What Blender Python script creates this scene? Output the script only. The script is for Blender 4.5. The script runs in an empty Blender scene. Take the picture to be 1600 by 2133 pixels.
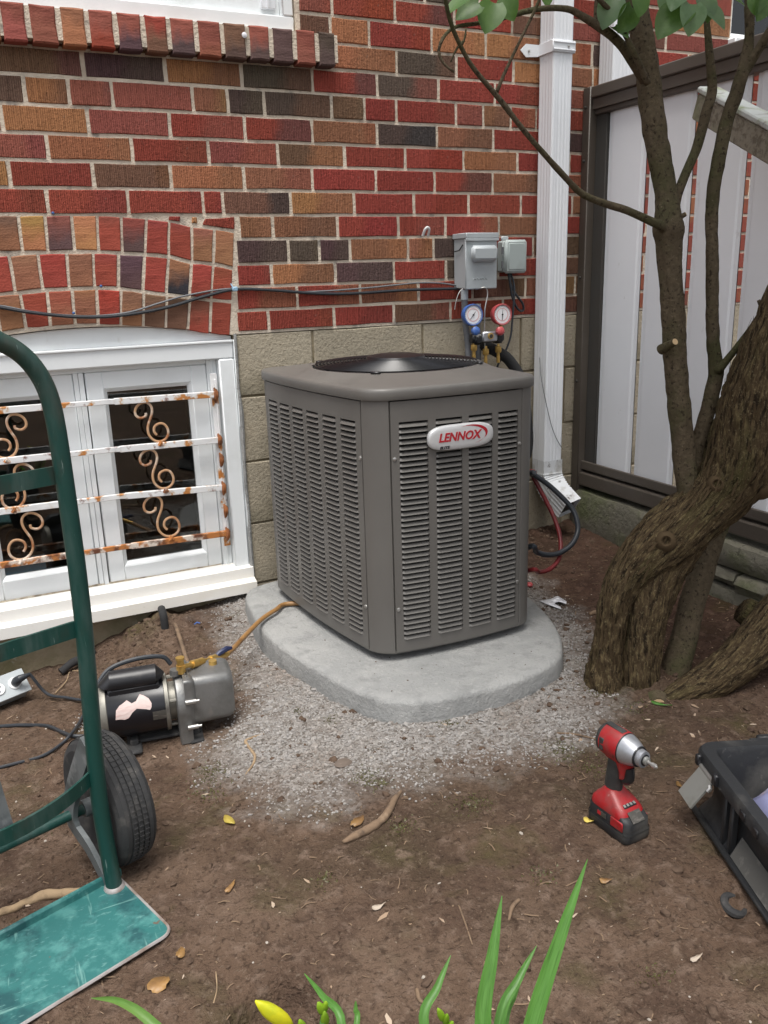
import bpy, math, random
import numpy as np
from mathutils import Vector, Matrix, noise, Euler

C = bpy.context.scene.collection
SC = bpy.context.scene
rnd = random.Random(7)

# ------------------------------------------------------------------ camera, sky, sun, exposure
CAM = Vector((0.0, -2.6083, 1.0393)); YAW, PIT, ROLL, FPX = 0.442602, 0.276905, -0.030816, 1753.05
cd = bpy.data.cameras.new('camera'); cam = bpy.data.objects.new('camera', cd); C.objects.link(cam)
cd.sensor_fit = 'HORIZONTAL'; cd.sensor_width = 36.0; cd.lens = 36.0 * FPX / 1600.0
cd.clip_start = 0.02; cd.clip_end = 500
FW = Vector((math.sin(YAW)*math.cos(PIT), math.cos(YAW)*math.cos(PIT), -math.sin(PIT)))
RT0 = Vector((math.cos(YAW), -math.sin(YAW), 0)); UP0 = RT0.cross(FW)
RT = math.cos(ROLL)*RT0 + math.sin(ROLL)*UP0; UP = -math.sin(ROLL)*RT0 + math.cos(ROLL)*UP0
cam.matrix_world = Matrix(((RT.x, UP.x, -FW.x, CAM.x), (RT.y, UP.y, -FW.y, CAM.y), (RT.z, UP.z, -FW.z, CAM.z), (0, 0, 0, 1)))
SC.camera = cam

SUN_EL, SUN_AZ = math.radians(73), math.radians(212)      # azimuth clockwise from +y
W = bpy.data.worlds.new('World'); SC.world = W; W.use_nodes = True
wn = W.node_tree.nodes; wl = W.node_tree.links; wn.clear()
wo = wn.new('ShaderNodeOutputWorld'); wb = wn.new('ShaderNodeBackground')
sky = wn.new('ShaderNodeTexSky'); sky.sky_type = 'NISHITA'; sky.sun_disc = False
sky.sun_elevation = SUN_EL; sky.sun_rotation = SUN_AZ; sky.dust_density = 4.0; sky.air_density = 1.0; sky.ozone_density = 1.0
hs = wn.new('ShaderNodeHueSaturation'); hs.inputs['Saturation'].default_value = 0.28
wl.new(sky.outputs[0], hs.inputs['Color']); wl.new(hs.outputs[0], wb.inputs[0])
wb.inputs[1].default_value = 0.108; wl.new(wb.outputs[0], wo.inputs[0])
sl = bpy.data.lights.new('sun', 'SUN'); so = bpy.data.objects.new('sun', sl); C.objects.link(so)
sl.energy = 1.5; sl.angle = math.radians(30); sl.color = (1.0, 0.965, 0.91)
sdir = Vector((math.sin(SUN_AZ)*math.cos(SUN_EL), math.cos(SUN_AZ)*math.cos(SUN_EL), math.sin(SUN_EL)))
so.rotation_euler = sdir.to_track_quat('Z', 'Y').to_euler(); so.location = sdir*20
vs = SC.view_settings; vs.view_transform = 'Standard'; vs.look = 'None'; vs.gamma = 1.0; vs.exposure = 1.05
try: vs.use_curve_mapping = False
except Exception: pass
SC.display_settings.display_device = 'sRGB'

# ------------------------------------------------------------------ surveying: a photo pixel seen on a known real plane
def ray(px, py): return (FW + RT*((px-800)/FPX) - UP*((py-1066.5)/FPX))
def onz(px, py, z=0.0): d = ray(px, py); return CAM + d*((z-CAM.z)/d.z)
def ony(px, py, y=0.0): d = ray(px, py); return CAM + d*((y-CAM.y)/d.y)
def onx(px, py, x): d = ray(px, py); return CAM + d*((x-CAM.x)/d.x)
HD = Vector((math.sin(YAW), math.cos(YAW), 0))
def atd(px, py, D): d = ray(px, py); return CAM + d*(D/d.dot(HD))
def onpl(px, py, p, n): d = ray(px, py); return CAM + d*((p-CAM).dot(n)/d.dot(n))
def mpp(D): return D/FPX*1.0          # metres per photo pixel at about that distance

# ------------------------------------------------------------------ materials
def mat(name, col, rough=0.6, metal=0.0, layers=(), bump=(), coat=0.0, spec=0.5, objcol=False, vary=0.0, grain=False, groove=0):
    m = bpy.data.materials.new(name); m.use_nodes = True
    nt = m.node_tree; N = nt.nodes; L = nt.links
    b = N['Principled BSDF']; b.inputs['Roughness'].default_value = rough; b.inputs['Metallic'].default_value = metal
    b.inputs['Specular IOR Level'].default_value = spec; b.inputs['Coat Weight'].default_value = coat
    tc = N.new('ShaderNodeTexCoord')
    if grain: ga_ = N.new('ShaderNodeAttribute'); ga_.attribute_name = 'grain'
    def noise_fac(scale, stretch, detail=5, rot=None, rg=0.6):
        mp = N.new('ShaderNodeMapping'); mp.inputs['Scale'].default_value = stretch
        if rot: mp.inputs['Rotation'].default_value = rot
        L.new(ga_.outputs['Vector'] if grain else tc.outputs['Object'], mp.inputs[0])
        n = N.new('ShaderNodeTexNoise'); n.inputs['Scale'].default_value = scale; n.inputs['Detail'].default_value = detail
        n.inputs['Roughness'].default_value = rg
        L.new(mp.outputs[0], n.inputs['Vector']); return n
    if objcol:
        at = N.new('ShaderNodeObjectInfo'); cur = at.outputs['Color']
        a2 = N.new('ShaderNodeAttribute'); a2.attribute_type = 'OBJECT'; a2.attribute_name = 'tone'
        am = N.new('ShaderNodeAttribute'); am.attribute_type = 'OBJECT'; am.attribute_name = 'split'
        sx = N.new('ShaderNodeSeparateXYZ'); L.new(tc.outputs['Object'], sx.inputs[0])
        sm = N.new('ShaderNodeSeparateXYZ'); L.new(am.outputs['Vector'], sm.inputs[0])
        dv = N.new('ShaderNodeMath'); dv.operation = 'SUBTRACT'
        mz = N.new('ShaderNodeMix'); mz.data_type = 'FLOAT'     # x or z axis split
        L.new(sm.outputs[1], mz.inputs[0]); L.new(sx.outputs[0], mz.inputs[2]); L.new(sx.outputs[2], mz.inputs[3])
        L.new(mz.outputs[0], dv.inputs[0]); L.new(sm.outputs[0], dv.inputs[1])
        nn = noise_fac(22, (1, 1, 0.5), 4)
        ad = N.new('ShaderNodeMath'); ad.operation = 'MULTIPLY_ADD'; L.new(nn.outputs[0], ad.inputs[0]); ad.inputs[1].default_value = 0.09
        L.new(dv.outputs[0], ad.inputs[2])
        mr = N.new('ShaderNodeMapRange'); mr.inputs[1].default_value = 0.025; mr.inputs[2].default_value = 0.065
        L.new(ad.outputs[0], mr.inputs[0])
        mx = N.new('ShaderNodeMix'); mx.data_type = 'RGBA'; L.new(mr.outputs[0], mx.inputs[0]); L.new(cur, mx.inputs[6]); L.new(a2.outputs['Color'], mx.inputs[7])
        cur = mx.outputs[2]
    else:
        rgb = N.new('ShaderNodeRGB'); rgb.outputs[0].default_value = (*col, 1); cur = rgb.outputs[0]
    if vary:
        oi = N.new('ShaderNodeObjectInfo'); hv = N.new('ShaderNodeHueSaturation')
        mr = N.new('ShaderNodeMapRange'); mr.inputs[3].default_value = 1-vary; mr.inputs[4].default_value = 1+vary
        L.new(oi.outputs['Random'], mr.inputs[0]); L.new(mr.outputs[0], hv.inputs['Value']); L.new(cur, hv.inputs['Color']); cur = hv.outputs[0]
    for ly in layers:      # (colour, scale, lo, hi, stretch, amount, mode)
        lc, scale, lo, hi = ly[:4]; st = ly[4] if len(ly) > 4 else (1, 1, 1); amt = ly[5] if len(ly) > 5 else 1.0
        mode = ly[6] if len(ly) > 6 else 'MIX'
        n = noise_fac(scale, st)
        mr = N.new('ShaderNodeMapRange'); mr.inputs[1].default_value = lo; mr.inputs[2].default_value = hi; mr.inputs[4].default_value = amt
        L.new(n.outputs[0], mr.inputs[0])
        mx = N.new('ShaderNodeMix'); mx.data_type = 'RGBA'; mx.blend_type = mode
        L.new(mr.outputs[0], mx.inputs[0]); L.new(cur, mx.inputs[6]); mx.inputs[7].default_value = (*lc, 1); cur = mx.outputs[2]
    prev = None
    if groove:             # scored vertical lines of a rug-faced brick
        wv = N.new('ShaderNodeTexWave'); wv.wave_type = 'BANDS'; wv.bands_direction = 'X'; wv.inputs['Scale'].default_value = groove
        wv.inputs['Distortion'].default_value = 3.2; wv.inputs['Detail'].default_value = 3; wv.inputs['Detail Scale'].default_value = 1.3
        mp = N.new('ShaderNodeMapping'); mp.inputs['Scale'].default_value = (1, 1, 0.12); L.new(tc.outputs['Object'], mp.inputs[0]); L.new(mp.outputs[0], wv.inputs['Vector'])
        mr = N.new('ShaderNodeMapRange'); mr.inputs[1].default_value = 0.0; mr.inputs[2].default_value = 0.55; mr.inputs[3].default_value = 0.42; mr.inputs[4].default_value = 0.0; L.new(wv.outputs['Fac'], mr.inputs[0])
        mx = N.new('ShaderNodeMix'); mx.data_type = 'RGBA'; mx.blend_type = 'MULTIPLY'; L.new(mr.outputs[0], mx.inputs[0]); L.new(cur, mx.inputs[6]); mx.inputs[7].default_value = (0.40, 0.33, 0.30, 1); cur = mx.outputs[2]
        bn = N.new('ShaderNodeBump'); bn.inputs['Strength'].default_value = 0.8; bn.inputs['Distance'].default_value = 0.003; L.new(wv.outputs['Fac'], bn.inputs['Height']); prev = bn.outputs[0]
    L.new(cur, b.inputs['Base Color'])
    for bp in bump:        # (scale, strength, distance, stretch)
        st = bp[3] if len(bp) > 3 else (1, 1, 1)
        n = noise_fac(bp[0], st, 4)
        bn = N.new('ShaderNodeBump'); bn.inputs['Strength'].default_value = bp[1]; bn.inputs['Distance'].default_value = bp[2]
        L.new(n.outputs[0], bn.inputs['Height'])
        if prev: L.new(prev, bn.inputs['Normal'])
        prev = bn.outputs[0]
    if prev: L.new(prev, b.inputs['Normal'])
    return m

M = {}
M['brick'] = mat('brick_rug_face', (0, 0, 0), 0.9, objcol=True, spec=0.2,
    layers=[((0.42, 0.38, 0.36), 120, 0.52, 0.66, (1, 1, 0.06), 0.35, 'MULTIPLY'), ((1.4, 1.4, 1.4), 90, 0.52, 0.68, (1, 1, 0.06), 0.5, 'MULTIPLY'), ((0.32, 0.28, 0.26), 210, 0.60, 0.68, (1, 1, .7), 0.7, 'MULTIPLY'),
            ((0.6, 0.55, 0.52), 12, 0.52, 0.75, (1, 1, 1), 0.5, 'MULTIPLY'), ((0.42, 0.36, 0.30), 34, 0.66, 0.8, (1, 1, 1), 0.28)],
    bump=[(110, 0.7, 0.005), (320, 0.5, 0.002)], groove=57)
M['brick_plain'] = mat('brick_plain_face', (0, 0, 0), 0.9, objcol=True, spec=0.2,
    layers=[((0.55, 0.5, 0.48), 30, 0.45, 0.7, (0.35, 1, 1.6), 0.6, 'MULTIPLY'), ((0.35, 0.33, 0.32), 130, 0.6, 0.72, (1, 1, 1), 0.6, 'MULTIPLY'),
            ((0.42, 0.36, 0.30), 28, 0.68, 0.82, (1, 1, 1), 0.22)],
    bump=[(60, 0.5, 0.004, (0.4, 1, 1.5)), (190, 0.5, 0.003)])
M['mortar'] = mat('mortar', (0.64, 0.555, 0.45), 0.95, spec=0.15, layers=[((0.48, 0.405, 0.32), 7, 0.50, 0.68), ((0.72, 0.635, 0.53), 35, 0.5, 0.75), ((0.30, 0.27, 0.235), 19, 0.56, 0.70), ((0.20, 0.165, 0.13), 3.2, 0.55, 0.72, (1, 1, 1.5), 0.75)],
    bump=[(120, 0.8, 0.004), (30, 0.5, 0.006)])
M['block'] = mat('foundation_block', (0.375, 0.33, 0.252), 0.95, spec=0.15, vary=0.10, layers=[((0.43, 0.37, 0.275), 6, 0.45, 0.7), ((0.24, 0.20, 0.135), 4, 0.55, 0.75), ((0.16, 0.13, 0.09), 150, 0.57, 0.68, (1, 1, 1), 0.75), ((0.19, 0.175, 0.13), 2.2, 0.5, 0.62, (1, 1, 1), 0.6)],
    bump=[(90, 0.8, 0.005), (240, 0.6, 0.003)])
M['parge'] = mat('parged_concrete', (0.26, 0.215, 0.145), 0.95, spec=0.15, layers=[((0.30, 0.25, 0.17), 9, 0.45, 0.7), ((0.13, 0.12, 0.06), 5, 0.5, 0.68, (1, 1, 1), 0.8), ((0.42, 0.40, 0.34), 16, 0.66, 0.74, (1, 1, 1), 0.5)],
    bump=[(60, 0.7, 0.006), (220, 0.4, 0.002)])
M['vinyl'] = mat('white_vinyl', (0.80, 0.83, 0.84), 0.42, layers=[((0.60, 0.62, 0.60), 6, 0.5, 0.8, (1, 1, 1), 0.5), ((0.45, 0.42, 0.35), 26, 0.70, 0.82, (1, 1, 0.4), 0.4)], bump=[(8, 0.08, 0.01)])
M['sill'] = mat('dirty_cream_sill', (0.74, 0.725, 0.69), 0.5, layers=[((0.68, 0.62, 0.50), 7, 0.5, 0.75, (0.4, 1, 1), 0.6), ((0.42, 0.36, 0.26), 30, 0.64, 0.8, (0.5, 1, 1), 0.6)], bump=[(14, 0.1, 0.01)])
M['dirtline'] = mat('grime_bead', (0.40, 0.34, 0.25), 0.9, layers=[((0.16, 0.13, 0.09), 40, 0.45, 0.65), ((0.6, 0.57, 0.5), 25, 0.55, 0.7)])
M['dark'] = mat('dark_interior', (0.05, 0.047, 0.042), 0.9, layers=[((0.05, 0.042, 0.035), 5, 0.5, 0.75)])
M['rust'] = mat('rusty_white_paint', (0.76, 0.76, 0.76), 0.5, layers=[((0.62, 0.50, 0.36), 17, 0.52, 0.60), ((0.50, 0.20, 0.05), 17, 0.555, 0.60), ((0.17, 0.055, 0.025), 26, 0.58, 0.68)], bump=[(40, 0.5, 0.003)])
M['rust_heavy'] = mat('heavily_rusted_paint', (0.68, 0.60, 0.52), 0.7, layers=[((0.45, 0.17, 0.045), 20, 0.44, 0.52), ((0.13, 0.045, 0.02), 30, 0.47, 0.6)], bump=[(45, 0.7, 0.003)])
M['rust_brown'] = mat('bare_rust', (0.27, 0.095, 0.03), 0.85, layers=[((0.10, 0.035, 0.015), 45, 0.5, 0.64), ((0.48, 0.22, 0.07), 60, 0.58, 0.7)], bump=[(70, 0.8, 0.004)])
M['dust'] = mat('dust_coated_plastic', (0.095, 0.092, 0.085), 0.9, layers=[((0.035, 0.035, 0.036), 9, 0.48, 0.64), ((0.19, 0.18, 0.165), 30, 0.56, 0.7)], bump=[(120, 0.3, 0.002)])
M['scroll'] = mat('scroll_paint', (0.52, 0.31, 0.17), 0.6, layers=[((0.74, 0.66, 0.56), 14, 0.5, 0.66), ((0.33, 0.13, 0.05), 16, 0.50, 0.64)])
M['green'] = mat('dark_green_paint', (0.005, 0.046, 0.037), 0.46, layers=[((0.075, 0.058, 0.043), 5, 0.53, 0.66, (1, 1, 0.5), 0.75), ((0.055, 0.095, 0.085), 9, 0.50, 0.72, (3, 3, 0.6), 0.8), ((0.035, 0.028, 0.020), 13, 0.56, 0.70, (1, 1, 0.35), 0.8), ((0.20, 0.26, 0.24), 60, 0.67, 0.72, (2.2, 2.2, 0.25), 0.8)], bump=[(60, 0.15, 0.002)])
M['teal'] = mat('scratched_teal_plate', (0.026, 0.135, 0.130), 0.5, layers=[((0.075, 0.235, 0.22), 26, 0.46, 0.60, (1, 1, 1), 0.8), ((0.010, 0.060, 0.068), 14, 0.48, 0.62, (1, 1, 1), 0.85), ((0.15, 0.31, 0.29), 120, 0.60, 0.70, (0.5, 1.2, 1), 0.6), ((0.17, 0.34, 0.31), 55, 0.64, 0.70, (0.08, 1.3, 1), 0.7), ((0.17, 0.34, 0.31), 48, 0.65, 0.70, (1.2, 0.10, 1), 0.6), ((0.13, 0.075, 0.05), 22, 0.68, 0.72, (1, 1, 1), 0.9), ((0.01, 0.07, 0.075), 9, 0.55, 0.75, (1, 1, 1), 0.6)], bump=[(70, 0.2, 0.002)])
M['worn'] = mat('worn_grey_steel', (0.16, 0.175, 0.18), 0.5, 0.3, layers=[((0.05, 0.06, 0.06), 12, 0.48, 0.68), ((0.30, 0.31, 0.31), 22, 0.55, 0.72), ((0.02, 0.07, 0.06), 8, 0.56, 0.7)])
M['edge'] = mat('bare_steel_edge', (0.42, 0.39, 0.38), 0.5, 0.4, layers=[((0.25, 0.17, 0.13), 20, 0.5, 0.7)])
M['rubber'] = mat('tyre_rubber', (0.030, 0.030, 0.031), 0.85, layers=[((0.075, 0.07, 0.065), 40, 0.5, 0.75), ((0.4, 0.38, 0.35), 150, 0.72, 0.76)], bump=[(120, 0.3, 0.002)])
M['taupe'] = mat('taupe_cabinet_paint', (0.128, 0.120, 0.110), 0.42, layers=[((0.148, 0.140, 0.128), 4, 0.42, 0.66, (1, 1, .5), 0.7), ((0.108, 0.101, 0.092), 9, 0.54, 0.7, (1, 1, .3), 0.6), ((0.17, 0.158, 0.142), 60, 0.68, 0.78, (1, 1, 1), 0.3)], bump=[(400, 0.05, 0.001), (7, 0.10, 0.01)])
M['coil'] = mat('dark_coil', (0.012, 0.012, 0.013), 0.7, 0.2, bump=[(900, 0.5, 0.002, (1, 1, 0.02))])
M['black'] = mat('black_plastic', (0.014, 0.014, 0.016), 0.38, layers=[((0.05, 0.048, 0.045), 30, 0.58, 0.75, (1, 1, 1), 0.6)], bump=[(80, 0.1, 0.002)])
M['black_dusty'] = mat('dusty_black_plastic', (0.018, 0.019, 0.021), 0.55, layers=[((0.105, 0.10, 0.09), 8, 0.49, 0.70, (1, 1, 1), 0.8), ((0.14, 0.13, 0.12), 70, 0.66, 0.76, (1, 1, 1), 0.6)], bump=[(150, 0.25, 0.002)])
M['blackwire'] = mat('black_wire_coating', (0.012, 0.012, 0.014), 0.32)
M['blackpaint'] = mat('black_enamel', (0.010, 0.010, 0.013), 0.28, layers=[((0.05, 0.05, 0.05), 25, 0.6, 0.75, (1, 1, 1), 0.5)])
M['silver'] = mat('silver_badge', (0.62, 0.62, 0.62), 0.35, 0.25)
M['redprint'] = mat('red_print', (0.42, 0.012, 0.022), 0.4)
M['blackprint'] = mat('black_print', (0.02, 0.02, 0.022), 0.5)
M['screw'] = mat('screw_metal', (0.45, 0.44, 0.42), 0.35, 0.8)
M['concrete'] = mat('pale_concrete', (0.275, 0.278, 0.272), 0.9, spec=0.2, layers=[((0.325, 0.325, 0.315), 6, 0.44, 0.6), ((0.22, 0.222, 0.217), 17, 0.52, 0.66, (1, 1, 1), 0.7), ((0.36, 0.355, 0.34), 70, 0.58, 0.68, (1, 1, 1), 0.6), ((0.17, 0.165, 0.15), 120, 0.68, 0.74, (1, 1, 1), 0.5)], bump=[(140, 0.8, 0.004), (25, 0.6, 0.010), (420, 0.5, 0.002)])
M['hose_tan'] = mat('tan_hose', (0.29, 0.155, 0.055), 0.45, layers=[((0.17, 0.075, 0.02), 20, 0.5, 0.7)])
M['hose_red'] = mat('red_hose', (0.16, 0.016, 0.018), 0.4, layers=[((0.07, 0.01, 0.01), 20, 0.5, 0.7)])
M['hose_black'] = mat('black_hose', (0.022, 0.026, 0.032), 0.42)
M['foam'] = mat('pipe_foam', (0.02, 0.02, 0.021), 0.9, bump=[(150, 0.4, 0.003)])
M['brass'] = mat('brass', (0.62, 0.40, 0.12), 0.35, 0.7, layers=[((0.34, 0.2, 0.05), 30, 0.55, 0.75)])
M['cast'] = mat('cast_aluminium', (0.24, 0.24, 0.236), 0.44, 0.6, layers=[((0.16, 0.16, 0.153), 14, 0.45, 0.7), ((0.30, 0.285, 0.26), 40, 0.62, 0.75, (1, 1, 1), 0.6)], bump=[(160, 0.25, 0.002)])
M['dull'] = mat('dull_motor_end', (0.24, 0.23, 0.20), 0.5, 0.5, layers=[((0.12, 0.11, 0.1), 20, 0.5, 0.7)])
M['sticker'] = mat('torn_sticker', (0.62, 0.50, 0.47), 0.8, layers=[((0.55, 0.36, 0.34), 90, 0.5, 0.65, (0.2, 0.2, 2.5), 0.8)])
M['plate'] = mat('name_plate', (0.10, 0.095, 0.085), 0.4, 0.5, layers=[((0.22, 0.2, 0.18), 120, 0.5, 0.65, (0.4, 0.4, 2), 0.8)])
M['pvcgrey'] = mat('grey_box_enamel', (0.42, 0.455, 0.47), 0.42, layers=[((0.36, 0.39, 0.40), 12, 0.5, 0.75), ((0.25, 0.25, 0.24), 60, 0.7, 0.78, (1, 1, 1), 0.4)])
M['pvcgreen'] = mat('grey_green_plastic', (0.37, 0.42, 0.41), 0.5, layers=[((0.30, 0.33, 0.32), 16, 0.5, 0.75)])
M['conduit'] = mat('grey_conduit', (0.14, 0.145, 0.155), 0.6)
M['blue'] = mat('blue_rubber', (0.05, 0.12, 0.36), 0.4)
M['navy'] = mat('navy_lever', (0.012, 0.018, 0.06), 0.4)
M['red'] = mat('red_rubber', (0.46, 0.075, 0.08), 0.4)
M['dial'] = mat('gauge_dial', (0.78, 0.78, 0.80), 0.3)
M['dialpink'] = mat('dial_ring_print', (0.66, 0.42, 0.42), 0.4)
M['alum'] = mat('white_aluminium', (0.78, 0.80, 0.83), 0.38, layers=[((0.66, 0.69, 0.72), 2, 0.45, 0.7, (1, 1, 0.4), 0.6), ((0.4, 0.39, 0.36), 30, 0.70, 0.8, (1, 1, 0.5), 0.4)])
M['alum_dirty'] = mat('dirty_white_aluminium', (0.64, 0.66, 0.68), 0.45, layers=[((0.30, 0.28, 0.24), 14, 0.52, 0.72), ((0.08, 0.07, 0.06), 40, 0.62, 0.72)])
M['fence_brown'] = mat('brown_fence_metal', (0.088, 0.073, 0.060), 0.45, layers=[((0.115, 0.10, 0.085), 3, 0.45, 0.7), ((0.16, 0.14, 0.115), 26, 0.64, 0.78, (1, 1, 1), 0.5)])
M['fence_panel'] = mat('grey_fence_panel', (0.79, 0.80, 0.83), 0.45, layers=[((0.73, 0.745, 0.775), 1.6, 0.4, 0.7), ((0.22, 0.19, 0.15), 30, 0.70, 0.80, (1, 1, 0.6), 0.5)])
M['oldwood'] = mat('weathered_wood', (0.27, 0.24, 0.185), 0.85, layers=[((0.155, 0.13, 0.095), 60, 0.46, 0.6, (0.08, 1, 1)), ((0.20, 0.21, 0.12), 9, 0.52, 0.7, (1, 1, 1), 0.8)], bump=[(70, 0.8, 0.006, (0.06, 1, 1))])
M['oldpaint'] = mat('mossy_flaking_paint', (0.50, 0.52, 0.50), 0.8, layers=[((0.24, 0.27, 0.15), 12, 0.48, 0.66), ((0.17, 0.15, 0.11), 40, 0.56, 0.7, (0.2, 1, 1))], bump=[(60, 0.5, 0.004)])
M['mossstone'] = mat('mossy_stone', (0.155, 0.145, 0.115), 0.95, spec=0.15, vary=0.15, layers=[((0.19, 0.175, 0.14), 10, 0.45, 0.7), ((0.085, 0.095, 0.045), 5, 0.47, 0.62, (1, 1, 1), 0.85), ((0.06, 0.055, 0.045), 60, 0.58, 0.72)], bump=[(50, 0.8, 0.008), (170, 0.5, 0.003)])
M['bark'] = mat('stringy_bark', (0.072, 0.050, 0.028), 0.95, spec=0.12, grain=True, layers=[((0.15, 0.112, 0.058), 170, 0.50, 0.64), ((0.075, 0.072, 0.028), 11, 0.50, 0.66, (1, 1, 1), 0.65), ((0.016, 0.011, 0.007), 120, 0.50, 0.62, (1, 1, 0.8), 0.9), ((0.19, 0.155, 0.09), 230, 0.57, 0.68, (1, 1, 3.5), 0.8)], bump=[(130, 0.8, 0.008), (300, 0.8, 0.005)])
M['stem'] = mat('smooth_bark', (0.090, 0.070, 0.046), 0.9, spec=0.12, layers=[((0.115, 0.09, 0.058), 70, 0.5, 0.64), ((0.058, 0.060, 0.026), 7, 0.47, 0.64, (1, 1, 1), 0.8), ((0.032, 0.024, 0.016), 110, 0.55, 0.66), ((0.16, 0.13, 0.09), 190, 0.64, 0.70)], bump=[(130, 0.8, 0.004), (40, 0.5, 0.006)])
M['cutwood'] = mat('cut_wood', (0.48, 0.34, 0.19), 0.8)
M['twigwood'] = mat('bare_stick', (0.33, 0.235, 0.14), 0.9, layers=[((0.20, 0.14, 0.085), 30, 0.48, 0.66)], bump=[(90, 0.5, 0.003)])
M['darkstick'] = mat('brown_root', (0.18, 0.12, 0.075), 0.9, layers=[((0.09, 0.06, 0.04), 40, 0.5, 0.68), ((0.28, 0.2, 0.13), 25, 0.58, 0.7)], bump=[(90, 0.5, 0.003)])
def leafmat(name, col, c2, tr=0.35, grain=False):
    m = mat(name, col, 0.45, layers=[(c2, 30, 0.45, 0.7)] if not grain else [(c2, 220, 0.48, 0.60), (tuple(v*.55 for v in col), 330, 0.52, 0.64), ((0.20, 0.30, 0.07), 5, 0.56, 0.7, (.2, 1, 1), .6)], vary=0.28, grain=grain)
    nt = m.node_tree; b = nt.nodes['Principled BSDF']; out = nt.nodes['Material Output']
    t = nt.nodes.new('ShaderNodeBsdfTranslucent'); t.inputs[0].default_value = (col[0]*1.6, col[1]*1.7, col[2], 1)
    mx = nt.nodes.new('ShaderNodeMixShader'); mx.inputs[0].default_value = tr
    nt.links.new(b.outputs[0], mx.inputs[1]); nt.links.new(t.outputs[0], mx.inputs[2]); nt.links.new(mx.outputs[0], out.inputs[0]); return m
M['leaf'] = leafmat('lilac_leaf', (0.072, 0.150, 0.028), (0.115, 0.21, 0.05))
M['leaf_pale'] = leafmat('pale_lilac_leaf', (0.13, 0.21, 0.10), (0.075, 0.15, 0.055))
M['blade'] = leafmat('lily_blade', (0.080, 0.215, 0.035), (0.115, 0.275, 0.055), 0.3, True)
M['bud'] = leafmat('yellow_bud', (0.62, 0.58, 0.02), (0.42, 0.50, 0.03), 0.3)
M['budgreen'] = leafmat('green_bud', (0.30, 0.46, 0.03), (0.20, 0.36, 0.03), 0.3)
M['yleaf'] = leafmat('fallen_yellow_leaf', (0.62, 0.48, 0.10), (0.5, 0.36, 0.08), 0.15)
M['bleaf'] = leafmat('fallen_brown_leaf', (0.30, 0.17, 0.06), (0.2, 0.11, 0.05), 0.1)
M['paper'] = mat('white_paper', (0.74, 0.74, 0.78), 0.8, layers=[((0.45, 0.45, 0.50), 45, 0.60, 0.64, (0.5, 1.6, 1), 0.6)])
M['toolred'] = mat('red_tool_plastic', (0.33, 0.010, 0.014), 0.42, layers=[((0.22, 0.050, 0.045), 28, 0.46, 0.66, (1, 1, 1), 0.8), ((0.07, 0.02, 0.018), 45, 0.60, 0.70, (1, 1, 1), 0.6), ((0.5, 0.3, 0.27), 120, 0.68, 0.75, (1, 1, 1), 0.6)])
M['grip'] = mat('dark_grip_rubber', (0.030, 0.031, 0.030), 0.65, layers=[((0.055, 0.055, 0.05), 40, 0.5, 0.7)], bump=[(160, 0.2, 0.002)])
M['nose'] = mat('satin_aluminium', (0.46, 0.47, 0.50), 0.36, 0.7, layers=[((0.36, 0.37, 0.39), 25, 0.5, 0.7)])
M['steel'] = mat('scuffed_steel', (0.36, 0.36, 0.34), 0.42, 0.6, layers=[((0.24, 0.24, 0.20), 12, 0.48, 0.7), ((0.5, 0.48, 0.44), 60, 0.62, 0.72, (1, 1, 1), 0.5)])
M['bag'] = mat('blue_plastic_bag', (0.27, 0.28, 0.46), 0.2, layers=[((0.58, 0.40, 0.36), 9, 0.50, 0.58), ((0.45, 0.45, 0.62), 14, 0.55, 0.65)])
M['gravel'] = mat('crushed_stone', (0.295, 0.28, 0.265), 0.95, spec=0.2, layers=[((0.40, 0.38, 0.36), 60, 0.53, 0.64), ((0.18, 0.155, 0.135), 33, 0.52, 0.64), ((0.22, 0.18, 0.15), 6, 0.5, 0.65, (1, 1, 1), .7)], bump=[(200, 0.4, 0.002)])
M['clod'] = mat('soil_clod', (0.105, 0.072, 0.052), 0.95, spec=0.1, layers=[((0.07, 0.047, 0.035), 40, 0.45, 0.65)], bump=[(120, 0.5, 0.004)])
M['chips'] = mat('wood_chips', (0.30, 0.21, 0.14), 0.9, layers=[((0.42, 0.33, 0.25), 5, 0.48, 0.56), ((0.14, 0.09, 0.06), 7, 0.54, 0.62)])
M['whitebit'] = mat('pale_grit', (0.36, 0.32, 0.275), 0.9)
M['flake'] = mat('pale_wood_flake', (0.42, 0.35, 0.28), 0.85, layers=[((0.28, 0.21, 0.15), 60, 0.5, 0.65)])
M['moss'] = leafmat('dull_moss', (0.085, 0.080, 0.025), (0.06, 0.06, 0.02), 0.15)
M['cobble'] = mat('brown_cobble', (0.13, 0.10, 0.08), 0.8, layers=[((0.19, 0.15, 0.12), 30, 0.5, 0.7)])
M['bluelabel'] = mat('pale_blue_label', (0.26, 0.42, 0.55), 0.5)
M['blueprint'] = mat('dark_blue_print', (0.05, 0.12, 0.30), 0.5)
M['receptacle'] = mat('white_receptacle', (0.70, 0.71, 0.71), 0.4)
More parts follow.
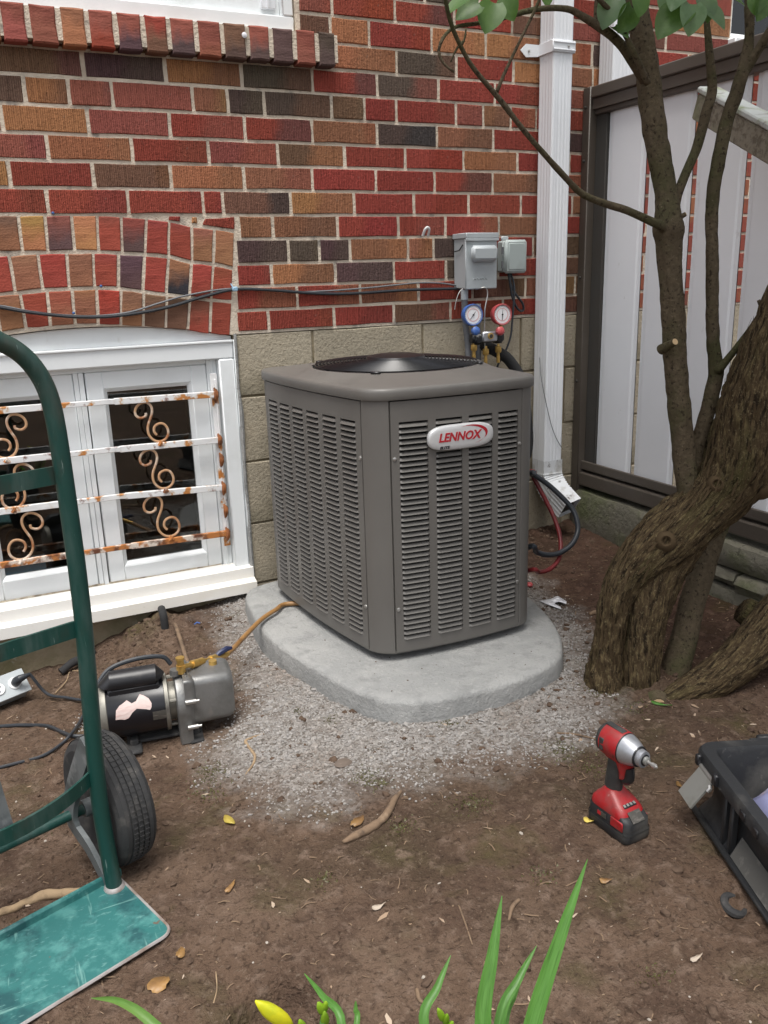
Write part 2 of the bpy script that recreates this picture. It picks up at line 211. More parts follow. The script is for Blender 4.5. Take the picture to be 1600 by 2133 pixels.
# window glass: thin pane, mirror plus see-through
gm = bpy.data.materials.new('window_glass'); gm.use_nodes = True; gn = gm.node_tree.nodes; gl = gm.node_tree.links; gn.clear()
go = gn.new('ShaderNodeOutputMaterial'); gx = gn.new('ShaderNodeMixShader'); gt = gn.new('ShaderNodeBsdfTransparent'); gg = gn.new('ShaderNodeBsdfGlossy')
gf = gn.new('ShaderNodeFresnel'); gf.inputs[0].default_value = 1.75; gg.inputs['Roughness'].default_value = 0.015; gt.inputs[0].default_value = (0.86, 0.88, 0.87, 1)
gl.new(gf.outputs[0], gx.inputs[0]); gl.new(gt.outputs[0], gx.inputs[1]); gl.new(gg.outputs[0], gx.inputs[2]); gl.new(gx.outputs[0], go.inputs[0]); M['glass'] = gm

# ------------------------------------------------------------------ mesh helpers
OFF = {}
def props(o, label=None, cat=None, group=None, kind=None):
    if label: o['label'] = label
    if cat: o['category'] = cat
    if group: o['group'] = group
    if kind: o['kind'] = kind
    return o
def thing(name, loc, label, cat, group=None):
    o = bpy.data.objects.new(name, None); C.objects.link(o); o.location = loc; o.empty_display_size = 0.05
    OFF[o.name] = Vector(loc); return props(o, label, cat, group)
def link(o, parent=None):
    C.objects.link(o)
    if parent is not None: o.parent = parent
    return o
class MB:
    def __init__(s): s.v = []; s.f = []; s.s = []
    def add(s, vs, fs, smooth=True):
        n = len(s.v); s.v += [Vector(a) for a in vs]; s.f += [tuple(i+n for i in f) for f in fs]; s.s += [smooth]*len(fs); return s
    def box(s, c, d, bev=0.0, R=None):
        hx, hy, hz = (a/2 for a in d); b = min(bev, hx*.95, hy*.95, hz*.95); c = Vector(c); vs = []; fs = []
        if b <= 0:
            for sx in (-1, 1):
                for sy in (-1, 1):
                    for sz in (-1, 1): vs.append(Vector((sx*hx, sy*hy, sz*hz)))
            fs = [(0, 1, 3, 2), (4, 6, 7, 5), (0, 4, 5, 1), (2, 3, 7, 6), (0, 2, 6, 4), (1, 5, 7, 3)]
        else:
            idx = {}
            for sx in (-1, 1):
                for sy in (-1, 1):
                    for sz in (-1, 1):
                        for k in range(3):
                            p = [sx*(hx-b), sy*(hy-b), sz*(hz-b)]; p[k] = (sx*hx, sy*hy, sz*hz)[k]
                            idx[(sx, sy, sz, k)] = len(vs); vs.append(Vector(p))
            for k in range(3):
                a, c2 = [(1, 2), (2, 0), (0, 1)][k]
                for sg in (-1, 1):
                    q = []
                    for (ua, uc) in ((-1, -1), (1, -1), (1, 1), (-1, 1)):
                        t = [0, 0, 0]; t[k] = sg; t[a] = ua; t[c2] = uc; q.append(idx[(*t, k)])
                    fs.append(tuple(q if sg > 0 else q[::-1]))
            for k in range(3):
                a, c2 = [(1, 2), (2, 0), (0, 1)][k]
                for ua in (-1, 1):
                    for uc in (-1, 1):
                        t1 = [0, 0, 0]; t1[k] = -1; t1[a] = ua; t1[c2] = uc; t2 = list(t1); t2[k] = 1
                        q = [idx[(*t1, a)], idx[(*t2, a)], idx[(*t2, c2)], idx[(*t1, c2)]]
                        fs.append(tuple(q if ua*uc < 0 else q[::-1]))
            for sx in (-1, 1):
                for sy in (-1, 1):
                    for sz in (-1, 1):
                        q = [idx[(sx, sy, sz, k)] for k in range(3)]; fs.append(tuple(q if sx*sy*sz > 0 else q[::-1]))
        if R is not None: vs = [R @ v for v in vs]
        return s.add([v + c for v in vs], fs, False)
    def tube(s, pts, r, n=10, cap=True, closed=False, sq=None):
        pts = [Vector(p) for p in pts]; k = len(pts); rs = r if isinstance(r, (list, tuple)) else [r]*k
        T = []
        for i in range(k):
            a = pts[(i-1) % k] if (closed or i > 0) else pts[0]; b = pts[(i+1) % k] if (closed or i < k-1) else pts[-1]
            t = (b-a); T.append(t.normalized() if t.length > 1e-9 else Vector((0, 0, 1)))
        up = Vector((0, 0, 1)) if abs(T[0].z) < 0.9 else Vector((1, 0, 0)); X = T[0].cross(up).normalized(); vs = []
        for i in range(k):
            X = (X - T[i]*X.dot(T[i])).normalized(); Y = T[i].cross(X)
            for j in range(n):
                a = 2*math.pi*j/n; ca, sa = math.cos(a), math.sin(a)
                if sq: ca *= sq[0]; sa *= sq[1]
                vs.append(pts[i] + (X*ca + Y*sa)*rs[i])
        fs = []
        for i in range(k if closed else k-1):
            for j in range(n):
                a = i*n+j; b = i*n+(j+1) % n; i2 = (i+1) % k; fs.append((a, b, i2*n+(j+1) % n, i2*n+j))
        if cap and not closed: fs += [tuple(range(n))[::-1], tuple((k-1)*n+j for j in range(n))]
        return s.add(vs, fs)
    def lathe(s, prof, n=24, Mx=None, close=False):   # prof: (radius, height)
        vs = []; fs = []; k = len(prof)
        for (r, z) in prof:
            for j in range(n):
                a = 2*math.pi*j/n; vs.append(Vector((r*math.cos(a), r*math.sin(a), z)))
        for i in range(k-1):
            for j in range(n): fs.append((i*n+j, i*n+(j+1) % n, (i+1)*n+(j+1) % n, (i+1)*n+j))
        if not close:
            if prof[0][0] > 1e-6: fs.append(tuple(range(n))[::-1])
            if prof[-1][0] > 1e-6: fs.append(tuple((k-1)*n+j for j in range(n)))
        else:
            for j in range(n): fs.append(((k-1)*n+j, (k-1)*n+(j+1) % n, (j+1) % n, j))
        if Mx is not None: vs = [Mx @ v for v in vs]
        return s.add(vs, fs)
    def prism(s, poly, d, o=(0, 0, 0)):               # poly: 3D outline, extruded by vector d
        poly = [Vector(p)+Vector(o) for p in poly]; n = len(poly); d = Vector(d)
        vs = poly + [p+d for p in poly]; fs = [tuple(range(n)), tuple(range(n, 2*n))[::-1]]
        fs += [(i, i+n, (i+1) % n+n, (i+1) % n) for i in range(n)]
        return s.add(vs, fs, False)
    def rings(s, loops, cap0=False, cap1=False, smooth=True):
        n = len(loops[0]); vs = [p for l in loops for p in l]; fs = []
        for i in range(len(loops)-1):
            for j in range(n): fs.append((i*n+j, i*n+(j+1) % n, (i+1)*n+(j+1) % n, (i+1)*n+j))
        if cap0: fs.append(tuple(range(n))[::-1])
        if cap1: fs.append(tuple((len(loops)-1)*n+j for j in range(n)))
        return s.add(vs, fs, smooth)
    def build(s, name, m, parent=None, loc=None, ang=38, fix=True):
        off = OFF[parent.name] if parent is not None else Vector((0, 0, 0))
        org = Vector(loc) if loc is not None else off
        me = bpy.data.meshes.new(name); me.from_pydata([v-org for v in s.v], [], s.f); me.validate(); 
        if fix:
            import bmesh
            bm = bmesh.new(); bm.from_mesh(me); bmesh.ops.recalc_face_normals(bm, faces=bm.faces); bm.to_mesh(me); bm.free()
        me.materials.append(m)
        me.polygons.foreach_set('use_smooth', [True]*len(me.polygons))
        if ang: me.set_sharp_from_angle(angle=math.radians(ang))
        o = bpy.data.objects.new(name, me)
        o.location = org-off; OFF[o.name] = org
        return link(o, parent)
def curve(pts, n=6, closed=False):
    """Catmull-Rom through points (any dimension as Vector)."""
    P = [Vector(p) for p in pts]; k = len(P); out = []
    rng = range(k if closed else k-1)
    for i in rng:
        p0 = P[(i-1) % k] if (closed or i > 0) else P[0]*2-P[1]; p1 = P[i]; p2 = P[(i+1) % k]; p3 = P[(i+2) % k] if (closed or i < k-2) else p2*2-p1
        for j in range(n):
            t = j/n; out.append(0.5*((2*p1)+(p2-p0)*t+(2*p0-5*p1+4*p2-p3)*t*t+(3*p1-p0-3*p2+p3)*t**3))
    if not closed: out.append(P[-1].copy())
    return out
def curver(pts, rs, n=6):
    q = curve([Vector((p[0], p[1], p[2], r)) for p, r in zip(pts, rs)], n)
    return [Vector(a[:3]) for a in q], [max(a[3], 0.0006) for a in q]
def cyl(a, b, r, n=14, r2=None): 
    return MB().tube([a, b], [r, r if r2 is None else r2], n)
def frame_m(p, zdir, xdir=None):
    z = Vector(zdir).normalized(); x = Vector(xdir) if xdir is not None else (Vector((0, 0, 1)) if abs(z.z) < 0.9 else Vector((1, 0, 0))).cross(z)
    x = (x - z*x.dot(z)).normalized(); y = z.cross(x)
    return Matrix(((x.x, y.x, z.x, p[0]), (x.y, y.y, z.y, p[1]), (x.z, y.z, z.z, p[2]), (0, 0, 0, 1)))
def text_mesh(body, size, depth, Mx, shear=0.0, bold=0.0, sx=1.0):
    cu = bpy.data.curves.new('lettering', 'FONT'); cu.body = body; cu.size = size; cu.extrude = depth; cu.shear = shear; cu.offset = bold
    cu.align_x = 'CENTER'; cu.align_y = 'CENTER'; cu.resolution_u = 3
    o = bpy.data.objects.new('lettering', cu); C.objects.link(o)
    me = bpy.data.meshes.new_from_object(o.evaluated_get(bpy.context.evaluated_depsgraph_get())); 
    vs = [Mx @ Vector((v.co.x*sx, v.co.y, v.co.z)) for v in me.vertices]; fs = [tuple(p.vertices) for p in me.polygons]
    bpy.data.objects.remove(o); bpy.data.curves.remove(cu); bpy.data.meshes.remove(me)
    mb = MB(); mb.add(vs, fs, False); return mb
def sstep(a, b, x): t = min(1, max(0, (x-a)/(b-a))); return t*t*(3-2*t)

# ------------------------------------------------------------------ ground
GP = [(-.05,0,-.126),(.1,0,-.11),(.3,0,-.065),(.45,-.03,-.02),(.6,-.03,.0),(.74,-.02,.012),(-.05,-.3,-.09),(.15,-.4,-.07),(.3,-.7,-.03),(.1,-.75,-.035),(.45,-.45,-.02),
      (.55,-.65,-.006),(.6,-.9,-.004),(.1,-1.2,-.004),(-.3,-1.2,-.01),(.3,-1.3,0),(.7,-1.4,0),(1.0,-1.5,0),(1.1,-1.2,0),(1.45,-1.05,0),(1.6,-.6,.012),(2.0,-.1,.05),(2.0,-.8,.018),
      (1.9,-.4,.03),(2.0,-1.5,.01),(.9,-.5,-.01),(1.2,-.1,.02),(1.6,-.15,.04),(.4,-1.75,0),(0,-1.8,0),(.8,-2,0),(1.5,-1.8,0),(-.6,-.3,-.09),(-.6,-1.8,0),(2.6,-.5,.03),(.8,-.1,.0),(1.3,-.9,0)]
GA = np.array(GP)
def gz0(x, y):
    d2 = (x[..., None]-GA[:, 0])**2 + (y[..., None]-GA[:, 1])**2 + 0.004
    w = d2**-1.6
    return (w*GA[:, 2]).sum(-1)/w.sum(-1)
def ground_z(x, y): return float(gz0(np.array(x), np.array(y)))
PAD = [(.690,-.10),(.655,-.27),(.640,-.42),(.650,-.56),(.677,-.70),(.705,-.82),(.735,-.91),(.789,-.985),(.86,-1.018),(.93,-1.030),(1.05,-1.035),(1.14,-1.027),(1.226,-1.002),(1.290,-.955),(1.345,-.88),
       (1.385,-.80),(1.425,-.68),(1.455,-.5),(1.46,-.3),(1.42,-.12),(1.3,-.06),(1.05,-.045),(.8,-.05)]
PADC = curve([Vector((a, b, 0)) for a, b in PAD], 4, True)
GRV0 = [(.52,-.02),(.40,-.18),(.31,-.36),(.27,-.55),(.29,-.72),(.34,-.9),(.38,-1.02),(.47,-1.13),(.56,-1.22),(.66,-1.25),(.77,-1.20),(.88,-1.21),(1.0,-1.22),(1.09,-1.27),(1.19,-1.24),(1.29,-1.15),(1.38,-1.05),
       (1.44,-.9),(1.52,-.72),(1.57,-.5),(1.56,-.3),(1.5,-.05)]
GRV = [tuple(onz(px, py, -.012).xy) for px, py in ((482,1236),(452,1285),(480,1345),(503,1410),(506,1475),(482,1528),(425,1568),(440,1618),(535,1640),(588,1688),(680,1690),(725,1645),(850,1640),(985,1602),(1050,1592),(1110,1580),(1195,1572),(1246,1530),(1258,1470),(1224,1400),(1213,1332),(1182,1292),(1120,1238))]+[(1.5,-.2),(.9,-.01)]
def inpoly(x, y, poly):
    c = np.zeros(np.shape(x), bool); n = len(poly)
    for i in range(n):
        x1, y1 = poly[i][0], poly[i][1]; x2, y2 = poly[(i+1) % n][0], poly[(i+1) % n][1]
        cond = ((y1 > y) != (y2 > y)) & (x < (x2-x1)*(y-y1)/((y2-y1) if y2 != y1 else 1e-9)+x1); c ^= cond
    return c
def distpoly(x, y, poly):
    d = np.full(np.shape(x), 9.0); n = len(poly)
    for i in range(n):
        ax, ay = poly[i][0], poly[i][1]; bx, by = poly[(i+1) % n][0], poly[(i+1) % n][1]
        ex, ey = bx-ax, by-ay; t = np.clip(((x-ax)*ex+(y-ay)*ey)/(ex*ex+ey*ey+1e-12), 0, 1)
        d = np.minimum(d, np.hypot(x-ax-t*ex, y-ay-t*ey))
    return d
HOLE = (onz(1530, 1885).x, onz(1530, 1885).y)
def axis(lo, hi, st, far):
    a = list(np.arange(lo, hi, st)); s = st; p = a[0]; q = a[-1]; L = []; R = []
    while p > -far: s *= 1.35; p -= s; L.append(p)
    s = st
    while q < far: s *= 1.35; q += s; R.append(q)
    return np.array(L[::-1]+a+R)
gx_ = axis(-.35, 2.25, .0078, 70); gy_ = axis(-2.1, .02, .0078, 70)
GX, GY = np.meshgrid(gx_, gy_, indexing='ij')
GZ = gz0(GX, GY)
gmask = np.where(inpoly(GX, GY, GRV), 1, -1)*distpoly(GX, GY, GRV)
far_ = np.clip(1-(np.hypot(GX-.9, GY+1)-2.2)/2, 0, 1)
nz = np.zeros_like(GZ); nz2 = np.zeros_like(GZ); nb = np.zeros_like(GZ)
for i in range(GX.shape[0]):
    for j in range(GX.shape[1]):
        if far_[i, j] > 0:
            p = Vector((GX[i, j], GY[i, j], 0))
            nz[i, j] = noise.fractal(p*8, 0.75, 2.1, 4); nz2[i, j] = noise.fractal(p*36, .8, 2.1, 2); nb[i, j] = noise.noise(p*17+Vector((4, 7, 1)))
loose = np.clip(1-np.abs(GX-.33)/.30, 0, 1)*np.clip(1+GY/.55, 0, 1) + np.clip((GX-1.2)/.3, 0, 1)*np.clip(1+(GY+.1)/.5, 0, 1)*.5
GZ += far_*(nz*.0065 + nz2*.0030 + loose*(np.abs(nz)*.03+np.abs(nb)*.02))
GZ += .035*np.exp(-((GX-.36)**2+(GY+.06)**2)/.012)
GZ -= far_*np.clip(nb-.35, 0, 1)*.016
GZ -= .022*np.exp(-((GX-HOLE[0])**2+(GY-HOLE[1])**2)/.0009)
GZ += .020*np.exp(-((GX-1.44)**2+(GY+1.07)**2)/.020)*(1+.8*nz)
gw = np.clip(gmask/.05+.5, 0, 1)
GZ += gw*.004
inp = inpoly(GX, GY, [(p.x, p.y) for p in PADC]); GZ = np.where(inp, np.minimum(GZ, .0)-.008, GZ)
hole2 = (onz(590, 2125).x, onz(590, 2125).y)
GZ -= .06*np.exp(-(((GX-hole2[0])**2+(GY-hole2[1])**2)/.0060)**4)*(1+.5*nz)
ni, nj = GX.shape
vv = np.stack([GX, GY, GZ], -1).reshape(-1, 3)
ii, jj = np.meshgrid(np.arange(ni-1), np.arange(nj-1), indexing='ij'); a_ = (ii*nj+jj).ravel()
ff = np.stack([a_, a_+nj, a_+nj+1, a_+1], -1)
me = bpy.data.meshes.new('ground'); me.from_pydata(vv.tolist(), [], ff.tolist())
ga = me.attributes.new('gravel', 'FLOAT', 'POINT'); ga.data.foreach_set('value', np.clip(gmask/.17+.42+nz*.30+nb*.35, 0, 1).ravel())
# darker red-brown soil under the tree and by the fence, moss patches
dark_soil = np.clip((GX*.9-GY*.0-1.28)/.25, 0, 1)*np.clip((GY+1.45)/.3, 0, 1)
da = me.attributes.new('dark_soil', 'FLOAT', 'POINT'); da.data.foreach_set('value', dark_soil.ravel())
me.polygons.foreach_set('use_smooth', [True]*len(me.polygons))
gm_ = mat('soil', (0.110, 0.072, 0.050), 0.95, spec=0.12, layers=[((0.135, 0.092, 0.066), 3.2, 0.46, 0.64), ((0.060, 0.042, 0.028), 1.9, 0.50, 0.62, (1, 1, 1), 0.75), ((0.072, 0.058, 0.030), 7.5, 0.55, 0.66, (1, 1, 1), 0.7), ((0.078, 0.050, 0.036), 5.5, 0.50, 0.66), ((0.175, 0.124, 0.094), 30, 0.52, 0.68, (1, 1, 1), 0.75), ((0.058, 0.038, 0.027), 22, 0.55, 0.68, (1, 1, 1), 0.65), ((0.045, 0.029, 0.020), 90, 0.54, 0.66, (1, 1, 1), 0.8), ((0.19, 0.145, 0.11), 140, 0.58, 0.70, (1, 1, 1), 0.6), ((0.075, 0.066, 0.026), 4.3, 0.60, 0.70, (1, 1, 1), 0.55), ((0.32, 0.26, 0.20), 170, 0.69, 0.73)],
          bump=[(30, 0.7, 0.016), (95, 0.8, 0.009), (300, 0.7, 0.004)])
nt = gm_.node_tree; N = nt.nodes; L = nt.links; b = N['Principled BSDF']; cur = b.inputs['Base Color'].links[0].from_socket
at2 = N.new('ShaderNodeAttribute'); at2.attribute_name = 'dark_soil'; mx = N.new('ShaderNodeMix'); mx.data_type = 'RGBA'; mx.blend_type = 'MULTIPLY'
L.new(at2.outputs['Fac'], mx.inputs[0]); L.new(cur, mx.inputs[6]); mx.inputs[7].default_value = (0.66, 0.58, 0.58, 1); cur = mx.outputs[2]
at1 = N.new('ShaderNodeAttribute'); at1.attribute_name = 'gravel'
tc = N.new('ShaderNodeTexCoord'); vo = N.new('ShaderNodeTexVoronoi'); vo.inputs['Scale'].default_value = 130; L.new(tc.outputs['Object'], vo.inputs['Vector'])
cr = N.new('ShaderNodeMix'); cr.data_type = 'RGBA'; sp = N.new('ShaderNodeSeparateColor'); L.new(vo.outputs['Color'], sp.inputs[0]); L.new(sp.outputs[0], cr.inputs[0])
cr.inputs[6].default_value = (0.13, 0.113, 0.098, 1); cr.inputs[7].default_value = (0.36, 0.338, 0.315, 1)
mx2 = N.new('ShaderNodeMix'); mx2.data_type = 'RGBA'; L.new(at1.outputs['Fac'], mx2.inputs[0]); L.new(cur, mx2.inputs[6]); L.new(cr.outputs[2], mx2.inputs[7])
L.new(mx2.outputs[2], b.inputs['Base Color'])
me.materials.append(gm_); ground = link(bpy.data.objects.new('ground', me)); props(ground, kind='structure')
from mathutils.bvhtree import BVHTree
GB = BVHTree.FromPolygons([tuple(v) for v in vv.tolist()], ff.tolist())
def gnd(x, y):
    h = GB.ray_cast(Vector((x, y, 3)), Vector((0, 0, -1)))[0]
    return h.z if h is not None else 0.0
def gp(px, py, dz=0.0):
    """the photo pixel on the real ground surface"""
    d = ray(px, py).normalized(); h = GB.ray_cast(CAM, d)[0]
    return (h if h is not None else onz(px, py)) + Vector((0, 0, dz))

# ------------------------------------------------------------------ house wall: mortar body + every brick
FZ = 0.872; APX, APZ, AK = 0.299, 0.914, (0.914-0.866)/0.44**2
AX0, AX1 = APX-.44, .738
def arch_z(x): return APZ-AK*(x-APX)**2
UWX, UWZ = 1.0, 1.735          # upper window opening: x < UWX, z > UWZ
LX, RX, TOP = -1.2, 3.6, 2.5
W2X, W2Z = 2.745, 1.845
def strip(mb, x0, x1, zb0, zb1, zt0, zt1, y0, y1):
    v = [(x0, y0, zb0), (x1, y0, zb1), (x1, y0, zt1), (x0, y0, zt0), (x0, y1, zb0), (x1, y1, zb1), (x1, y1, zt1), (x0, y1, zt0)]
    mb.add(v, [(0, 1, 2, 3), (7, 6, 5, 4), (0, 4, 5, 1), (3, 2, 6, 7), (0, 3, 7, 4), (1, 5, 6, 2)], False)
MY = 0.0036
hw = MB()
nA = 16; xs = [AX0+(AX1-AX0)*i/nA for i in range(nA+1)]
strip(hw, LX, AX0, FZ-.004, FZ-.004, UWZ, UWZ, MY, .22)
for a, c in zip(xs[:-1], xs[1:]): strip(hw, a, c, arch_z(a), arch_z(c), UWZ, UWZ, MY, .22)
strip(hw, AX1, UWX, FZ-.004, FZ-.004, UWZ, UWZ, MY, .22)
strip(hw, UWX, W2X, FZ-.004, FZ-.004, TOP, TOP, MY, .22)
strip(hw, W2X, RX, FZ-.004, FZ-.004, W2Z, W2Z, MY, .22)
strip(hw, RX-.35, RX, W2Z, W2Z, TOP, TOP, MY, .22)
strip(hw, LX, -.6, UWZ, UWZ, TOP, TOP, MY, .22)
house = hw.build('house_wall', M['mortar'], fix=False)
props(house, 'red and brown mottled brick house wall with pale mortar joints behind the air conditioner', 'wall')
COL = dict(R=(0.335, 0.070, 0.050), P=(0.325, 0.105, 0.078), O=(0.450, 0.200, 0.095), T=(0.335, 0.150, 0.086), B=(0.200, 0.108, 0.070), D=(0.118, 0.086, 0.068), V=(0.125, 0.076, 0.072), K=(0.045, 0.046, 0.052))
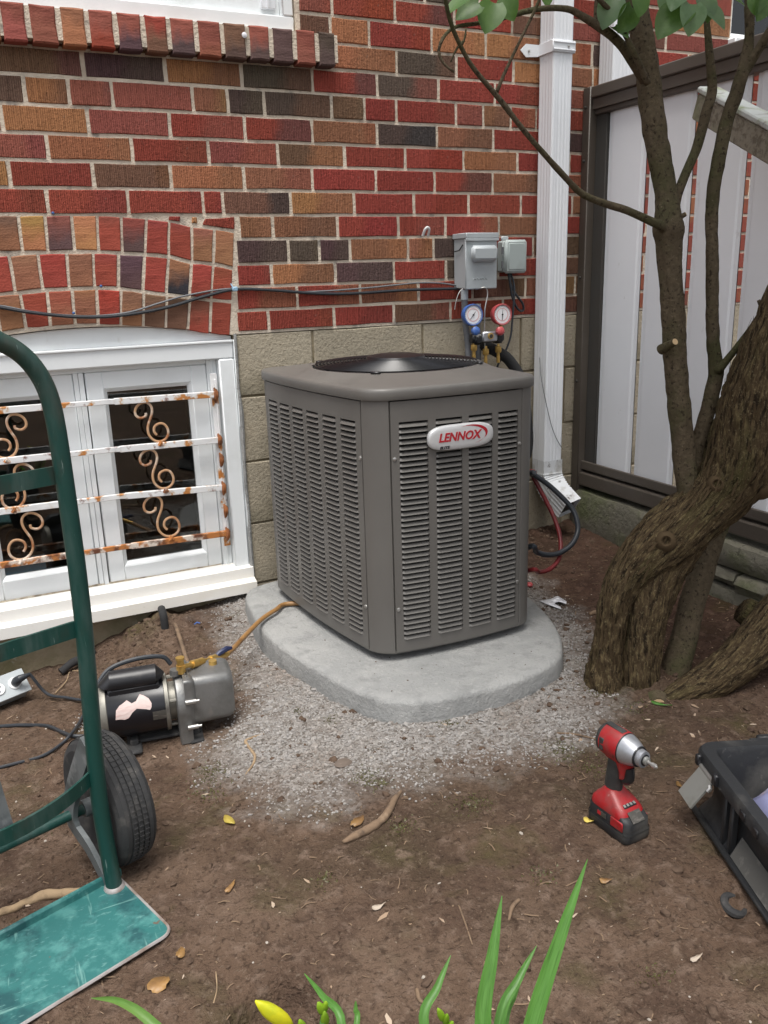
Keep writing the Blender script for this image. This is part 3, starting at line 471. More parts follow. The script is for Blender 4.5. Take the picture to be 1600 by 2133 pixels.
BRICKS=[('S','R',(0.750,0.872,0.855,0.872,0.855,0.939,0.750,0.939)),('S','R',(0.855,0.872,1.078,0.872,1.078,0.939,0.855,0.939)),('S','R',(1.078,0.872,1.298,0.872,1.298,0.939,1.078,0.939)),('S','BP',(1.298,0.872,1.517,0.872,1.517,0.939,1.298,0.939)),('S','R',(1.517,0.872,1.735,0.872,1.735,0.939,1.517,0.939)),('S','R',(1.735,0.872,1.958,0.872,1.958,0.939,1.735,0.939)),('S','B',(1.958,0.872,2.180,0.872,2.180,0.939,1.958,0.939)),('S','R',(2.180,0.872,2.403,0.872,2.403,0.939,2.180,0.939)),('S','RT',(2.403,0.872,2.625,0.872,2.625,0.939,2.403,0.939)),('S','B',(2.625,0.872,2.848,0.872,2.848,0.939,2.625,0.939)),('S','R',(2.848,0.872,3.070,0.872,3.070,0.939,2.848,0.939)),('S','TB',(3.070,0.872,3.293,0.872,3.293,0.939,3.070,0.939)),('S','RT',(3.293,0.872,3.515,0.872,3.515,0.939,3.293,0.939)),('S','RT',(0.755,0.939,0.955,0.939,0.955,1.010,0.755,1.010)),('S','RT',(0.955,0.939,1.175,0.939,1.175,1.010,0.955,1.010)),('S','TO',(1.175,0.939,1.393,0.939,1.393,1.010,1.175,1.010)),('S','R',(1.393,0.939,1.607,0.939,1.607,1.010,1.393,1.010)),('S','B',(1.607,0.939,1.830,0.939,1.830,1.010,1.607,1.010)),('S','T',(1.830,0.939,2.052,0.939,2.052,1.010,1.830,1.010)),('S','B',(2.052,0.939,2.275,0.939,2.275,1.010,2.052,1.010)),('S','P',(2.275,0.939,2.497,0.939,2.497,1.010,2.275,1.010)),('S','O',(2.497,0.939,2.720,0.939,2.720,1.010,2.497,1.010)),('S','OT',(2.720,0.939,2.942,0.939,2.942,1.010,2.720,1.010)),('S','R',(2.942,0.939,3.053,0.939,3.053,1.010,2.942,1.010)),('S','T',(3.053,0.939,3.276,0.939,3.276,1.010,3.053,1.010)),('S','R',(3.276,0.939,3.498,0.939,3.498,1.010,3.276,1.010)),('S','R',(0.761,1.010,0.875,1.010,0.875,1.078,0.761,1.078)),('S','OB',(0.875,1.010,1.090,1.010,1.090,1.078,0.875,1.078)),('S','V',(1.090,1.010,1.301,1.010,1.301,1.078,1.090,1.078)),('S','R',(1.301,1.010,1.501,1.010,1.501,1.078,1.301,1.078)),('S','D',(1.501,1.010,1.714,1.010,1.714,1.078,1.501,1.078)),('S','R',(1.714,1.010,1.936,1.010,1.936,1.078,1.714,1.078)),('S','B',(1.936,1.010,2.159,1.010,2.159,1.078,1.936,1.078)),('S','OT',(2.159,1.010,2.381,1.010,2.381,1.078,2.159,1.078)),('S','R',(2.381,1.010,2.493,1.010,2.493,1.078,2.381,1.078)),('S','T',(2.493,1.010,2.715,1.010,2.715,1.078,2.493,1.078)),('S','D',(2.715,1.010,2.938,1.010,2.938,1.078,2.715,1.078)),('S','R',(2.938,1.010,3.160,1.010,3.160,1.078,2.938,1.078)),('S','R',(3.160,1.010,3.383,1.010,3.383,1.078,3.160,1.078)),('S','VD',(0.766,1.078,0.934,1.078,0.934,1.150,0.766,1.150)),('S','D',(0.934,1.078,1.038,1.078,1.038,1.150,0.934,1.150)),('S','VD',(1.038,1.078,1.145,1.078,1.145,1.150,1.038,1.150)),('S','TO',(1.145,1.078,1.356,1.078,1.356,1.150,1.145,1.150)),('S','TO',(1.356,1.078,1.453,1.078,1.453,1.150,1.356,1.150)),('S','D',(1.453,1.078,1.646,1.078,1.646,1.150,1.453,1.150)),('S','R',(1.646,1.078,1.860,1.078,1.860,1.150,1.646,1.150)),('S','B',(1.860,1.078,2.082,1.078,2.082,1.150,1.860,1.150)),('S','R',(2.082,1.078,2.305,1.078,2.305,1.150,2.082,1.150)),('S','R',(2.305,1.078,2.416,1.078,2.416,1.150,2.305,1.150)),('S','OT',(2.416,1.078,2.639,1.078,2.639,1.150,2.416,1.150)),('S','D',(2.639,1.078,2.861,1.078,2.861,1.150,2.639,1.150)),('S','RT',(2.861,1.078,3.084,1.078,3.084,1.150,2.861,1.150)),('S','OT',(3.084,1.078,3.306,1.078,3.306,1.150,3.084,1.150)),('S','T',(0.780,1.150,0.888,1.150,0.888,1.220,0.780,1.220)),('S','TB',(0.888,1.150,1.105,1.150,1.105,1.220,0.888,1.220)),('S','R',(1.105,1.150,1.321,1.150,1.321,1.220,1.105,1.220)),('S','RP',(1.321,1.150,1.501,1.150,1.501,1.220,1.321,1.220)),('S','RT',(1.501,1.150,1.715,1.150,1.715,1.220,1.501,1.220)),('S','TB',(1.715,1.150,1.937,1.150,1.937,1.220,1.715,1.220)),('S','R',(1.937,1.150,2.160,1.150,2.160,1.220,1.937,1.220)),('S','P',(2.160,1.150,2.382,1.150,2.382,1.220,2.160,1.220)),('S','RT',(2.382,1.150,2.493,1.150,2.493,1.220,2.382,1.220)),('S','OT',(2.493,1.150,2.716,1.150,2.716,1.220,2.493,1.220)),('S','OT',(2.716,1.150,2.938,1.150,2.938,1.220,2.716,1.220)),('S','R',(2.938,1.150,3.161,1.150,3.161,1.220,2.938,1.220)),('S','R',(3.161,1.150,3.383,1.150,3.383,1.220,3.161,1.220)),('S','R',(-0.868,1.220,-0.646,1.220,-0.646,1.290,-0.868,1.290)),('S','T',(-0.646,1.220,-0.423,1.220,-0.423,1.290,-0.646,1.290)),('S','O',(-0.423,1.220,-0.201,1.220,-0.201,1.290,-0.423,1.290)),('S','P',(-0.201,1.220,0.022,1.220,0.022,1.290,-0.201,1.290)),('S','R',(0.022,1.220,0.244,1.220,0.244,1.290,0.022,1.290)),('S','R',(0.244,1.220,0.460,1.220,0.460,1.290,0.244,1.290)),('S','R',(0.460,1.220,0.677,1.220,0.677,1.290,0.460,1.290)),('S','R',(0.677,1.220,0.736,1.220,0.736,1.290,0.677,1.290)),('S','BK',(0.736,1.220,0.951,1.220,0.951,1.290,0.736,1.290)),('S','OT',(0.951,1.220,1.166,1.220,1.166,1.290,0.951,1.290)),('S','R',(1.166,1.220,1.381,1.220,1.381,1.290,1.166,1.290)),('S','R',(1.381,1.220,1.592,1.220,1.592,1.290,1.381,1.290)),('S','R',(1.592,1.220,1.806,1.220,1.806,1.290,1.592,1.290)),('S','R',(1.806,1.220,2.028,1.220,2.028,1.290,1.806,1.290)),('S','T',(2.028,1.220,2.139,1.220,2.139,1.290,2.028,1.290)),('S','O',(2.139,1.220,2.362,1.220,2.362,1.290,2.139,1.290)),('S','O',(2.362,1.220,2.584,1.220,2.584,1.290,2.362,1.290)),('S','R',(2.584,1.220,2.807,1.220,2.807,1.290,2.584,1.290)),('S','R',(2.807,1.220,3.029,1.220,3.029,1.290,2.807,1.290)),('S','V',(3.029,1.220,3.252,1.220,3.252,1.290,3.029,1.290)),('S','V',(3.252,1.220,3.474,1.220,3.474,1.290,3.252,1.290)),('S','V',(-0.956,1.290,-0.733,1.290,-0.733,1.360,-0.956,1.360)),('S','R',(-0.733,1.290,-0.511,1.290,-0.511,1.360,-0.733,1.360)),('S','P',(-0.511,1.290,-0.288,1.290,-0.288,1.360,-0.511,1.360)),('S','R',(-0.288,1.290,-0.066,1.290,-0.066,1.360,-0.288,1.360)),('S','O',(-0.066,1.290,0.157,1.290,0.157,1.360,-0.066,1.360)),('S','R',(0.157,1.290,0.373,1.290,0.373,1.360,0.157,1.360)),('S','B',(0.373,1.290,0.588,1.290,0.588,1.360,0.373,1.360)),('S','OT',(0.588,1.290,0.807,1.290,0.807,1.360,0.588,1.360)),('S','TP',(0.807,1.290,1.026,1.290,1.026,1.360,0.807,1.360)),('S','R',(1.026,1.290,1.245,1.290,1.245,1.360,1.026,1.360)),('S','R',(1.245,1.290,1.460,1.290,1.460,1.360,1.245,1.360)),('S','RD',(1.460,1.290,1.688,1.290,1.688,1.360,1.460,1.360)),('S','TB',(1.688,1.290,1.910,1.290,1.910,1.360,1.688,1.360)),('S','RT',(1.910,1.290,2.133,1.290,2.133,1.360,1.910,1.360)),('S','R',(2.133,1.290,2.355,1.290,2.355,1.360,2.133,1.360)),('S','R',(2.355,1.290,2.578,1.290,2.578,1.360,2.355,1.360)),('S','O',(2.578,1.290,2.689,1.290,2.689,1.360,2.578,1.360)),('S','T',(2.689,1.290,2.912,1.290,2.912,1.360,2.689,1.360)),('S','V',(2.912,1.290,3.134,1.290,3.134,1.360,2.912,1.360)),('S','R',(3.134,1.290,3.357,1.290,3.357,1.360,3.134,1.360)),('S','V',(-0.850,1.360,-0.628,1.360,-0.628,1.428,-0.850,1.428)),('S','R',(-0.628,1.360,-0.405,1.360,-0.405,1.428,-0.628,1.428)),('S','RT',(-0.405,1.360,-0.183,1.360,-0.183,1.428,-0.405,1.428)),('S','V',(-0.183,1.360,0.040,1.360,0.040,1.428,-0.183,1.428)),('S','P',(0.040,1.360,0.262,1.360,0.262,1.428,0.040,1.428)),('S','OT',(0.262,1.360,0.486,1.360,0.486,1.428,0.262,1.428)),('S','R',(0.486,1.360,0.705,1.360,0.705,1.428,0.486,1.428)),('S','P',(0.705,1.360,0.918,1.360,0.918,1.428,0.705,1.428)),('S','BO',(0.918,1.360,1.139,1.360,1.139,1.428,0.918,1.428)),('S','R',(1.139,1.360,1.353,1.360,1.353,1.428,1.139,1.428)),('S','R',(1.353,1.360,1.572,1.360,1.572,1.428,1.353,1.428)),('S','OT',(1.572,1.360,1.789,1.360,1.789,1.428,1.572,1.428)),('S','RT',(1.789,1.360,2.012,1.360,2.012,1.428,1.789,1.428)),('S','R',(2.012,1.360,2.234,1.360,2.234,1.428,2.012,1.428)),('S','R',(2.234,1.360,2.346,1.360,2.346,1.428,2.234,1.428)),('S','O',(2.346,1.360,2.568,1.360,2.568,1.428,2.346,1.428)),('S','B',(2.568,1.360,2.679,1.360,2.679,1.428,2.568,1.428)),('S','T',(2.679,1.360,2.791,1.360,2.791,1.428,2.679,1.428)),('S','O',(2.791,1.360,3.013,1.360,3.013,1.428,2.791,1.428)),('S','R',(3.013,1.360,3.236,1.360,3.236,1.428,3.013,1.428)),('S','R',(3.236,1.360,3.458,1.360,3.458,1.428,3.236,1.428)),('S','D',(-0.954,1.428,-0.732,1.428,-0.732,1.498,-0.954,1.498)),('S','D',(-0.732,1.428,-0.509,1.428,-0.509,1.498,-0.732,1.498)),('S','R',(-0.509,1.428,-0.287,1.428,-0.287,1.498,-0.509,1.498)),('S','P',(-0.287,1.428,-0.064,1.428,-0.064,1.498,-0.287,1.498)),('S','O',(-0.064,1.428,0.158,1.428,0.158,1.498,-0.064,1.498)),('S','O',(0.158,1.428,0.376,1.428,0.376,1.498,0.158,1.498)),('S','P',(0.376,1.428,0.599,1.428,0.599,1.498,0.376,1.498)),('S','RP',(0.599,1.428,0.820,1.428,0.820,1.498,0.599,1.498)),('S','RV',(0.820,1.428,1.034,1.428,1.034,1.498,0.820,1.498)),('S','T',(1.034,1.428,1.254,1.428,1.254,1.498,1.034,1.498)),('S','DK',(1.254,1.428,1.471,1.428,1.471,1.498,1.254,1.498)),('S','TB',(1.471,1.428,1.689,1.428,1.689,1.498,1.471,1.498)),('S','R',(1.689,1.428,1.911,1.428,1.911,1.498,1.689,1.498)),('S','V',(1.911,1.428,2.134,1.428,2.134,1.498,1.911,1.498)),('S','R',(2.134,1.428,2.356,1.428,2.356,1.498,2.134,1.498)),('S','TB',(2.356,1.428,2.468,1.428,2.468,1.498,2.356,1.498)),('S','R',(2.468,1.428,2.690,1.428,2.690,1.498,2.468,1.498)),('S','OT',(2.690,1.428,2.913,1.428,2.913,1.498,2.690,1.498)),('S','R',(2.913,1.428,3.135,1.428,3.135,1.498,2.913,1.498)),('S','R',(3.135,1.428,3.358,1.428,3.358,1.498,3.135,1.498)),('S','T',(-0.889,1.498,-0.667,1.498,-0.667,1.570,-0.889,1.570)),('S','R',(-0.667,1.498,-0.444,1.498,-0.444,1.570,-0.667,1.570)),('S','V',(-0.444,1.498,-0.222,1.498,-0.222,1.570,-0.444,1.570)),('S','D',(-0.222,1.498,0.001,1.498,0.001,1.570,-0.222,1.570)),('S','B',(0.001,1.498,0.223,1.498,0.223,1.570,0.001,1.570)),('S','OB',(0.223,1.498,0.335,1.498,0.335,1.570,0.223,1.570)),('S','P',(0.335,1.498,0.448,1.498,0.448,1.570,0.335,1.570)),('S','P',(0.448,1.498,0.672,1.498,0.672,1.570,0.448,1.570)),('S','T',(0.672,1.498,0.774,1.498,0.774,1.570,0.672,1.570)),('S','D',(0.774,1.498,0.885,1.498,0.885,1.570,0.774,1.570)),('S','DB',(0.885,1.498,1.102,1.498,1.102,1.570,0.885,1.570)),('S','B',(1.102,1.498,1.213,1.498,1.213,1.570,1.102,1.570)),('S','R',(1.213,1.498,1.324,1.498,1.324,1.570,1.213,1.570)),('S','R',(1.324,1.498,1.545,1.498,1.545,1.570,1.324,1.570)),('S','P',(1.545,1.498,1.650,1.498,1.650,1.570,1.545,1.570)),('S','TB',(1.650,1.498,1.760,1.498,1.760,1.570,1.650,1.570)),('S','RT',(1.760,1.498,1.864,1.498,1.864,1.570,1.760,1.570)),('S','R',(1.864,1.498,1.976,1.498,1.976,1.570,1.864,1.570)),('S','R',(1.976,1.498,2.198,1.498,2.198,1.570,1.976,1.570)),('S','R',(2.198,1.498,2.421,1.498,2.421,1.570,2.198,1.570)),('S','R',(2.421,1.498,2.643,1.498,2.643,1.570,2.421,1.570)),('S','OT',(2.643,1.498,2.866,1.498,2.866,1.570,2.643,1.570)),('S','T',(2.866,1.498,3.088,1.498,3.088,1.570,2.866,1.570)),('S','T',(3.088,1.498,3.311,1.498,3.311,1.570,3.088,1.570)),('S','P',(-0.956,1.570,-0.734,1.570,-0.734,1.639,-0.956,1.639)),('S','O',(-0.734,1.570,-0.511,1.570,-0.511,1.639,-0.734,1.639)),('S','R',(-0.511,1.570,-0.289,1.570,-0.289,1.639,-0.511,1.639)),('S','B',(-0.289,1.570,-0.066,1.570,-0.066,1.639,-0.289,1.639)),('S','P',(-0.066,1.570,0.156,1.570,0.156,1.639,-0.066,1.639)),('S','B',(0.156,1.570,0.379,1.570,0.379,1.639,0.156,1.639)),('S','VD',(0.379,1.570,0.600,1.570,0.600,1.639,0.379,1.639)),('S','OB',(0.600,1.570,0.822,1.570,0.822,1.639,0.600,1.639)),('S','DB',(0.822,1.570,1.042,1.570,1.042,1.639,0.822,1.639)),('S','RV',(1.042,1.570,1.260,1.570,1.260,1.639,1.042,1.639)),('S','DP',(1.260,1.570,1.479,1.570,1.479,1.639,1.260,1.639)),('S','R',(1.479,1.570,1.695,1.570,1.695,1.639,1.479,1.639)),('S','R',(1.695,1.570,1.918,1.570,1.918,1.639,1.695,1.639)),('S','P',(1.918,1.570,2.140,1.570,2.140,1.639,1.918,1.639)),('S','R',(2.140,1.570,2.363,1.570,2.363,1.639,2.140,1.639)),('S','OT',(2.363,1.570,2.585,1.570,2.585,1.639,2.363,1.639)),('S','R',(2.585,1.570,2.808,1.570,2.808,1.639,2.585,1.639)),('S','R',(2.808,1.570,3.030,1.570,3.030,1.639,2.808,1.639)),('S','B',(3.030,1.570,3.253,1.570,3.253,1.639,3.030,1.639)),('S','R',(3.253,1.570,3.475,1.570,3.475,1.639,3.253,1.639)),('S','OT',(-0.814,1.639,-0.591,1.639,-0.591,1.710,-0.814,1.710)),('S','D',(-0.591,1.639,-0.369,1.639,-0.369,1.710,-0.591,1.710)),('S','V',(-0.369,1.639,-0.146,1.639,-0.146,1.710,-0.369,1.710)),('S','P',(-0.146,1.639,0.076,1.639,0.076,1.710,-0.146,1.710)),('S','B',(0.076,1.639,0.299,1.639,0.299,1.710,0.076,1.710)),('S','B',(0.299,1.639,0.516,1.639,0.516,1.710,0.299,1.710)),('S','B',(0.516,1.639,0.730,1.639,0.730,1.710,0.516,1.710)),('S','B',(0.730,1.639,1.029,1.639,1.029,1.710,0.730,1.710)),('S','OT',(1.029,1.639,1.329,1.639,1.329,1.710,1.029,1.710)),('S','DB',(1.329,1.639,1.546,1.639,1.546,1.710,1.329,1.710)),('S','R',(1.546,1.639,1.769,1.639,1.769,1.710,1.546,1.710)),('S','OT',(1.769,1.639,1.992,1.639,1.992,1.710,1.769,1.710)),('S','T',(1.992,1.639,2.103,1.639,2.103,1.710,1.992,1.710)),('S','O',(2.103,1.639,2.325,1.639,2.325,1.710,2.103,1.710)),('S','T',(2.325,1.639,2.548,1.639,2.548,1.710,2.325,1.710)),('S','R',(2.548,1.639,2.770,1.639,2.770,1.710,2.548,1.710)),('S','R',(2.770,1.639,2.882,1.639,2.882,1.710,2.770,1.710)),('S','R',(2.882,1.639,3.104,1.639,3.104,1.710,2.882,1.710)),('S','D',(3.104,1.639,3.327,1.639,3.327,1.710,3.104,1.710)),('S','B',(1.007,1.710,1.109,1.710,1.109,1.786,1.007,1.786)),('S','O',(1.109,1.710,1.236,1.710,1.236,1.786,1.109,1.786)),('S','R',(1.236,1.710,1.456,1.710,1.456,1.786,1.236,1.786)),('S','O',(1.456,1.710,1.659,1.710,1.659,1.786,1.456,1.786)),('S','OT',(1.659,1.710,1.875,1.710,1.875,1.786,1.659,1.786)),('S','OR',(1.875,1.710,2.097,1.710,2.097,1.786,1.875,1.786)),('S','V',(2.097,1.710,2.320,1.710,2.320,1.786,2.097,1.786)),('S','R',(2.320,1.710,2.542,1.710,2.542,1.786,2.320,1.786)),('S','O',(2.542,1.710,2.765,1.710,2.765,1.786,2.542,1.786)),('S','RT',(2.765,1.710,2.987,1.710,2.987,1.786,2.765,1.786)),('S','B',(2.987,1.710,3.210,1.710,3.210,1.786,2.987,1.786)),('S','R',(3.210,1.710,3.432,1.710,3.432,1.786,3.210,1.786)),('S','P',(1.007,1.786,1.117,1.786,1.117,1.850,1.007,1.850)),('S','R',(1.117,1.786,1.327,1.786,1.327,1.850,1.117,1.850)),('S','RV',(1.327,1.786,1.540,1.786,1.540,1.850,1.327,1.850)),('S','R',(1.540,1.786,1.761,1.786,1.761,1.850,1.540,1.850)),('S','BT',(1.761,1.786,1.984,1.786,1.984,1.850,1.761,1.850)),('S','P',(1.984,1.786,2.206,1.786,2.206,1.850,1.984,1.850)),('S','B',(2.206,1.786,2.429,1.786,2.429,1.850,2.206,1.850)),('S','P',(2.429,1.786,2.745,1.786,2.745,1.850,2.429,1.850)),('S','OT',(2.745,1.786,2.968,1.786,2.968,1.850,2.745,1.850)),('S','R',(1.011,1.850,1.041,1.850,1.041,1.920,1.011,1.920)),('S','P',(1.041,1.850,1.227,1.850,1.227,1.920,1.041,1.920)),('S','R',(1.227,1.850,1.433,1.850,1.433,1.920,1.227,1.920)),('S','D',(1.433,1.850,1.635,1.850,1.635,1.920,1.433,1.920)),('S','R',(1.635,1.850,1.840,1.850,1.840,1.920,1.635,1.920)),('S','T',(1.840,1.850,1.952,1.850,1.952,1.920,1.840,1.920)),('S','R',(1.952,1.850,2.174,1.850,2.174,1.920,1.952,1.920)),('S','R',(2.174,1.850,2.397,1.850,2.397,1.920,2.174,1.920)),('S','O',(2.397,1.850,2.745,1.850,2.745,1.920,2.397,1.920)),('S','R',(1.015,1.920,1.124,1.920,1.124,1.990,1.015,1.990)),('S','T',(1.124,1.920,1.331,1.920,1.331,1.990,1.124,1.990)),('S','R',(1.331,1.920,1.541,1.920,1.541,1.990,1.331,1.990)),('S','RV',(1.541,1.920,1.759,1.920,1.759,1.990,1.541,1.990)),('S','R',(1.759,1.920,1.982,1.920,1.982,1.990,1.759,1.990)),('S','R',(1.982,1.920,2.204,1.920,2.204,1.990,1.982,1.990)),('S','R',(2.204,1.920,2.427,1.920,2.427,1.990,2.204,1.990)),('S','RT',(2.427,1.920,2.745,1.920,2.745,1.990,2.427,1.990)),('H','TD',(0.100,1.124,0.163,1.123,0.164,1.221,0.101,1.220)),('H','O',(0.163,1.123,0.228,1.122,0.232,1.221,0.164,1.221)),('H','VP',(0.228,1.122,0.299,1.123,0.302,1.222,0.232,1.221)),('H','O',(0.299,1.123,0.364,1.120,0.371,1.221,0.302,1.222)),('H','R',(0.364,1.120,0.429,1.116,0.437,1.218,0.371,1.221)),('H','VR',(0.429,1.116,0.493,1.112,0.507,1.212,0.437,1.218)),('H','R',(0.493,1.112,0.560,1.105,0.572,1.204,0.507,1.212)),('H','R',(0.560,1.105,0.628,1.088,0.637,1.190,0.572,1.204)),('H','T',(0.628,1.088,0.692,1.080,0.705,1.182,0.637,1.190)),('H','T',(0.692,1.080,0.755,1.066,0.768,1.172,0.705,1.182)),('H','R',(0.063,1.012,0.130,1.016,0.126,1.117,0.056,1.113)),('H','T',(0.130,1.016,0.202,1.022,0.201,1.120,0.126,1.117)),('H','R',(0.202,1.022,0.272,1.023,0.277,1.121,0.201,1.120)),('H','T',(0.272,1.023,0.341,1.022,0.348,1.120,0.277,1.121)),('H','R',(0.341,1.022,0.407,1.018,0.418,1.116,0.348,1.120)),('H','V',(0.407,1.018,0.475,1.007,0.491,1.111,0.418,1.116)),('H','R',(0.475,1.007,0.542,0.996,0.561,1.103,0.491,1.111)),('H','KO',(0.542,0.996,0.611,0.986,0.627,1.086,0.561,1.103)),('H','R',(0.611,0.986,0.676,0.975,0.692,1.078,0.627,1.086)),('H','R',(0.676,0.975,0.744,0.967,0.755,1.065,0.692,1.078)),('H','T',(0.078,0.910,0.144,0.916,0.141,1.015,0.072,1.012)),('H','R',(0.144,0.916,0.209,0.918,0.212,1.020,0.141,1.015)),('H','TR',(0.209,0.918,0.276,0.919,0.279,1.022,0.212,1.020)),('H','T',(0.276,0.919,0.339,0.917,0.346,1.021,0.279,1.022)),('H','R',(0.339,0.917,0.402,0.911,0.414,1.016,0.346,1.021)),('H','TB',(0.402,0.911,0.465,0.904,0.478,1.006,0.414,1.016)),('H','B',(0.465,0.904,0.531,0.895,0.545,0.995,0.478,1.006)),('H','B',(0.531,0.895,0.596,0.884,0.613,0.984,0.545,0.995)),('H','RB',(0.596,0.884,0.663,0.871,0.677,0.974,0.613,0.984)),('H','R',(0.663,0.871,0.729,0.862,0.743,0.966,0.677,0.974)),('S','R',(0.666,1.191,0.768,1.177,0.771,1.217,0.675,1.213)),('S','O',(0.634,1.195,0.657,1.193,0.657,1.217,0.636,1.217)),('S','R',(0.568,1.204,0.606,1.198,0.608,1.218,0.571,1.219)),('L','P',(0.182,0.000,0.251,0.000)),('L','P',(0.251,0.000,0.326,0.000)),('L','OT',(0.326,0.000,0.397,0.000)),('L','RP',(0.397,0.000,0.469,0.000)),('L','VP',(0.469,0.000,0.542,0.000)),('L','BR',(0.542,0.000,0.611,0.000)),('L','VP',(0.611,0.000,0.687,0.000)),('L','P',(0.687,0.000,0.761,0.000)),('L','VB',(0.761,0.000,0.834,0.000)),('L','VP',(0.834,0.000,0.905,0.000)),('L','DV',(0.905,0.000,0.978,0.000)),('L','P',(0.978,0.000,1.047,0.000)),('L','D',(1.047,0.000,1.109,0.000)),('L','T',(0.105,0.000,0.187,0.000)),('L','P',(0.023,0.000,0.105,0.000)),('L','P',(-0.059,0.000,0.023,0.000)),('L','VP',(-0.141,0.000,-0.059,0.000)),('L','R',(-0.223,0.000,-0.141,0.000)),('L','VP',(-0.305,0.000,-0.223,0.000)),('L','T',(-0.387,0.000,-0.305,0.000)),('L','P',(-0.469,0.000,-0.387,0.000)),('L','VP',(-0.551,0.000,-0.469,0.000))]
def brick_geo(P, y0, y1, bev, jag, seed):
    """wobbly-edged brick: P four (x,z) corners anticlockwise"""
    q = random.Random(seed); c = Vector((sum(p[0] for p in P)/4, sum(p[1] for p in P)/4)); out = []
    for i in range(4):
        a = Vector(P[i]); b_ = Vector(P[(i+1) % 4]); Ld = (b_-a).length; k = 2 if Ld > .12 else 1
        e = (b_-a).normalized(); nrm = Vector((-e.y, e.x))
        out.append(a + (c-a).normalized()*(.0004+q.random()*.0022))
        for j in range(1, k+1): out.append(a.lerp(b_, (j+q.uniform(-.15, .15))/(k+1)) + nrm*q.uniform(-.0006, jag))
    n = len(out); inner = [p + (c-p).normalized()*bev for p in out]
    tl = [q.uniform(-.0012, .0012) for _ in range(2)]
    def Y(p): return y0 + (p.x-c.x)*tl[0]*4 + (p.y-c.y)*tl[1]*8
    L1 = [Vector((p.x, Y(p), p.y)) for p in inner]; L2 = [Vector((p.x, Y(p)+bev*.8, p.y)) for p in out]; L3 = [Vector((p.x, y1, p.y)) for p in out]
    return L1, L2, L3, Vector((c.x, 0, c.y))
stuff = MB(); stuff_cols = []
def shrink(P, g):
    c = Vector((sum(p[0] for p in P)/4, sum(p[1] for p in P)/4)); o = []
    n = 4
    for i in range(4):
        a = Vector(P[i]); pv = Vector(P[i-1]); nx = Vector(P[(i+1) % 4])
        e1 = (a-pv).normalized(); e2 = (nx-a).normalized(); n1 = Vector((-e1.y, e1.x)); n2 = Vector((-e2.y, e2.x))
        o.append(a + (n1+n2)*g)
    return o
BY = 0.0
def add_brick(kind, code, P, y0, y1, seed, mname, parent=None, gap=.0056):
    q = random.Random(seed*13+5); P = [(p[0], p[1]) for p in P]; P = shrink(P, gap)
    L1, L2, L3, c = brick_geo(P, y0, y1, .0028, .0022, seed)
    mb = MB(); mb.rings([L1, L2, L3], cap0=True, smooth=False)
    o = mb.build('brick', M[mname], house, loc=(c.x, 0, c.z), ang=30)
    k1 = COL[code[0]]; k2 = COL[code[-1]] if len(code) > 1 else tuple(v*q.uniform(.8, 1.12) for v in k1)
    if len(code) > 1: k2 = tuple(.35*a+.65*b for a, b in zip(k1, k2))
    j = [q.uniform(.86, 1.14)]*3
    o.color = (k1[0]*j[0], k1[1]*j[1]*q.uniform(.9, 1.1), k1[2]*j[2], 1); o['tone'] = [k2[0], k2[1], k2[2]]
    ax = 1.0 if kind in 'HL' else 0.0
    half = .03 if ax else (P[1][0]-P[0][0])*.5
    o['split'] = [q.uniform(-.3, .5)*half if len(code) > 1 else q.uniform(-.3, 1.4)*half, ax, 0.0]
    return o
stf = []
for i, (kd, code, P) in enumerate(BRICKS):
    if kd == 'L':
        x0, x1 = P[0], P[2]; cor = [(x0, 1.632), (x1, 1.632), (x1, 1.735), (x0, 1.735)]
        if x1 < .1: stf.append((kd, code, cor)); continue
        # sill header: proud of the wall, top face sloping outward
        cor = shrink(cor, .0055); sd = random.Random(i)
        L1, L2, L3, c = brick_geo(cor, -.040+sd.uniform(-.002, .002), .05, .005, .003, i)
        mb = MB(); mb.rings([L1, L2, L3], cap0=True, smooth=False); o = mb.build('sill_brick', M['brick_plain'], house, loc=(c.x, 0, c.z), ang=30)
        k1 = COL[code[0]]; k2 = COL[code[-1]] if len(code) > 1 else tuple(v*.8 for v in k1); o.color = (*[v*sd.uniform(.85, 1.1) for v in k1], 1); o['tone'] = list(k2); o['split'] = [sd.uniform(-.02, .02), 1.0, 0.0]
        continue
    cor = [(P[0], P[1]), (P[2], P[3]), (P[4], P[5]), (P[6], P[7])]
    xa = min(c[0] for c in cor); xb = max(c[0] for c in cor); zt = max(c[1] for c in cor); zb = min(c[1] for c in cor)
    if zb > 1.84 and (xb < UWX+.005): continue
    if xb < UWX+.02 and zb > 1.63 and zt > 1.72: continue
    hid = xb < .10 or (xa > 2.07 and zt < 1.58) or zb > 1.90
    if kd == 'S' and xa < UWX < xb and zb > 1.72: cor = [(UWX, zb), (xb, zb), (xb, zt), (UWX, zt)]
    if hid: stf.append((kd, code, cor)); continue
    add_brick(kd, code, cor, BY+random.Random(i).uniform(-.0018, .0012), .03, i, 'brick' if kd == 'S' else 'brick_plain', gap=.0024 if zt-zb < .05 else (.0042 if kd == 'S' else .0036))
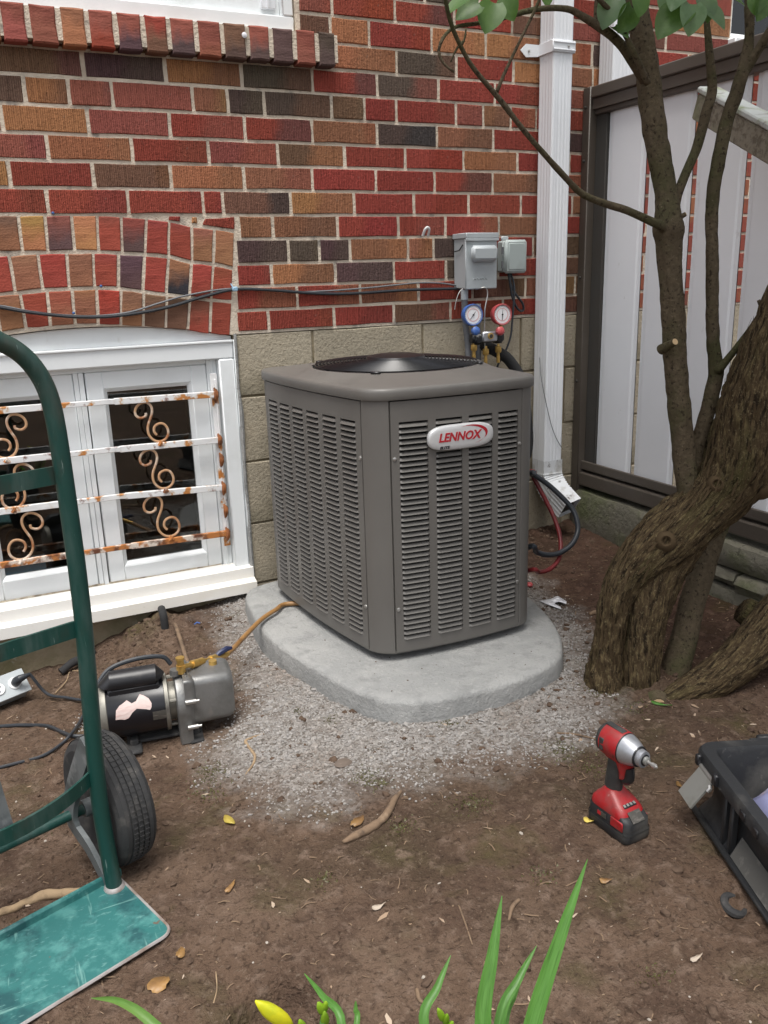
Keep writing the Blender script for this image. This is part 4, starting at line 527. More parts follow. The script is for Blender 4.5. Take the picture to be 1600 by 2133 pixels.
# bricks beyond the frame, out of sight behind the fence and above: joined
q_ = random.Random(2)
for r_ in range(16, 22):
    x = LX + (r_ % 2)*.11
    z0 = FZ+.07*r_
    while x < RX:
        if (x > UWX and x+.2225 < W2X) or x > RX-.34 or x+.22 < -.6: stf.append(('S', q_.choice('RRPTORB'), [(x, z0), (x+.2225, z0), (x+.2225, z0+.07), (x, z0+.07)]))
        x += .2225
for r_ in range(0, 5):
    x = LX+(r_ % 2)*.11
    while x < AX0-.12: stf.append(('S', q_.choice('RRPTORB'), [(x, FZ+.07*r_), (x+.2225, FZ+.07*r_), (x+.2225, FZ+.07*r_+.07), (x, FZ+.07*r_+.07)])); x += .2225
sb = MB()
for i, (kd, code, cor) in enumerate(stf):
    y0 = -.040 if kd == 'L' else 0.0
    L1, L2, L3, c = brick_geo(shrink(cor, .005), y0, .03, .0028, .002, 900+i); sb.rings([L1, L2, L3], cap0=True, smooth=False)
o = sb.build('brick_field', mat('brick_mixed', (0.25, 0.055, 0.036), 0.9, layers=[((0.30, 0.11, 0.05), 3.3, 0.5, 0.56), ((0.12, 0.06, 0.04), 2.7, 0.56, 0.62), ((0.4, 0.4, 0.4), 260, 0.52, 0.66, (1, 1, .03), .6, 'MULTIPLY')], bump=[(280, .9, .004, (1, 1, .03))]), house, ang=30)
props(o, kind='stuff')
mbS = MB(); strip(mbS, -.6, 1.114, 1.650, 1.650, 1.724, 1.724, -.034, .0); mbS.build('sill_mortar', M['mortar'], house)

# ------------------------------------------------------------------ foundation: concrete blocks right of the window, parged strip below it
fb = MB(); FY = 0.009
for (a, c, z0, z1) in ((LX, AX0, -.6, FZ-.006), (AX0, AX1, -.6, .02), (AX1, RX, -.6, FZ-.006)): strip(fb, a, c, z0, z0, z1, z1, FY, .25)
found = fb.build('foundation_wall', M['parge'], fix=False)
props(found, 'weathered tan concrete block foundation under the brick courses', 'foundation')
beds = [.868, .672, .460, .250, .04, -.17]
for r_ in range(5):
    offs = .0 if r_ % 2 == 0 else .2035
    js = [AX1+.004] + [x for x in (1.0010-.407+offs+.407*k for k in range(-1, 9)) if x > AX1+.06] 
    for a, c in zip(js[:-1], js[1:]):
        if a > 3.4: continue
        cor = shrink([(a, beds[r_+1]), (c, beds[r_+1]), (c, beds[r_]), (a, beds[r_])], .0026)
        L1, L2, L3, cc = brick_geo(cor, 0.004+rnd.uniform(-.002, .002), .06, .004, .002, 70+r_*20+int(a*10))
        mb = MB(); mb.rings([L1, L2, L3], cap0=True, smooth=False); mb.build('block', M['block'], found, loc=(cc.x, 0, cc.z), ang=30)

# ------------------------------------------------------------------ basement window
bw = thing('basement_window', (APX, 0, .03), 'white vinyl basement window with two sashes under the brick arch', 'window')
def bar(mb, x0, x1, y0, y1, z0, z1, bev=.002): mb.box(((x0+x1)/2, (y0+y1)/2, (z0+z1)/2), (x1-x0, y1-y0, z1-z0), bev)
mb = MB()                                                     # arched head panel
n = 14; xs = [AX0+.004+(AX1-AX0-.008)*i/n for i in range(n+1)]
mb.prism([(x, .022, arch_z(x)-.004) for x in xs] + [(AX1-.004, .022, .8535), (AX0+.004, .022, .8535)], (0, .05, 0)); mb.build('head_panel', M['vinyl'], bw)
mb = MB(); bar(mb, AX0, .734, .006, .07, .7955, .8525, .004); bar(mb, AX0, .734, .000, .03, .8455, .853, .002); mb.build('head_casing', M['vinyl'], bw)
mb = MB(); bar(mb, .6845, .7335, .004, .075, .075, .7950, .004); bar(mb, .735, .741, -.002, .03, .05, .8525, .001)
mb.build('side_casing', M['vinyl'], bw)
mb = MB(); bar(mb, AX0, -.0855, .004, .075, .075, .7950, .004); mb.build('side_casing', M['vinyl'], bw)
mb = MB()                                                     # frame in the reveal
bar(mb, .6525, .684, .035, .10, .10, .795); bar(mb, -.085, -.054, .035, .10, .10, .795); bar(mb, -.054, .6525, .040, .10, .7805, .795); bar(mb, -.054, .6525, .045, .10, .100, .1115)
bar(mb, .664, .6695, .028, .05, .10, .7945, .001); bar(mb, .269, .283, .036, .09, .1115, .7805, .001); bar(mb, .2545, .268, .040, .09, .1115, .7805, .001)
mb.build('frame', M['vinyl'], bw)
def sash(x0, x1, z0, z1, gx0, gx1, gz0_, gz1, y):
    mb = MB(); bar(mb, x0, gx0, y, y+.04, z0, z1, .003); bar(mb, gx1, x1, y, y+.04, z0, z1, .003); bar(mb, gx0-.002, gx1+.002, y+.0005, y+.04, gz1, z1, .003); bar(mb, gx0-.002, gx1+.002, y+.0005, y+.04, z0, gz0_, .003)
    w = .011                                                  # glazing bead, sloping in
    for (a, c) in (((gx0, gz0_), (gx1, gz0_)), ((gx1, gz0_), (gx1, gz1)), ((gx1, gz1), (gx0, gz1)), ((gx0, gz1), (gx0, gz0_))):
        cx, cz = (gx0+gx1)/2, (gz0_+gz1)/2
        def inn(p): return (p[0]+(w if p[0] < cx else -w), p[1]+(w if p[1] < cz else -w))
        ai, ci = inn(a), inn(c)
        mb.add([(a[0], y+.003, a[1]), (c[0], y+.003, c[1]), (ci[0], y+.016, ci[1]), (ai[0], y+.016, ai[1]), (a[0], y+.03, a[1]), (c[0], y+.03, c[1]), (ci[0], y+.03, ci[1]), (ai[0], y+.03, ai[1])],
               [(0, 1, 2, 3), (3, 2, 6, 7), (4, 5, 1, 0)], False)
    s = mb.build('sash', M['vinyl'], bw, fix=False)
    mb = MB(); bar(mb, gx0+w-.004, gx1-w+.004, y+.019, y+.023, gz0_+w-.004, gz1-w+.004, 0); mb.build('pane', M['glass'], s)
    return s
sash(.287, .6515, .113, .7795, .337, .602, .165, .728, .040)
sash(-.052, .2535, .113, .7795, -.02, .186, .178, .722, .046)
mb = MB(); prof = [(.034, .117), (.010, .112), (-.014, .106), (-.016, .072), (-.044, .064), (-.046, .030), (.03, .026), (.034, .05)]
mb.prism([(AX0-.01, y, z) for y, z in prof], (.738-AX0+.012, 0, 0)); mb.build('sill', M['sill'], bw, ang=20)
mb = MB(); mb.tube([(-.054+.05*i, .040+rnd.uniform(-.002, .003), .114+rnd.uniform(-.001, .002)) for i in range(15)], [.004+rnd.random()*.003 for _ in range(15)], 6); mb.build('caulk_bead', M['dirtline'], bw)
mb = MB(); mb.tube([(.7405+rnd.uniform(-.002, .003), -.001, .04+.083*i) for i in range(11)], [.004+rnd.random()*.004 for _ in range(11)], 6); mb.build('caulk_line', M['concrete'], bw)
# dim room behind the panes
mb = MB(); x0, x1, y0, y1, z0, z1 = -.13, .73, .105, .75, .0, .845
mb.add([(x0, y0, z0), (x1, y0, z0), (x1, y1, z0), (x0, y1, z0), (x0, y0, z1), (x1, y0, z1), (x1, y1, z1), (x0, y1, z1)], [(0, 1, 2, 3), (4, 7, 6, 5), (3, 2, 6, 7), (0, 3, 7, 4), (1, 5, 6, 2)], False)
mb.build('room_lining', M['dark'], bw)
lab = MB(); bar(lab, -.05, .108, .074, .078, .178, .236, 0); lb = lab.build('label_card', M['bluelabel'], bw)
text_mesh('WINTERFORCE', .021, .0004, Matrix.Translation((.030, .0735, .217)) @ Euler((math.radians(90), 0, 0)).to_matrix().to_4x4(), shear=.3, bold=.0006, sx=1.12).build('lettering', M['blueprint'], lb)

# ------------------------------------------------------------------ window grille
gr = thing('window_grille', (.3, .005, .46), 'white rusting window grille with scroll ornaments before the basement window', 'grille')
GYP = .006
zr = [(.694, .688), (.549, .542), (.402, .386), (.240, .231)]
for k, (zl, zr_) in enumerate(zr):
    pts = [(-.05, zl+.003), (.18, zl+.001), (.345, zl), (.36, zl-.001), (.672, zr_)]
    mb = MB(); 
    for (a, c) in zip(pts[:-1], pts[1:]):
        thin = 1.0 if not (.17 < a[0] < .35) else .8
        A = Vector((a[0], GYP, a[1])); B = Vector((c[0], GYP, c[1])); ang_ = math.atan2(c[1]-a[1], c[0]-a[0])
        mb.box((A+B)/2, ((B-A).length+.004, .011, .0195*thin), .0015, Matrix.Rotation(-ang_, 3, 'Y'))
    mb.build('rail_bar', M['rust'] if k != 3 else M['rust_heavy'], gr)
mb = MB(); bar(mb, .6565, .6775, GYP+.009, GYP+.014, .185, .752, .001); bar(mb, .6665, .671, GYP-.002, GYP+.0085, .195, .735, .001); mb.build('upright', M['rust'], gr)
for zq in (.688, .542, .386, .231, .31, .48):
    mb = MB(); mb.tube([(.6655, GYP+.004, zq+.020), (.668, GYP-.003, zq+.006), (.667, GYP-.004, zq-.008), (.6665, GYP+.004, zq-.026)], [.004, .008, .008, .004], 7); mb.build('rust_scale', M['rust_brown'], gr)
def scroll(cx, zt, zb, mirror=1, s=1.0):
    h = zt-zb; P = []                                         # S of two unequal curls, traced from the photo, in units of the bar gap
    up = [(-.06,.74),(-.065,.68),(-.10,.655),(-.17,.63),(-.25,.64),(-.32,.70),(-.335,.80),(-.29,.90),(-.20,.97),(-.10,1.0),(.0,.985),(.08,.92),(.11,.82),(.09,.70),(.03,.57),(-.03,.45),(-.055,.33),(-.04,.20),(.03,.09),(.13,.02),(.24,.0),(.36,.03),(.45,.11),(.48,.22),(.46,.33),(.39,.42),(.29,.45),(.18,.42),(.12,.36),(.105,.27),(.14,.20),(.17,.17)]
    for (x, z) in up: P.append(Vector((cx+mirror*(x-.07)*h*.92*s, GYP+.002, zb+z*h)))
    c = curve(P, 3); mb = MB(); mb.tube(c, .0041, 6, sq=(0.6, 1.0)); mb.build('scroll', M['scroll'], gr)
    mb = MB(); mb.tube([(cx+mirror*.12*h, GYP-.003, zb-.012), (cx+mirror*.16*h, GYP-.005, zb-.002), (cx+mirror*.2*h, GYP-.003, zb-.010)], [.007, .009, .006], 6); mb.build('weld_rust', M['rust_heavy'], gr)
for (cx, m_) in ((.462, 1), (.062, -1)):
    for (a, c) in ((.682, .558), (.536, .408), (.388, .250)): scroll(cx, a, c, m_)

# ------------------------------------------------------------------ upper window and its twin beyond the fence
uw = thing('upper_window', (.4, .03, 1.74), 'white framed window above the projecting brick sill at the top edge', 'window')
mb = MB(); bar(mb, -.595, .997, .012, .10, 1.728, 1.775, .004); bar(mb, .962, .997, .012, .10, 1.775, 2.45, .004); bar(mb, -.595, .962, .035, .10, 1.775, 1.835, .003); bar(mb, .905, .9615, .035, .10, 1.835, 2.45, .003); bar(mb, -.595, .962, .012, .1, 2.45, 2.495, .003); mb.build('frame', M['vinyl'], uw)
mb = MB(); bar(mb, .835, .9045, .05, .10, 1.8355, 2.449, .003); bar(mb, .30, .37, .05, .10, 1.8355, 2.449, .003); bar(mb, .37, .835, .05, .1, 1.8355, 1.875, .003); bar(mb, -.595, .30, .045, .1, 1.8355, 1.88, .003); mb.build('sash', M['vinyl'], uw)
mb = MB(); bar(mb, -.595, .9, .08, .085, 1.87, 2.449, 0); mb.build('pane', M['glass'], uw)
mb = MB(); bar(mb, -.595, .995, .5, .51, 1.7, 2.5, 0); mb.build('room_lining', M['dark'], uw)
mb = MB(); xq = ony(558, 9, .03).x; bar(mb, xq-.022, xq+.022, .022, .036, 1.792, 1.83, .002); bar(mb, xq-.006, xq+.0, .012, .03, 1.792, 1.835, .001); mb.build('corner_trim', M['alum'], uw)
fw = thing('far_window', (3.1, .03, 1.85), 'dark window in the wall beyond the fence at the top right corner', 'window')
mb = MB(); bar(mb, W2X-.012, RX-.34, -.035, .10, W2Z-.03, W2Z+.004, .004); mb.build('sill', M['vinyl'], fw)
mb = MB(); bar(mb, W2X+.002, W2X+.022, .02, .10, W2Z+.005, TOP-.01, .003); bar(mb, W2X+.0222, RX-.352, .02, .1, W2Z+.005, W2Z+.03, .003); mb.build('frame', M['vinyl'], fw)
mb = MB(); bar(mb, W2X+.022, RX-.352, .06, .065, W2Z+.03, TOP-.01, 0); mb.build('pane', M['glass'], fw)
mb = MB(); bar(mb, W2X, RX-.35, .16, .17, W2Z, TOP, 0); mb.build('blind', mat('grey_blind', (0.12, 0.14, 0.14), 0.7, layers=[((0.06, 0.07, 0.07), 12, 0.45, 0.65)]), fw)
# ------------------------------------------------------------------ downspouts
def spout_section(x0, x1, yb, yf, nr=5):
    """fluted rectangular pipe outline, flutes on front and both sides"""
    P = []; 
    def flute(a, b, nrm, k):
        for i in range(k*4+1):
            t = i/(k*4); d = .0022*(0.5-0.5*math.cos(2*math.pi*t*k)); m_ = (t > .12 and t < .88)
            p = Vector(a).lerp(Vector(b), .06+.88*t); P.append(p - Vector(nrm)*(d if m_ else 0))
    flute((x0, yf), (x1, yf), (0, -1), nr); flute((x1, yf), (x1, yb), (1, 0), 3); P.append(Vector((x1, yb))); P.append(Vector((x0, yb))); flute((x0, yb), (x0, yf), (-1, 0), 4)
    return P
DX0, DX1 = ony(1138, 60, -.012).x, ony(1196, 60, -.085).x
ds = thing('downspout', ((DX0+DX1)/2, -.05, .3), 'white fluted metal downspout with a strap on the brick wall', 'downspout')
DYF, DYB = -.088, -.012
DX1 = ony(1196, 60, DYF).x; DX0 = DX1-.080
sec = spout_section(DX0, DX1, DYB, DYF)
mb = MB(); mb.rings([[Vector((p.x, p.y, z)) for p in sec] for z in (.335, .9, 1.5, 2.5)]); mb.build('pipe', M['alum'], ds, ang=60)
# elbow: crimped, turns out and to the right
mid = Vector(((DX0+DX1)/2, (DYF+DYB)/2, 0)); el = []
tip = onz(1168, 1052, .21); pathp = [Vector((mid.x, mid.y, .342)), Vector((mid.x, mid.y, .30)), Vector((mid.x, mid.y-.004, .272)), Vector((mid.x+.004, mid.y-.022, .242)), Vector((mid.x+.008, mid.y-.050, .214)), Vector((mid.x+.016, mid.y-.082, .190)), Vector((mid.x+.024, mid.y-.112, .168))]
pc = curve(pathp, 6)
for i, p in enumerate(pc):
    t = (pc[min(i+1, len(pc)-1)]-pc[max(i-1, 0)]).normalized(); x = Vector((1, 0, 0)); y = t.cross(x).normalized(); x = y.cross(t)
    s_ = 1.03+.035*(1 if i % 2 else -1)*(1 if 8 < i < 28 else 0)
    el.append([p + x*(q.x-mid.x)*s_*1.02 + y*(-(q.y-mid.y))*s_*-1 for q in sec])
el2 = [[v*1.0 for v in l] for l in el]
inner = [[ (v-pc[i])*.955+pc[i] for v in el[i]] for i in range(len(el))]
mb = MB(); mb.rings(el+inner[::-1][:14], smooth=True); mb.build('elbow', M['alum_dirty'], ds, ang=60)
mb = MB(); mb.rings([inner[-3], [(v-pc[-3])*.3+pc[-3] for v in inner[-3]]], cap1=True, smooth=False); mb.build('mouth_shade', M['dark'], ds, fix=False)  # dark plug standing in for the shade inside the open end
zs = ony(1160, 95, DYF).z
mb = MB(); bar(mb, DX0-.006, DX1+.005, DYF-.006, DYF-.001, zs-.018, zs+.018, .002); bar(mb, DX0-.007, DX0-.003, DYF-.003, -.008, zs-.018, zs+.018, .001); bar(mb, DX1+.002, DX1+.006, DYF-.003, -.008, zs-.018, zs+.018, .001)
for dz in (-.011, .011): bar(mb, DX0-.005, DX1+.004, DYF-.009, DYF-.005, zs+dz-.002, zs+dz+.002, .001)
mb.prism([(DX0-.003, -.007, zs-.018), (DX0-.055, -.007, zs-.022), (DX0-.078, -.007, zs-.002), (DX0-.055, -.007, zs+.018), (DX0-.003, -.007, zs+.018)], (0, -.003, 0)); mb.build('strap', M['alum'], ds)
mb = MB()
for (x, y, z) in ((DX0-.045, -.011, zs-.003), (DX1-.025, DYF-.007, zs)): mb.lathe([(.004, 0), (.004, .002), (.002, .003)], 8, frame_m((x, y, z), (0, -1, 0)))
mb.build('screw', M['screw'], ds)
ds2 = thing('downspout', (2.23, -.05, .3), 'white downspout on the sunlit wall just beyond the fence', 'downspout')
xa = ony(1272, 170, -.075).x; sec2 = spout_section(xa, xa+.095, -.012, -.085); mb = MB(); mb.rings([[Vector((p.x, p.y, z)) for p in sec2] for z in (.1, 1.2, 2.5)]); mb.build('pipe', M['alum'], ds2, ang=60)
# thin loose wire beside the downspout
w_ = [ony(1124, 745, -.05), ony(1128, 790, -.085), ony(1140, 850, -.095), ony(1150, 890, -.095), ony(1160, 915, -.094), ony(1170, 932, -.094)]
o = MB().tube(curve(w_, 5), .0014, 6).build('loose_wire', M['conduit']); props(o, 'thin grey wire dangling across the lower downspout', 'wire')

# ------------------------------------------------------------------ fence
FX = 2.06; PX = 2.095
fe = thing('fence', (2.08, -1.0, .25), 'brown framed metal fence with tall grey vertical boards at right angles to the house', 'fence')
mb = MB(); bar(mb, FX, 2.13, -.040, .000, .02, 1.640, .003); mb.build('post', M['fence_brown'], fe)
mb = MB(); bar(mb, FX+.030, FX+.062, -.098, -.0405, .30, 1.60, .002); mb.build('gap_shade_channel', M['dark'], fe)  # near-black strip painted for the shade in the recess beside the post
FE = -3.4
mb = MB(); bar(mb, FX, 2.14, FE, -.0405, 1.600, 1.638, .004); mb.build('top_rail', M['fence_brown'], fe)
mb = MB(); bar(mb, FX+.020, 2.13, FE, -.0405, 1.548, 1.590, .003); bar(mb, FX+.010, FX+.016, FE, -.0405, 1.565, 1.5995, .001); mb.build('top_channel', M['fence_brown'], fe)
mb = MB(); bar(mb, FX+.004, 2.14, FE, -.0405, .216, .268, .004); mb.build('bottom_rail', M['fence_brown'], fe)
mb = MB(); bar(mb, FX+.014, FX+.026, FE, -.0405, .279, .312, .002); bar(mb, FX+.026, 2.13, FE, -.0405, .272, .290, .002); mb.build('bottom_channel', M['fence_brown'], fe)
mb = MB(); bar(mb, FX, 2.14, FE-.04, FE, .02, 1.64, .003); mb.build('post', M['fence_brown'], fe)
for (zz, yy) in ((1.575, -.018), (1.40, -.018), (.62, -.018), (1.0, -.018)):
    mb = MB(); mb.lathe([(.006, 0), (.005, .003), (.002, .004)], 8, frame_m((FX-.001, yy, zz), (-1, 0, 0))); mb.build('screw', M['dark'], fe)
yc = -.297+.208
for k in range(16):
    ya, yb = yc-.208*k-.0105, yc-.208*(k+1)+.0105
    # folded board: raised flat with a step and a returned flange each side
    pr = [(ya, PX+.010), (ya, PX+.007), (ya-.014, PX+.006), (ya-.020, PX+.002), (ya-.034, PX), (yb+.034, PX), (yb+.020, PX+.002), (yb+.014, PX+.006), (yb, PX+.007), (yb, PX+.010)]
    pr2 = [(y, x+.0015) for y, x in pr]
    mb = MB(); L0 = [Vector((x, y, .275)) for y, x in pr]+[Vector((x, y, .275)) for y, x in pr2[::-1]]; L1_ = [Vector((p.x, p.y, 1.56)) for p in L0]
    mb.rings([L0, L1_], cap0=False, smooth=False); mb.build('board', M['fence_panel'], fe, ang=20)
# low stone kerb under the fence
st = thing('stone_kerb', (2.08, -.5, .02), 'mossy low stone kerb beneath the bottom rail of the fence', 'kerb')
def stone(y0, y1, z0, z1, x0, x1, seed, jag=.010):
    q = random.Random(seed); mb = MB(); L_ = []
    ny = max(3, int((y1-y0)/.06))
    for i in range(ny+1):
        y = y0+(y1-y0)*i/ny; j = lambda: q.uniform(-jag, jag)*.5
        L_.append([Vector((x0+.010+j(), y, z0)), Vector((x0+j(), y, z0+.02)), Vector((x0+j(), y, z1-.03)), Vector((x0+.012+j(), y, z1-.006+j()*.5)), Vector((x0+.05, y, z1+j()*.6)), Vector((x1, y, z1+j()*.6)), Vector((x1, y, z0))])
    mb.rings(L_, True, True, smooth=False); return mb.build('stone', M['mossstone'], st, loc=((x0+x1)/2, (y0+y1)/2, (z0+z1)/2), ang=50)
stone(-.70, -.03, -.06, .200, FX-.012, FX+.15, 1)
stone(-1.12, -.71, .118, .196, FX-.030, FX+.15, 2); stone(-1.5, -1.13, .11, .19, FX-.035, FX+.15, 3)
stone(-.86, -.71, .066, .114, FX-.040, FX+.15, 4); stone(-1.08, -.87, .052, .112, FX-.046, FX+.15, 5); stone(-1.5, -1.09, .052, .105, FX-.05, FX+.15, 6)
stone(-1.02, -.715, -.06, .060, FX-.05, FX+.15, 7); stone(-1.6, -1.03, -.06, .048, FX-.056, FX+.15, 8); stone(-3.4, -1.61, -.06, .19, FX-.04, FX+.15, 9)
# weathered hand rail in front of the fence
A = atd(1474, 186, 2.50); Bq = atd(1660, 284, 2.10); dr = (Bq-A).normalized(); sd = dr.cross(Vector((0, 0, 1))).normalized(); up_ = sd.cross(dr)
hr = thing('hand_rail', A, 'weathered mossy timber hand rail sloping down across the top of the fence', 'hand rail')
mb = MB(); Rm = Matrix((dr, sd, up_)).transposed(); mb.box(A+dr*.60-up_*.042, (1.2, .052, .066), .004, Rm); mb.build('rail_board', M['oldwood'], hr)
mb = MB(); mb.box(A+dr*.602+up_*.000, (1.206, .062, .016), .004, Rm); mb.build('rail_cap', M['oldpaint'], hr)

# ------------------------------------------------------------------ concrete pad
mb = MB(); c0 = Vector((1.06, -.52, 0)); PN = [Vector((p.x, p.y, 0)) for p in PADC]
def padring(ins, z, amp=.0022): 
    out = []
    for i, p in enumerate(PN):
        t = (PN[(i+1) % len(PN)]-PN[i-1]).normalized(); nrm = Vector((-t.y, t.x, 0)); out.append(p+nrm*(ins+amp*noise.fractal(p*14+Vector((0, 0, z*20)), .8, 2.1, 3))+Vector((0, 0, z+amp*.4*noise.noise(p*22))))
    return out
mb.rings([padring(-.010, -.05), padring(-.007, -.0), padring(-.004, .046), padring(-.001, .053), padring(.007, .0575), padring(.03, .0592), padring(.12, .0595)], cap1=True)
pad = mb.build('concrete_pad', M['concrete'], loc=(1.06, -.52, 0), ang=50); props(pad, 'pale concrete pad with bowed sides and rounded corners under the air conditioner', 'concrete pad')
PADTOP = .0595
# ------------------------------------------------------------------ air conditioner
ac = thing('air_conditioner', (1.06, -.48, PADTOP), 'taupe louvered outdoor air conditioner standing on the concrete pad', 'air conditioner')
Z0, Z1 = .085, .742
A_, B_, C_, D_, E_, F_, G_, H_ = [Vector((x, y, 0)) for x, y in ((.768, -.190), (.8265, -.749), (.8785, -.8005), (1.258, -.8085), (1.310, -.765), (1.318, -.205), (1.265, -.135), (.815, -.135))]
def bow(a, b, d):
    e = b-a; nrm = Vector((e.y, -e.x, 0)).normalized()
    return lambda s, o=0.0: a + e*s + nrm*(d*(1-(2*s-1)**2)+o)
panels = {'left': bow(A_, B_, .014), 'front': bow(C_, D_, .012), 'right': bow(E_, F_, .012), 'back': bow(G_, H_, .008)}
posts = {'pf': bow(B_, C_, .009), 'pr': bow(D_, E_, .012), 'pb': bow(F_, G_, .014), 'pl': bow(H_, A_, .014)}
order = [panels['left'], posts['pf'], panels['front'], posts['pr'], panels['right'], posts['pb'], panels['back'], posts['pl']]
def outline(o, n=(22, 5, 20, 6, 22, 6, 18, 6)):
    pts = []
    for f, k in zip(order, n):
        for i in range(k): pts.append(f(i/k, o))
    return pts
def lift(pts, z): return [Vector((p.x, p.y, z)) for p in pts]
cen = Vector((1.06, -.48, 0))
mb = MB(); mb.rings([lift(outline(-.030), Z0+.004), lift(outline(-.030), Z1-.004)]); mb.build('coil', M['coil'], ac)
mb = MB(); mb.rings([lift(outline(-.020), Z0-.004), lift(outline(-.003), Z0-.004), lift(outline(-.003), Z0+.006)], cap0=True); mb.build('base_pan', M['taupe'], ac)
for (dx, dy) in ((-.17, -.22), (.17, -.22), (.17, .24), (-.17, .24)):
    mb = MB(); mb.lathe([(.028, PADTOP), (.026, Z0-.003)], 14, Matrix.Translation((1.06+dx, -.48+dy, 0))); mb.build('foot', M['black'], ac)
for nm, f in posts.items():
    mb = MB(); k = 8; L_ = []
    for i in range(k+1):
        s = .02+.96*i/k; L_.append([f(s, .0)+Vector((0, 0, Z0)), f(s, .0)+Vector((0, 0, Z1+.004)), f(s, -.012)+Vector((0, 0, Z1+.004)), f(s, -.012)+Vector((0, 0, Z0))])
    mb.rings(L_, True, True); mb.build('corner_post', M['taupe'], ac)
def louver_mesh(w):
    mb = MB(); hw_ = w/2; pr = [(.0085, .0080), (.0020, .0068), (-.0042, .0008), (-.0032, .0002), (.0034, .0058)]
    L_ = [[Vector((x*(1.0), y if e == 0 else y*.2+.002, z)) for y, z in pr] for x, e in ((-hw_, 1), (-hw_+.006, 0), (hw_-.006, 0), (hw_, 1))]
    mb.rings(L_, True, True, smooth=False); return mb
nl = 0; louver_stuff = MB()
def panel(f, name, cols, zb, zt, rows, singles=True, screws=()):
    global nl
    mb = MB(); 
    W_ = (f(1)-f(0)).length
    e0, e1 = .003/W_, 1-.003/W_
    edges = [e0]+[c for ab in cols for c in ab]+[e1]
    def vstrip(a, b, z0, z1):
        k = max(1, int((b-a)*26)); L_ = []
        for i in range(k+1):
            s = a+(b-a)*i/k; L_.append([f(s)+Vector((0, 0, z0)), f(s)+Vector((0, 0, z1)), f(s, -.009)+Vector((0, 0, z1)), f(s, -.009)+Vector((0, 0, z0))])
        mb.rings(L_, True, True)
    for i in range(0, len(edges), 2): vstrip(edges[i], edges[i+1], zb, zt)
    vstrip(e0, e1, Z0+.0005, zb); vstrip(e0, e1, zt, Z1-.001)
    p = mb.build(name, M['taupe'], ac, ang=30)
    pitch = (zt-zb)/rows
    for ci, (a, b) in enumerate(cols):
        pa, pb = f(a), f(b); w = (pb-pa).length+.001; t = (pb-pa).normalized(); nrm = Vector((t.y, -t.x, 0)); proto = None; midp = (pa+pb)/2
        Rz = Matrix((t, -nrm, Vector((0, 0, 1)))).transposed().to_4x4()
        for r_ in range(rows):
            loc = midp+Vector((0, 0, zb+pitch*r_+.0006))
            if singles(ci) :
                if proto is None:
                    o = louver_mesh(w).build('louver', M['taupe'], None, ang=20); proto = o; C.objects.unlink(o); C.objects.link(o); o.parent = p
                else:
                    o = proto.copy(); C.objects.link(o); o.parent = p
                o.matrix_basis = Matrix.Translation(loc-OFF[p.name]) @ Rz; OFF[o.name] = Vector(loc); nl += 1
            else:
                lm = louver_mesh(w); louver_stuff.add([(Matrix.Translation(loc) @ Rz) @ v for v in lm.v], lm.f, False)
    for (s, z) in screws:
        t = (f(s+.01)-f(s-.01)).normalized(); nrm = Vector((t.y, -t.x, 0))
        MB().lathe([(.0055, 0), (.005, .002), (.0025, .0032)], 10, frame_m(f(s)+Vector((0, 0, z)), nrm)).build('screw', M['screw'], p)
    return p
fc = [(.062, .262), (.318, .512), (.562, .748), (.796, .962)]
lc = [(.045+.1585*i, .045+.1585*i+.118) for i in range(6)]
fp = panel(panels['front'], 'front_panel', fc, .118, .690, 41, lambda c: True, ((.028, .60), (.028, .205), (.978, .60), (.978, .215)))
lp = panel(panels['left'], 'left_panel', lc, .120, .690, 41, lambda c: c >= 3, ((.985, .60), (.985, .205)))
o = louver_stuff.build('louver_field', M['taupe'], lp, ang=20); props(o, kind='stuff')
mb = MB()
for nm in ('right', 'back'):
    f = panels[nm]
    for (z0, z1) in [(Z0, .118), (.69, Z1)] + [(.118+.014*i, .118+.014*i+.009) for i in range(41)]:
        mb.rings([[f(s)+Vector((0, 0, z0)), f(s)+Vector((0, 0, z1)), f(s, -.004)+Vector((0, 0, z1)), f(s, -.004)+Vector((0, 0, z0))] for s in [i/8 for i in range(9)]], True, True, smooth=False)
mb.build('rear_panels', M['taupe'], ac, ang=20)
# lid
FR = .233; FZc = .793; fcn = Vector((1.062, -.475, 0))
O = outline(.0); ang0 = [math.atan2(p.y-fcn.y, p.x-fcn.x) for p in O]
circ = lambda r, z: [Vector((fcn.x+r*math.cos(a), fcn.y+r*math.sin(a), z)) for a in ang0]
def mixr(A1, B1, t, z): return [Vector((a.x*(1-t)+b.x*t, a.y*(1-t)+b.y*t, z)) for a, b in zip(A1, B1)]
c1 = circ(FR+.008, FZc)
lid = [lift(outline(-.012), .7450), lift(outline(.006), .7450), lift(outline(.0075), .748), lift(outline(.0075), .764), lift(outline(.0062), .769), lift(outline(.0028), .7725), lift(outline(-.003), .7742), mixr(outline(-.016), c1, .10, .7762), mixr(outline(-.02), c1, .5, .784), mixr(outline(-.02), c1, .9, .7915), c1, circ(FR+.003, FZc+.0015), circ(FR, FZc), circ(FR-.003, FZc-.02), circ(FR-.006, .60)]
mb = MB(); mb.rings(lid); mb.build('lid', M['taupe'], ac, ang=50)
mb = MB(); mb.lathe([(FR-.004, FZc-.01), (FR-.005, .64), (.0, .64)], 40, Matrix.Translation((fcn.x, fcn.y, 0))); mb.build('fan_shroud', M['black'], ac)
fan = None
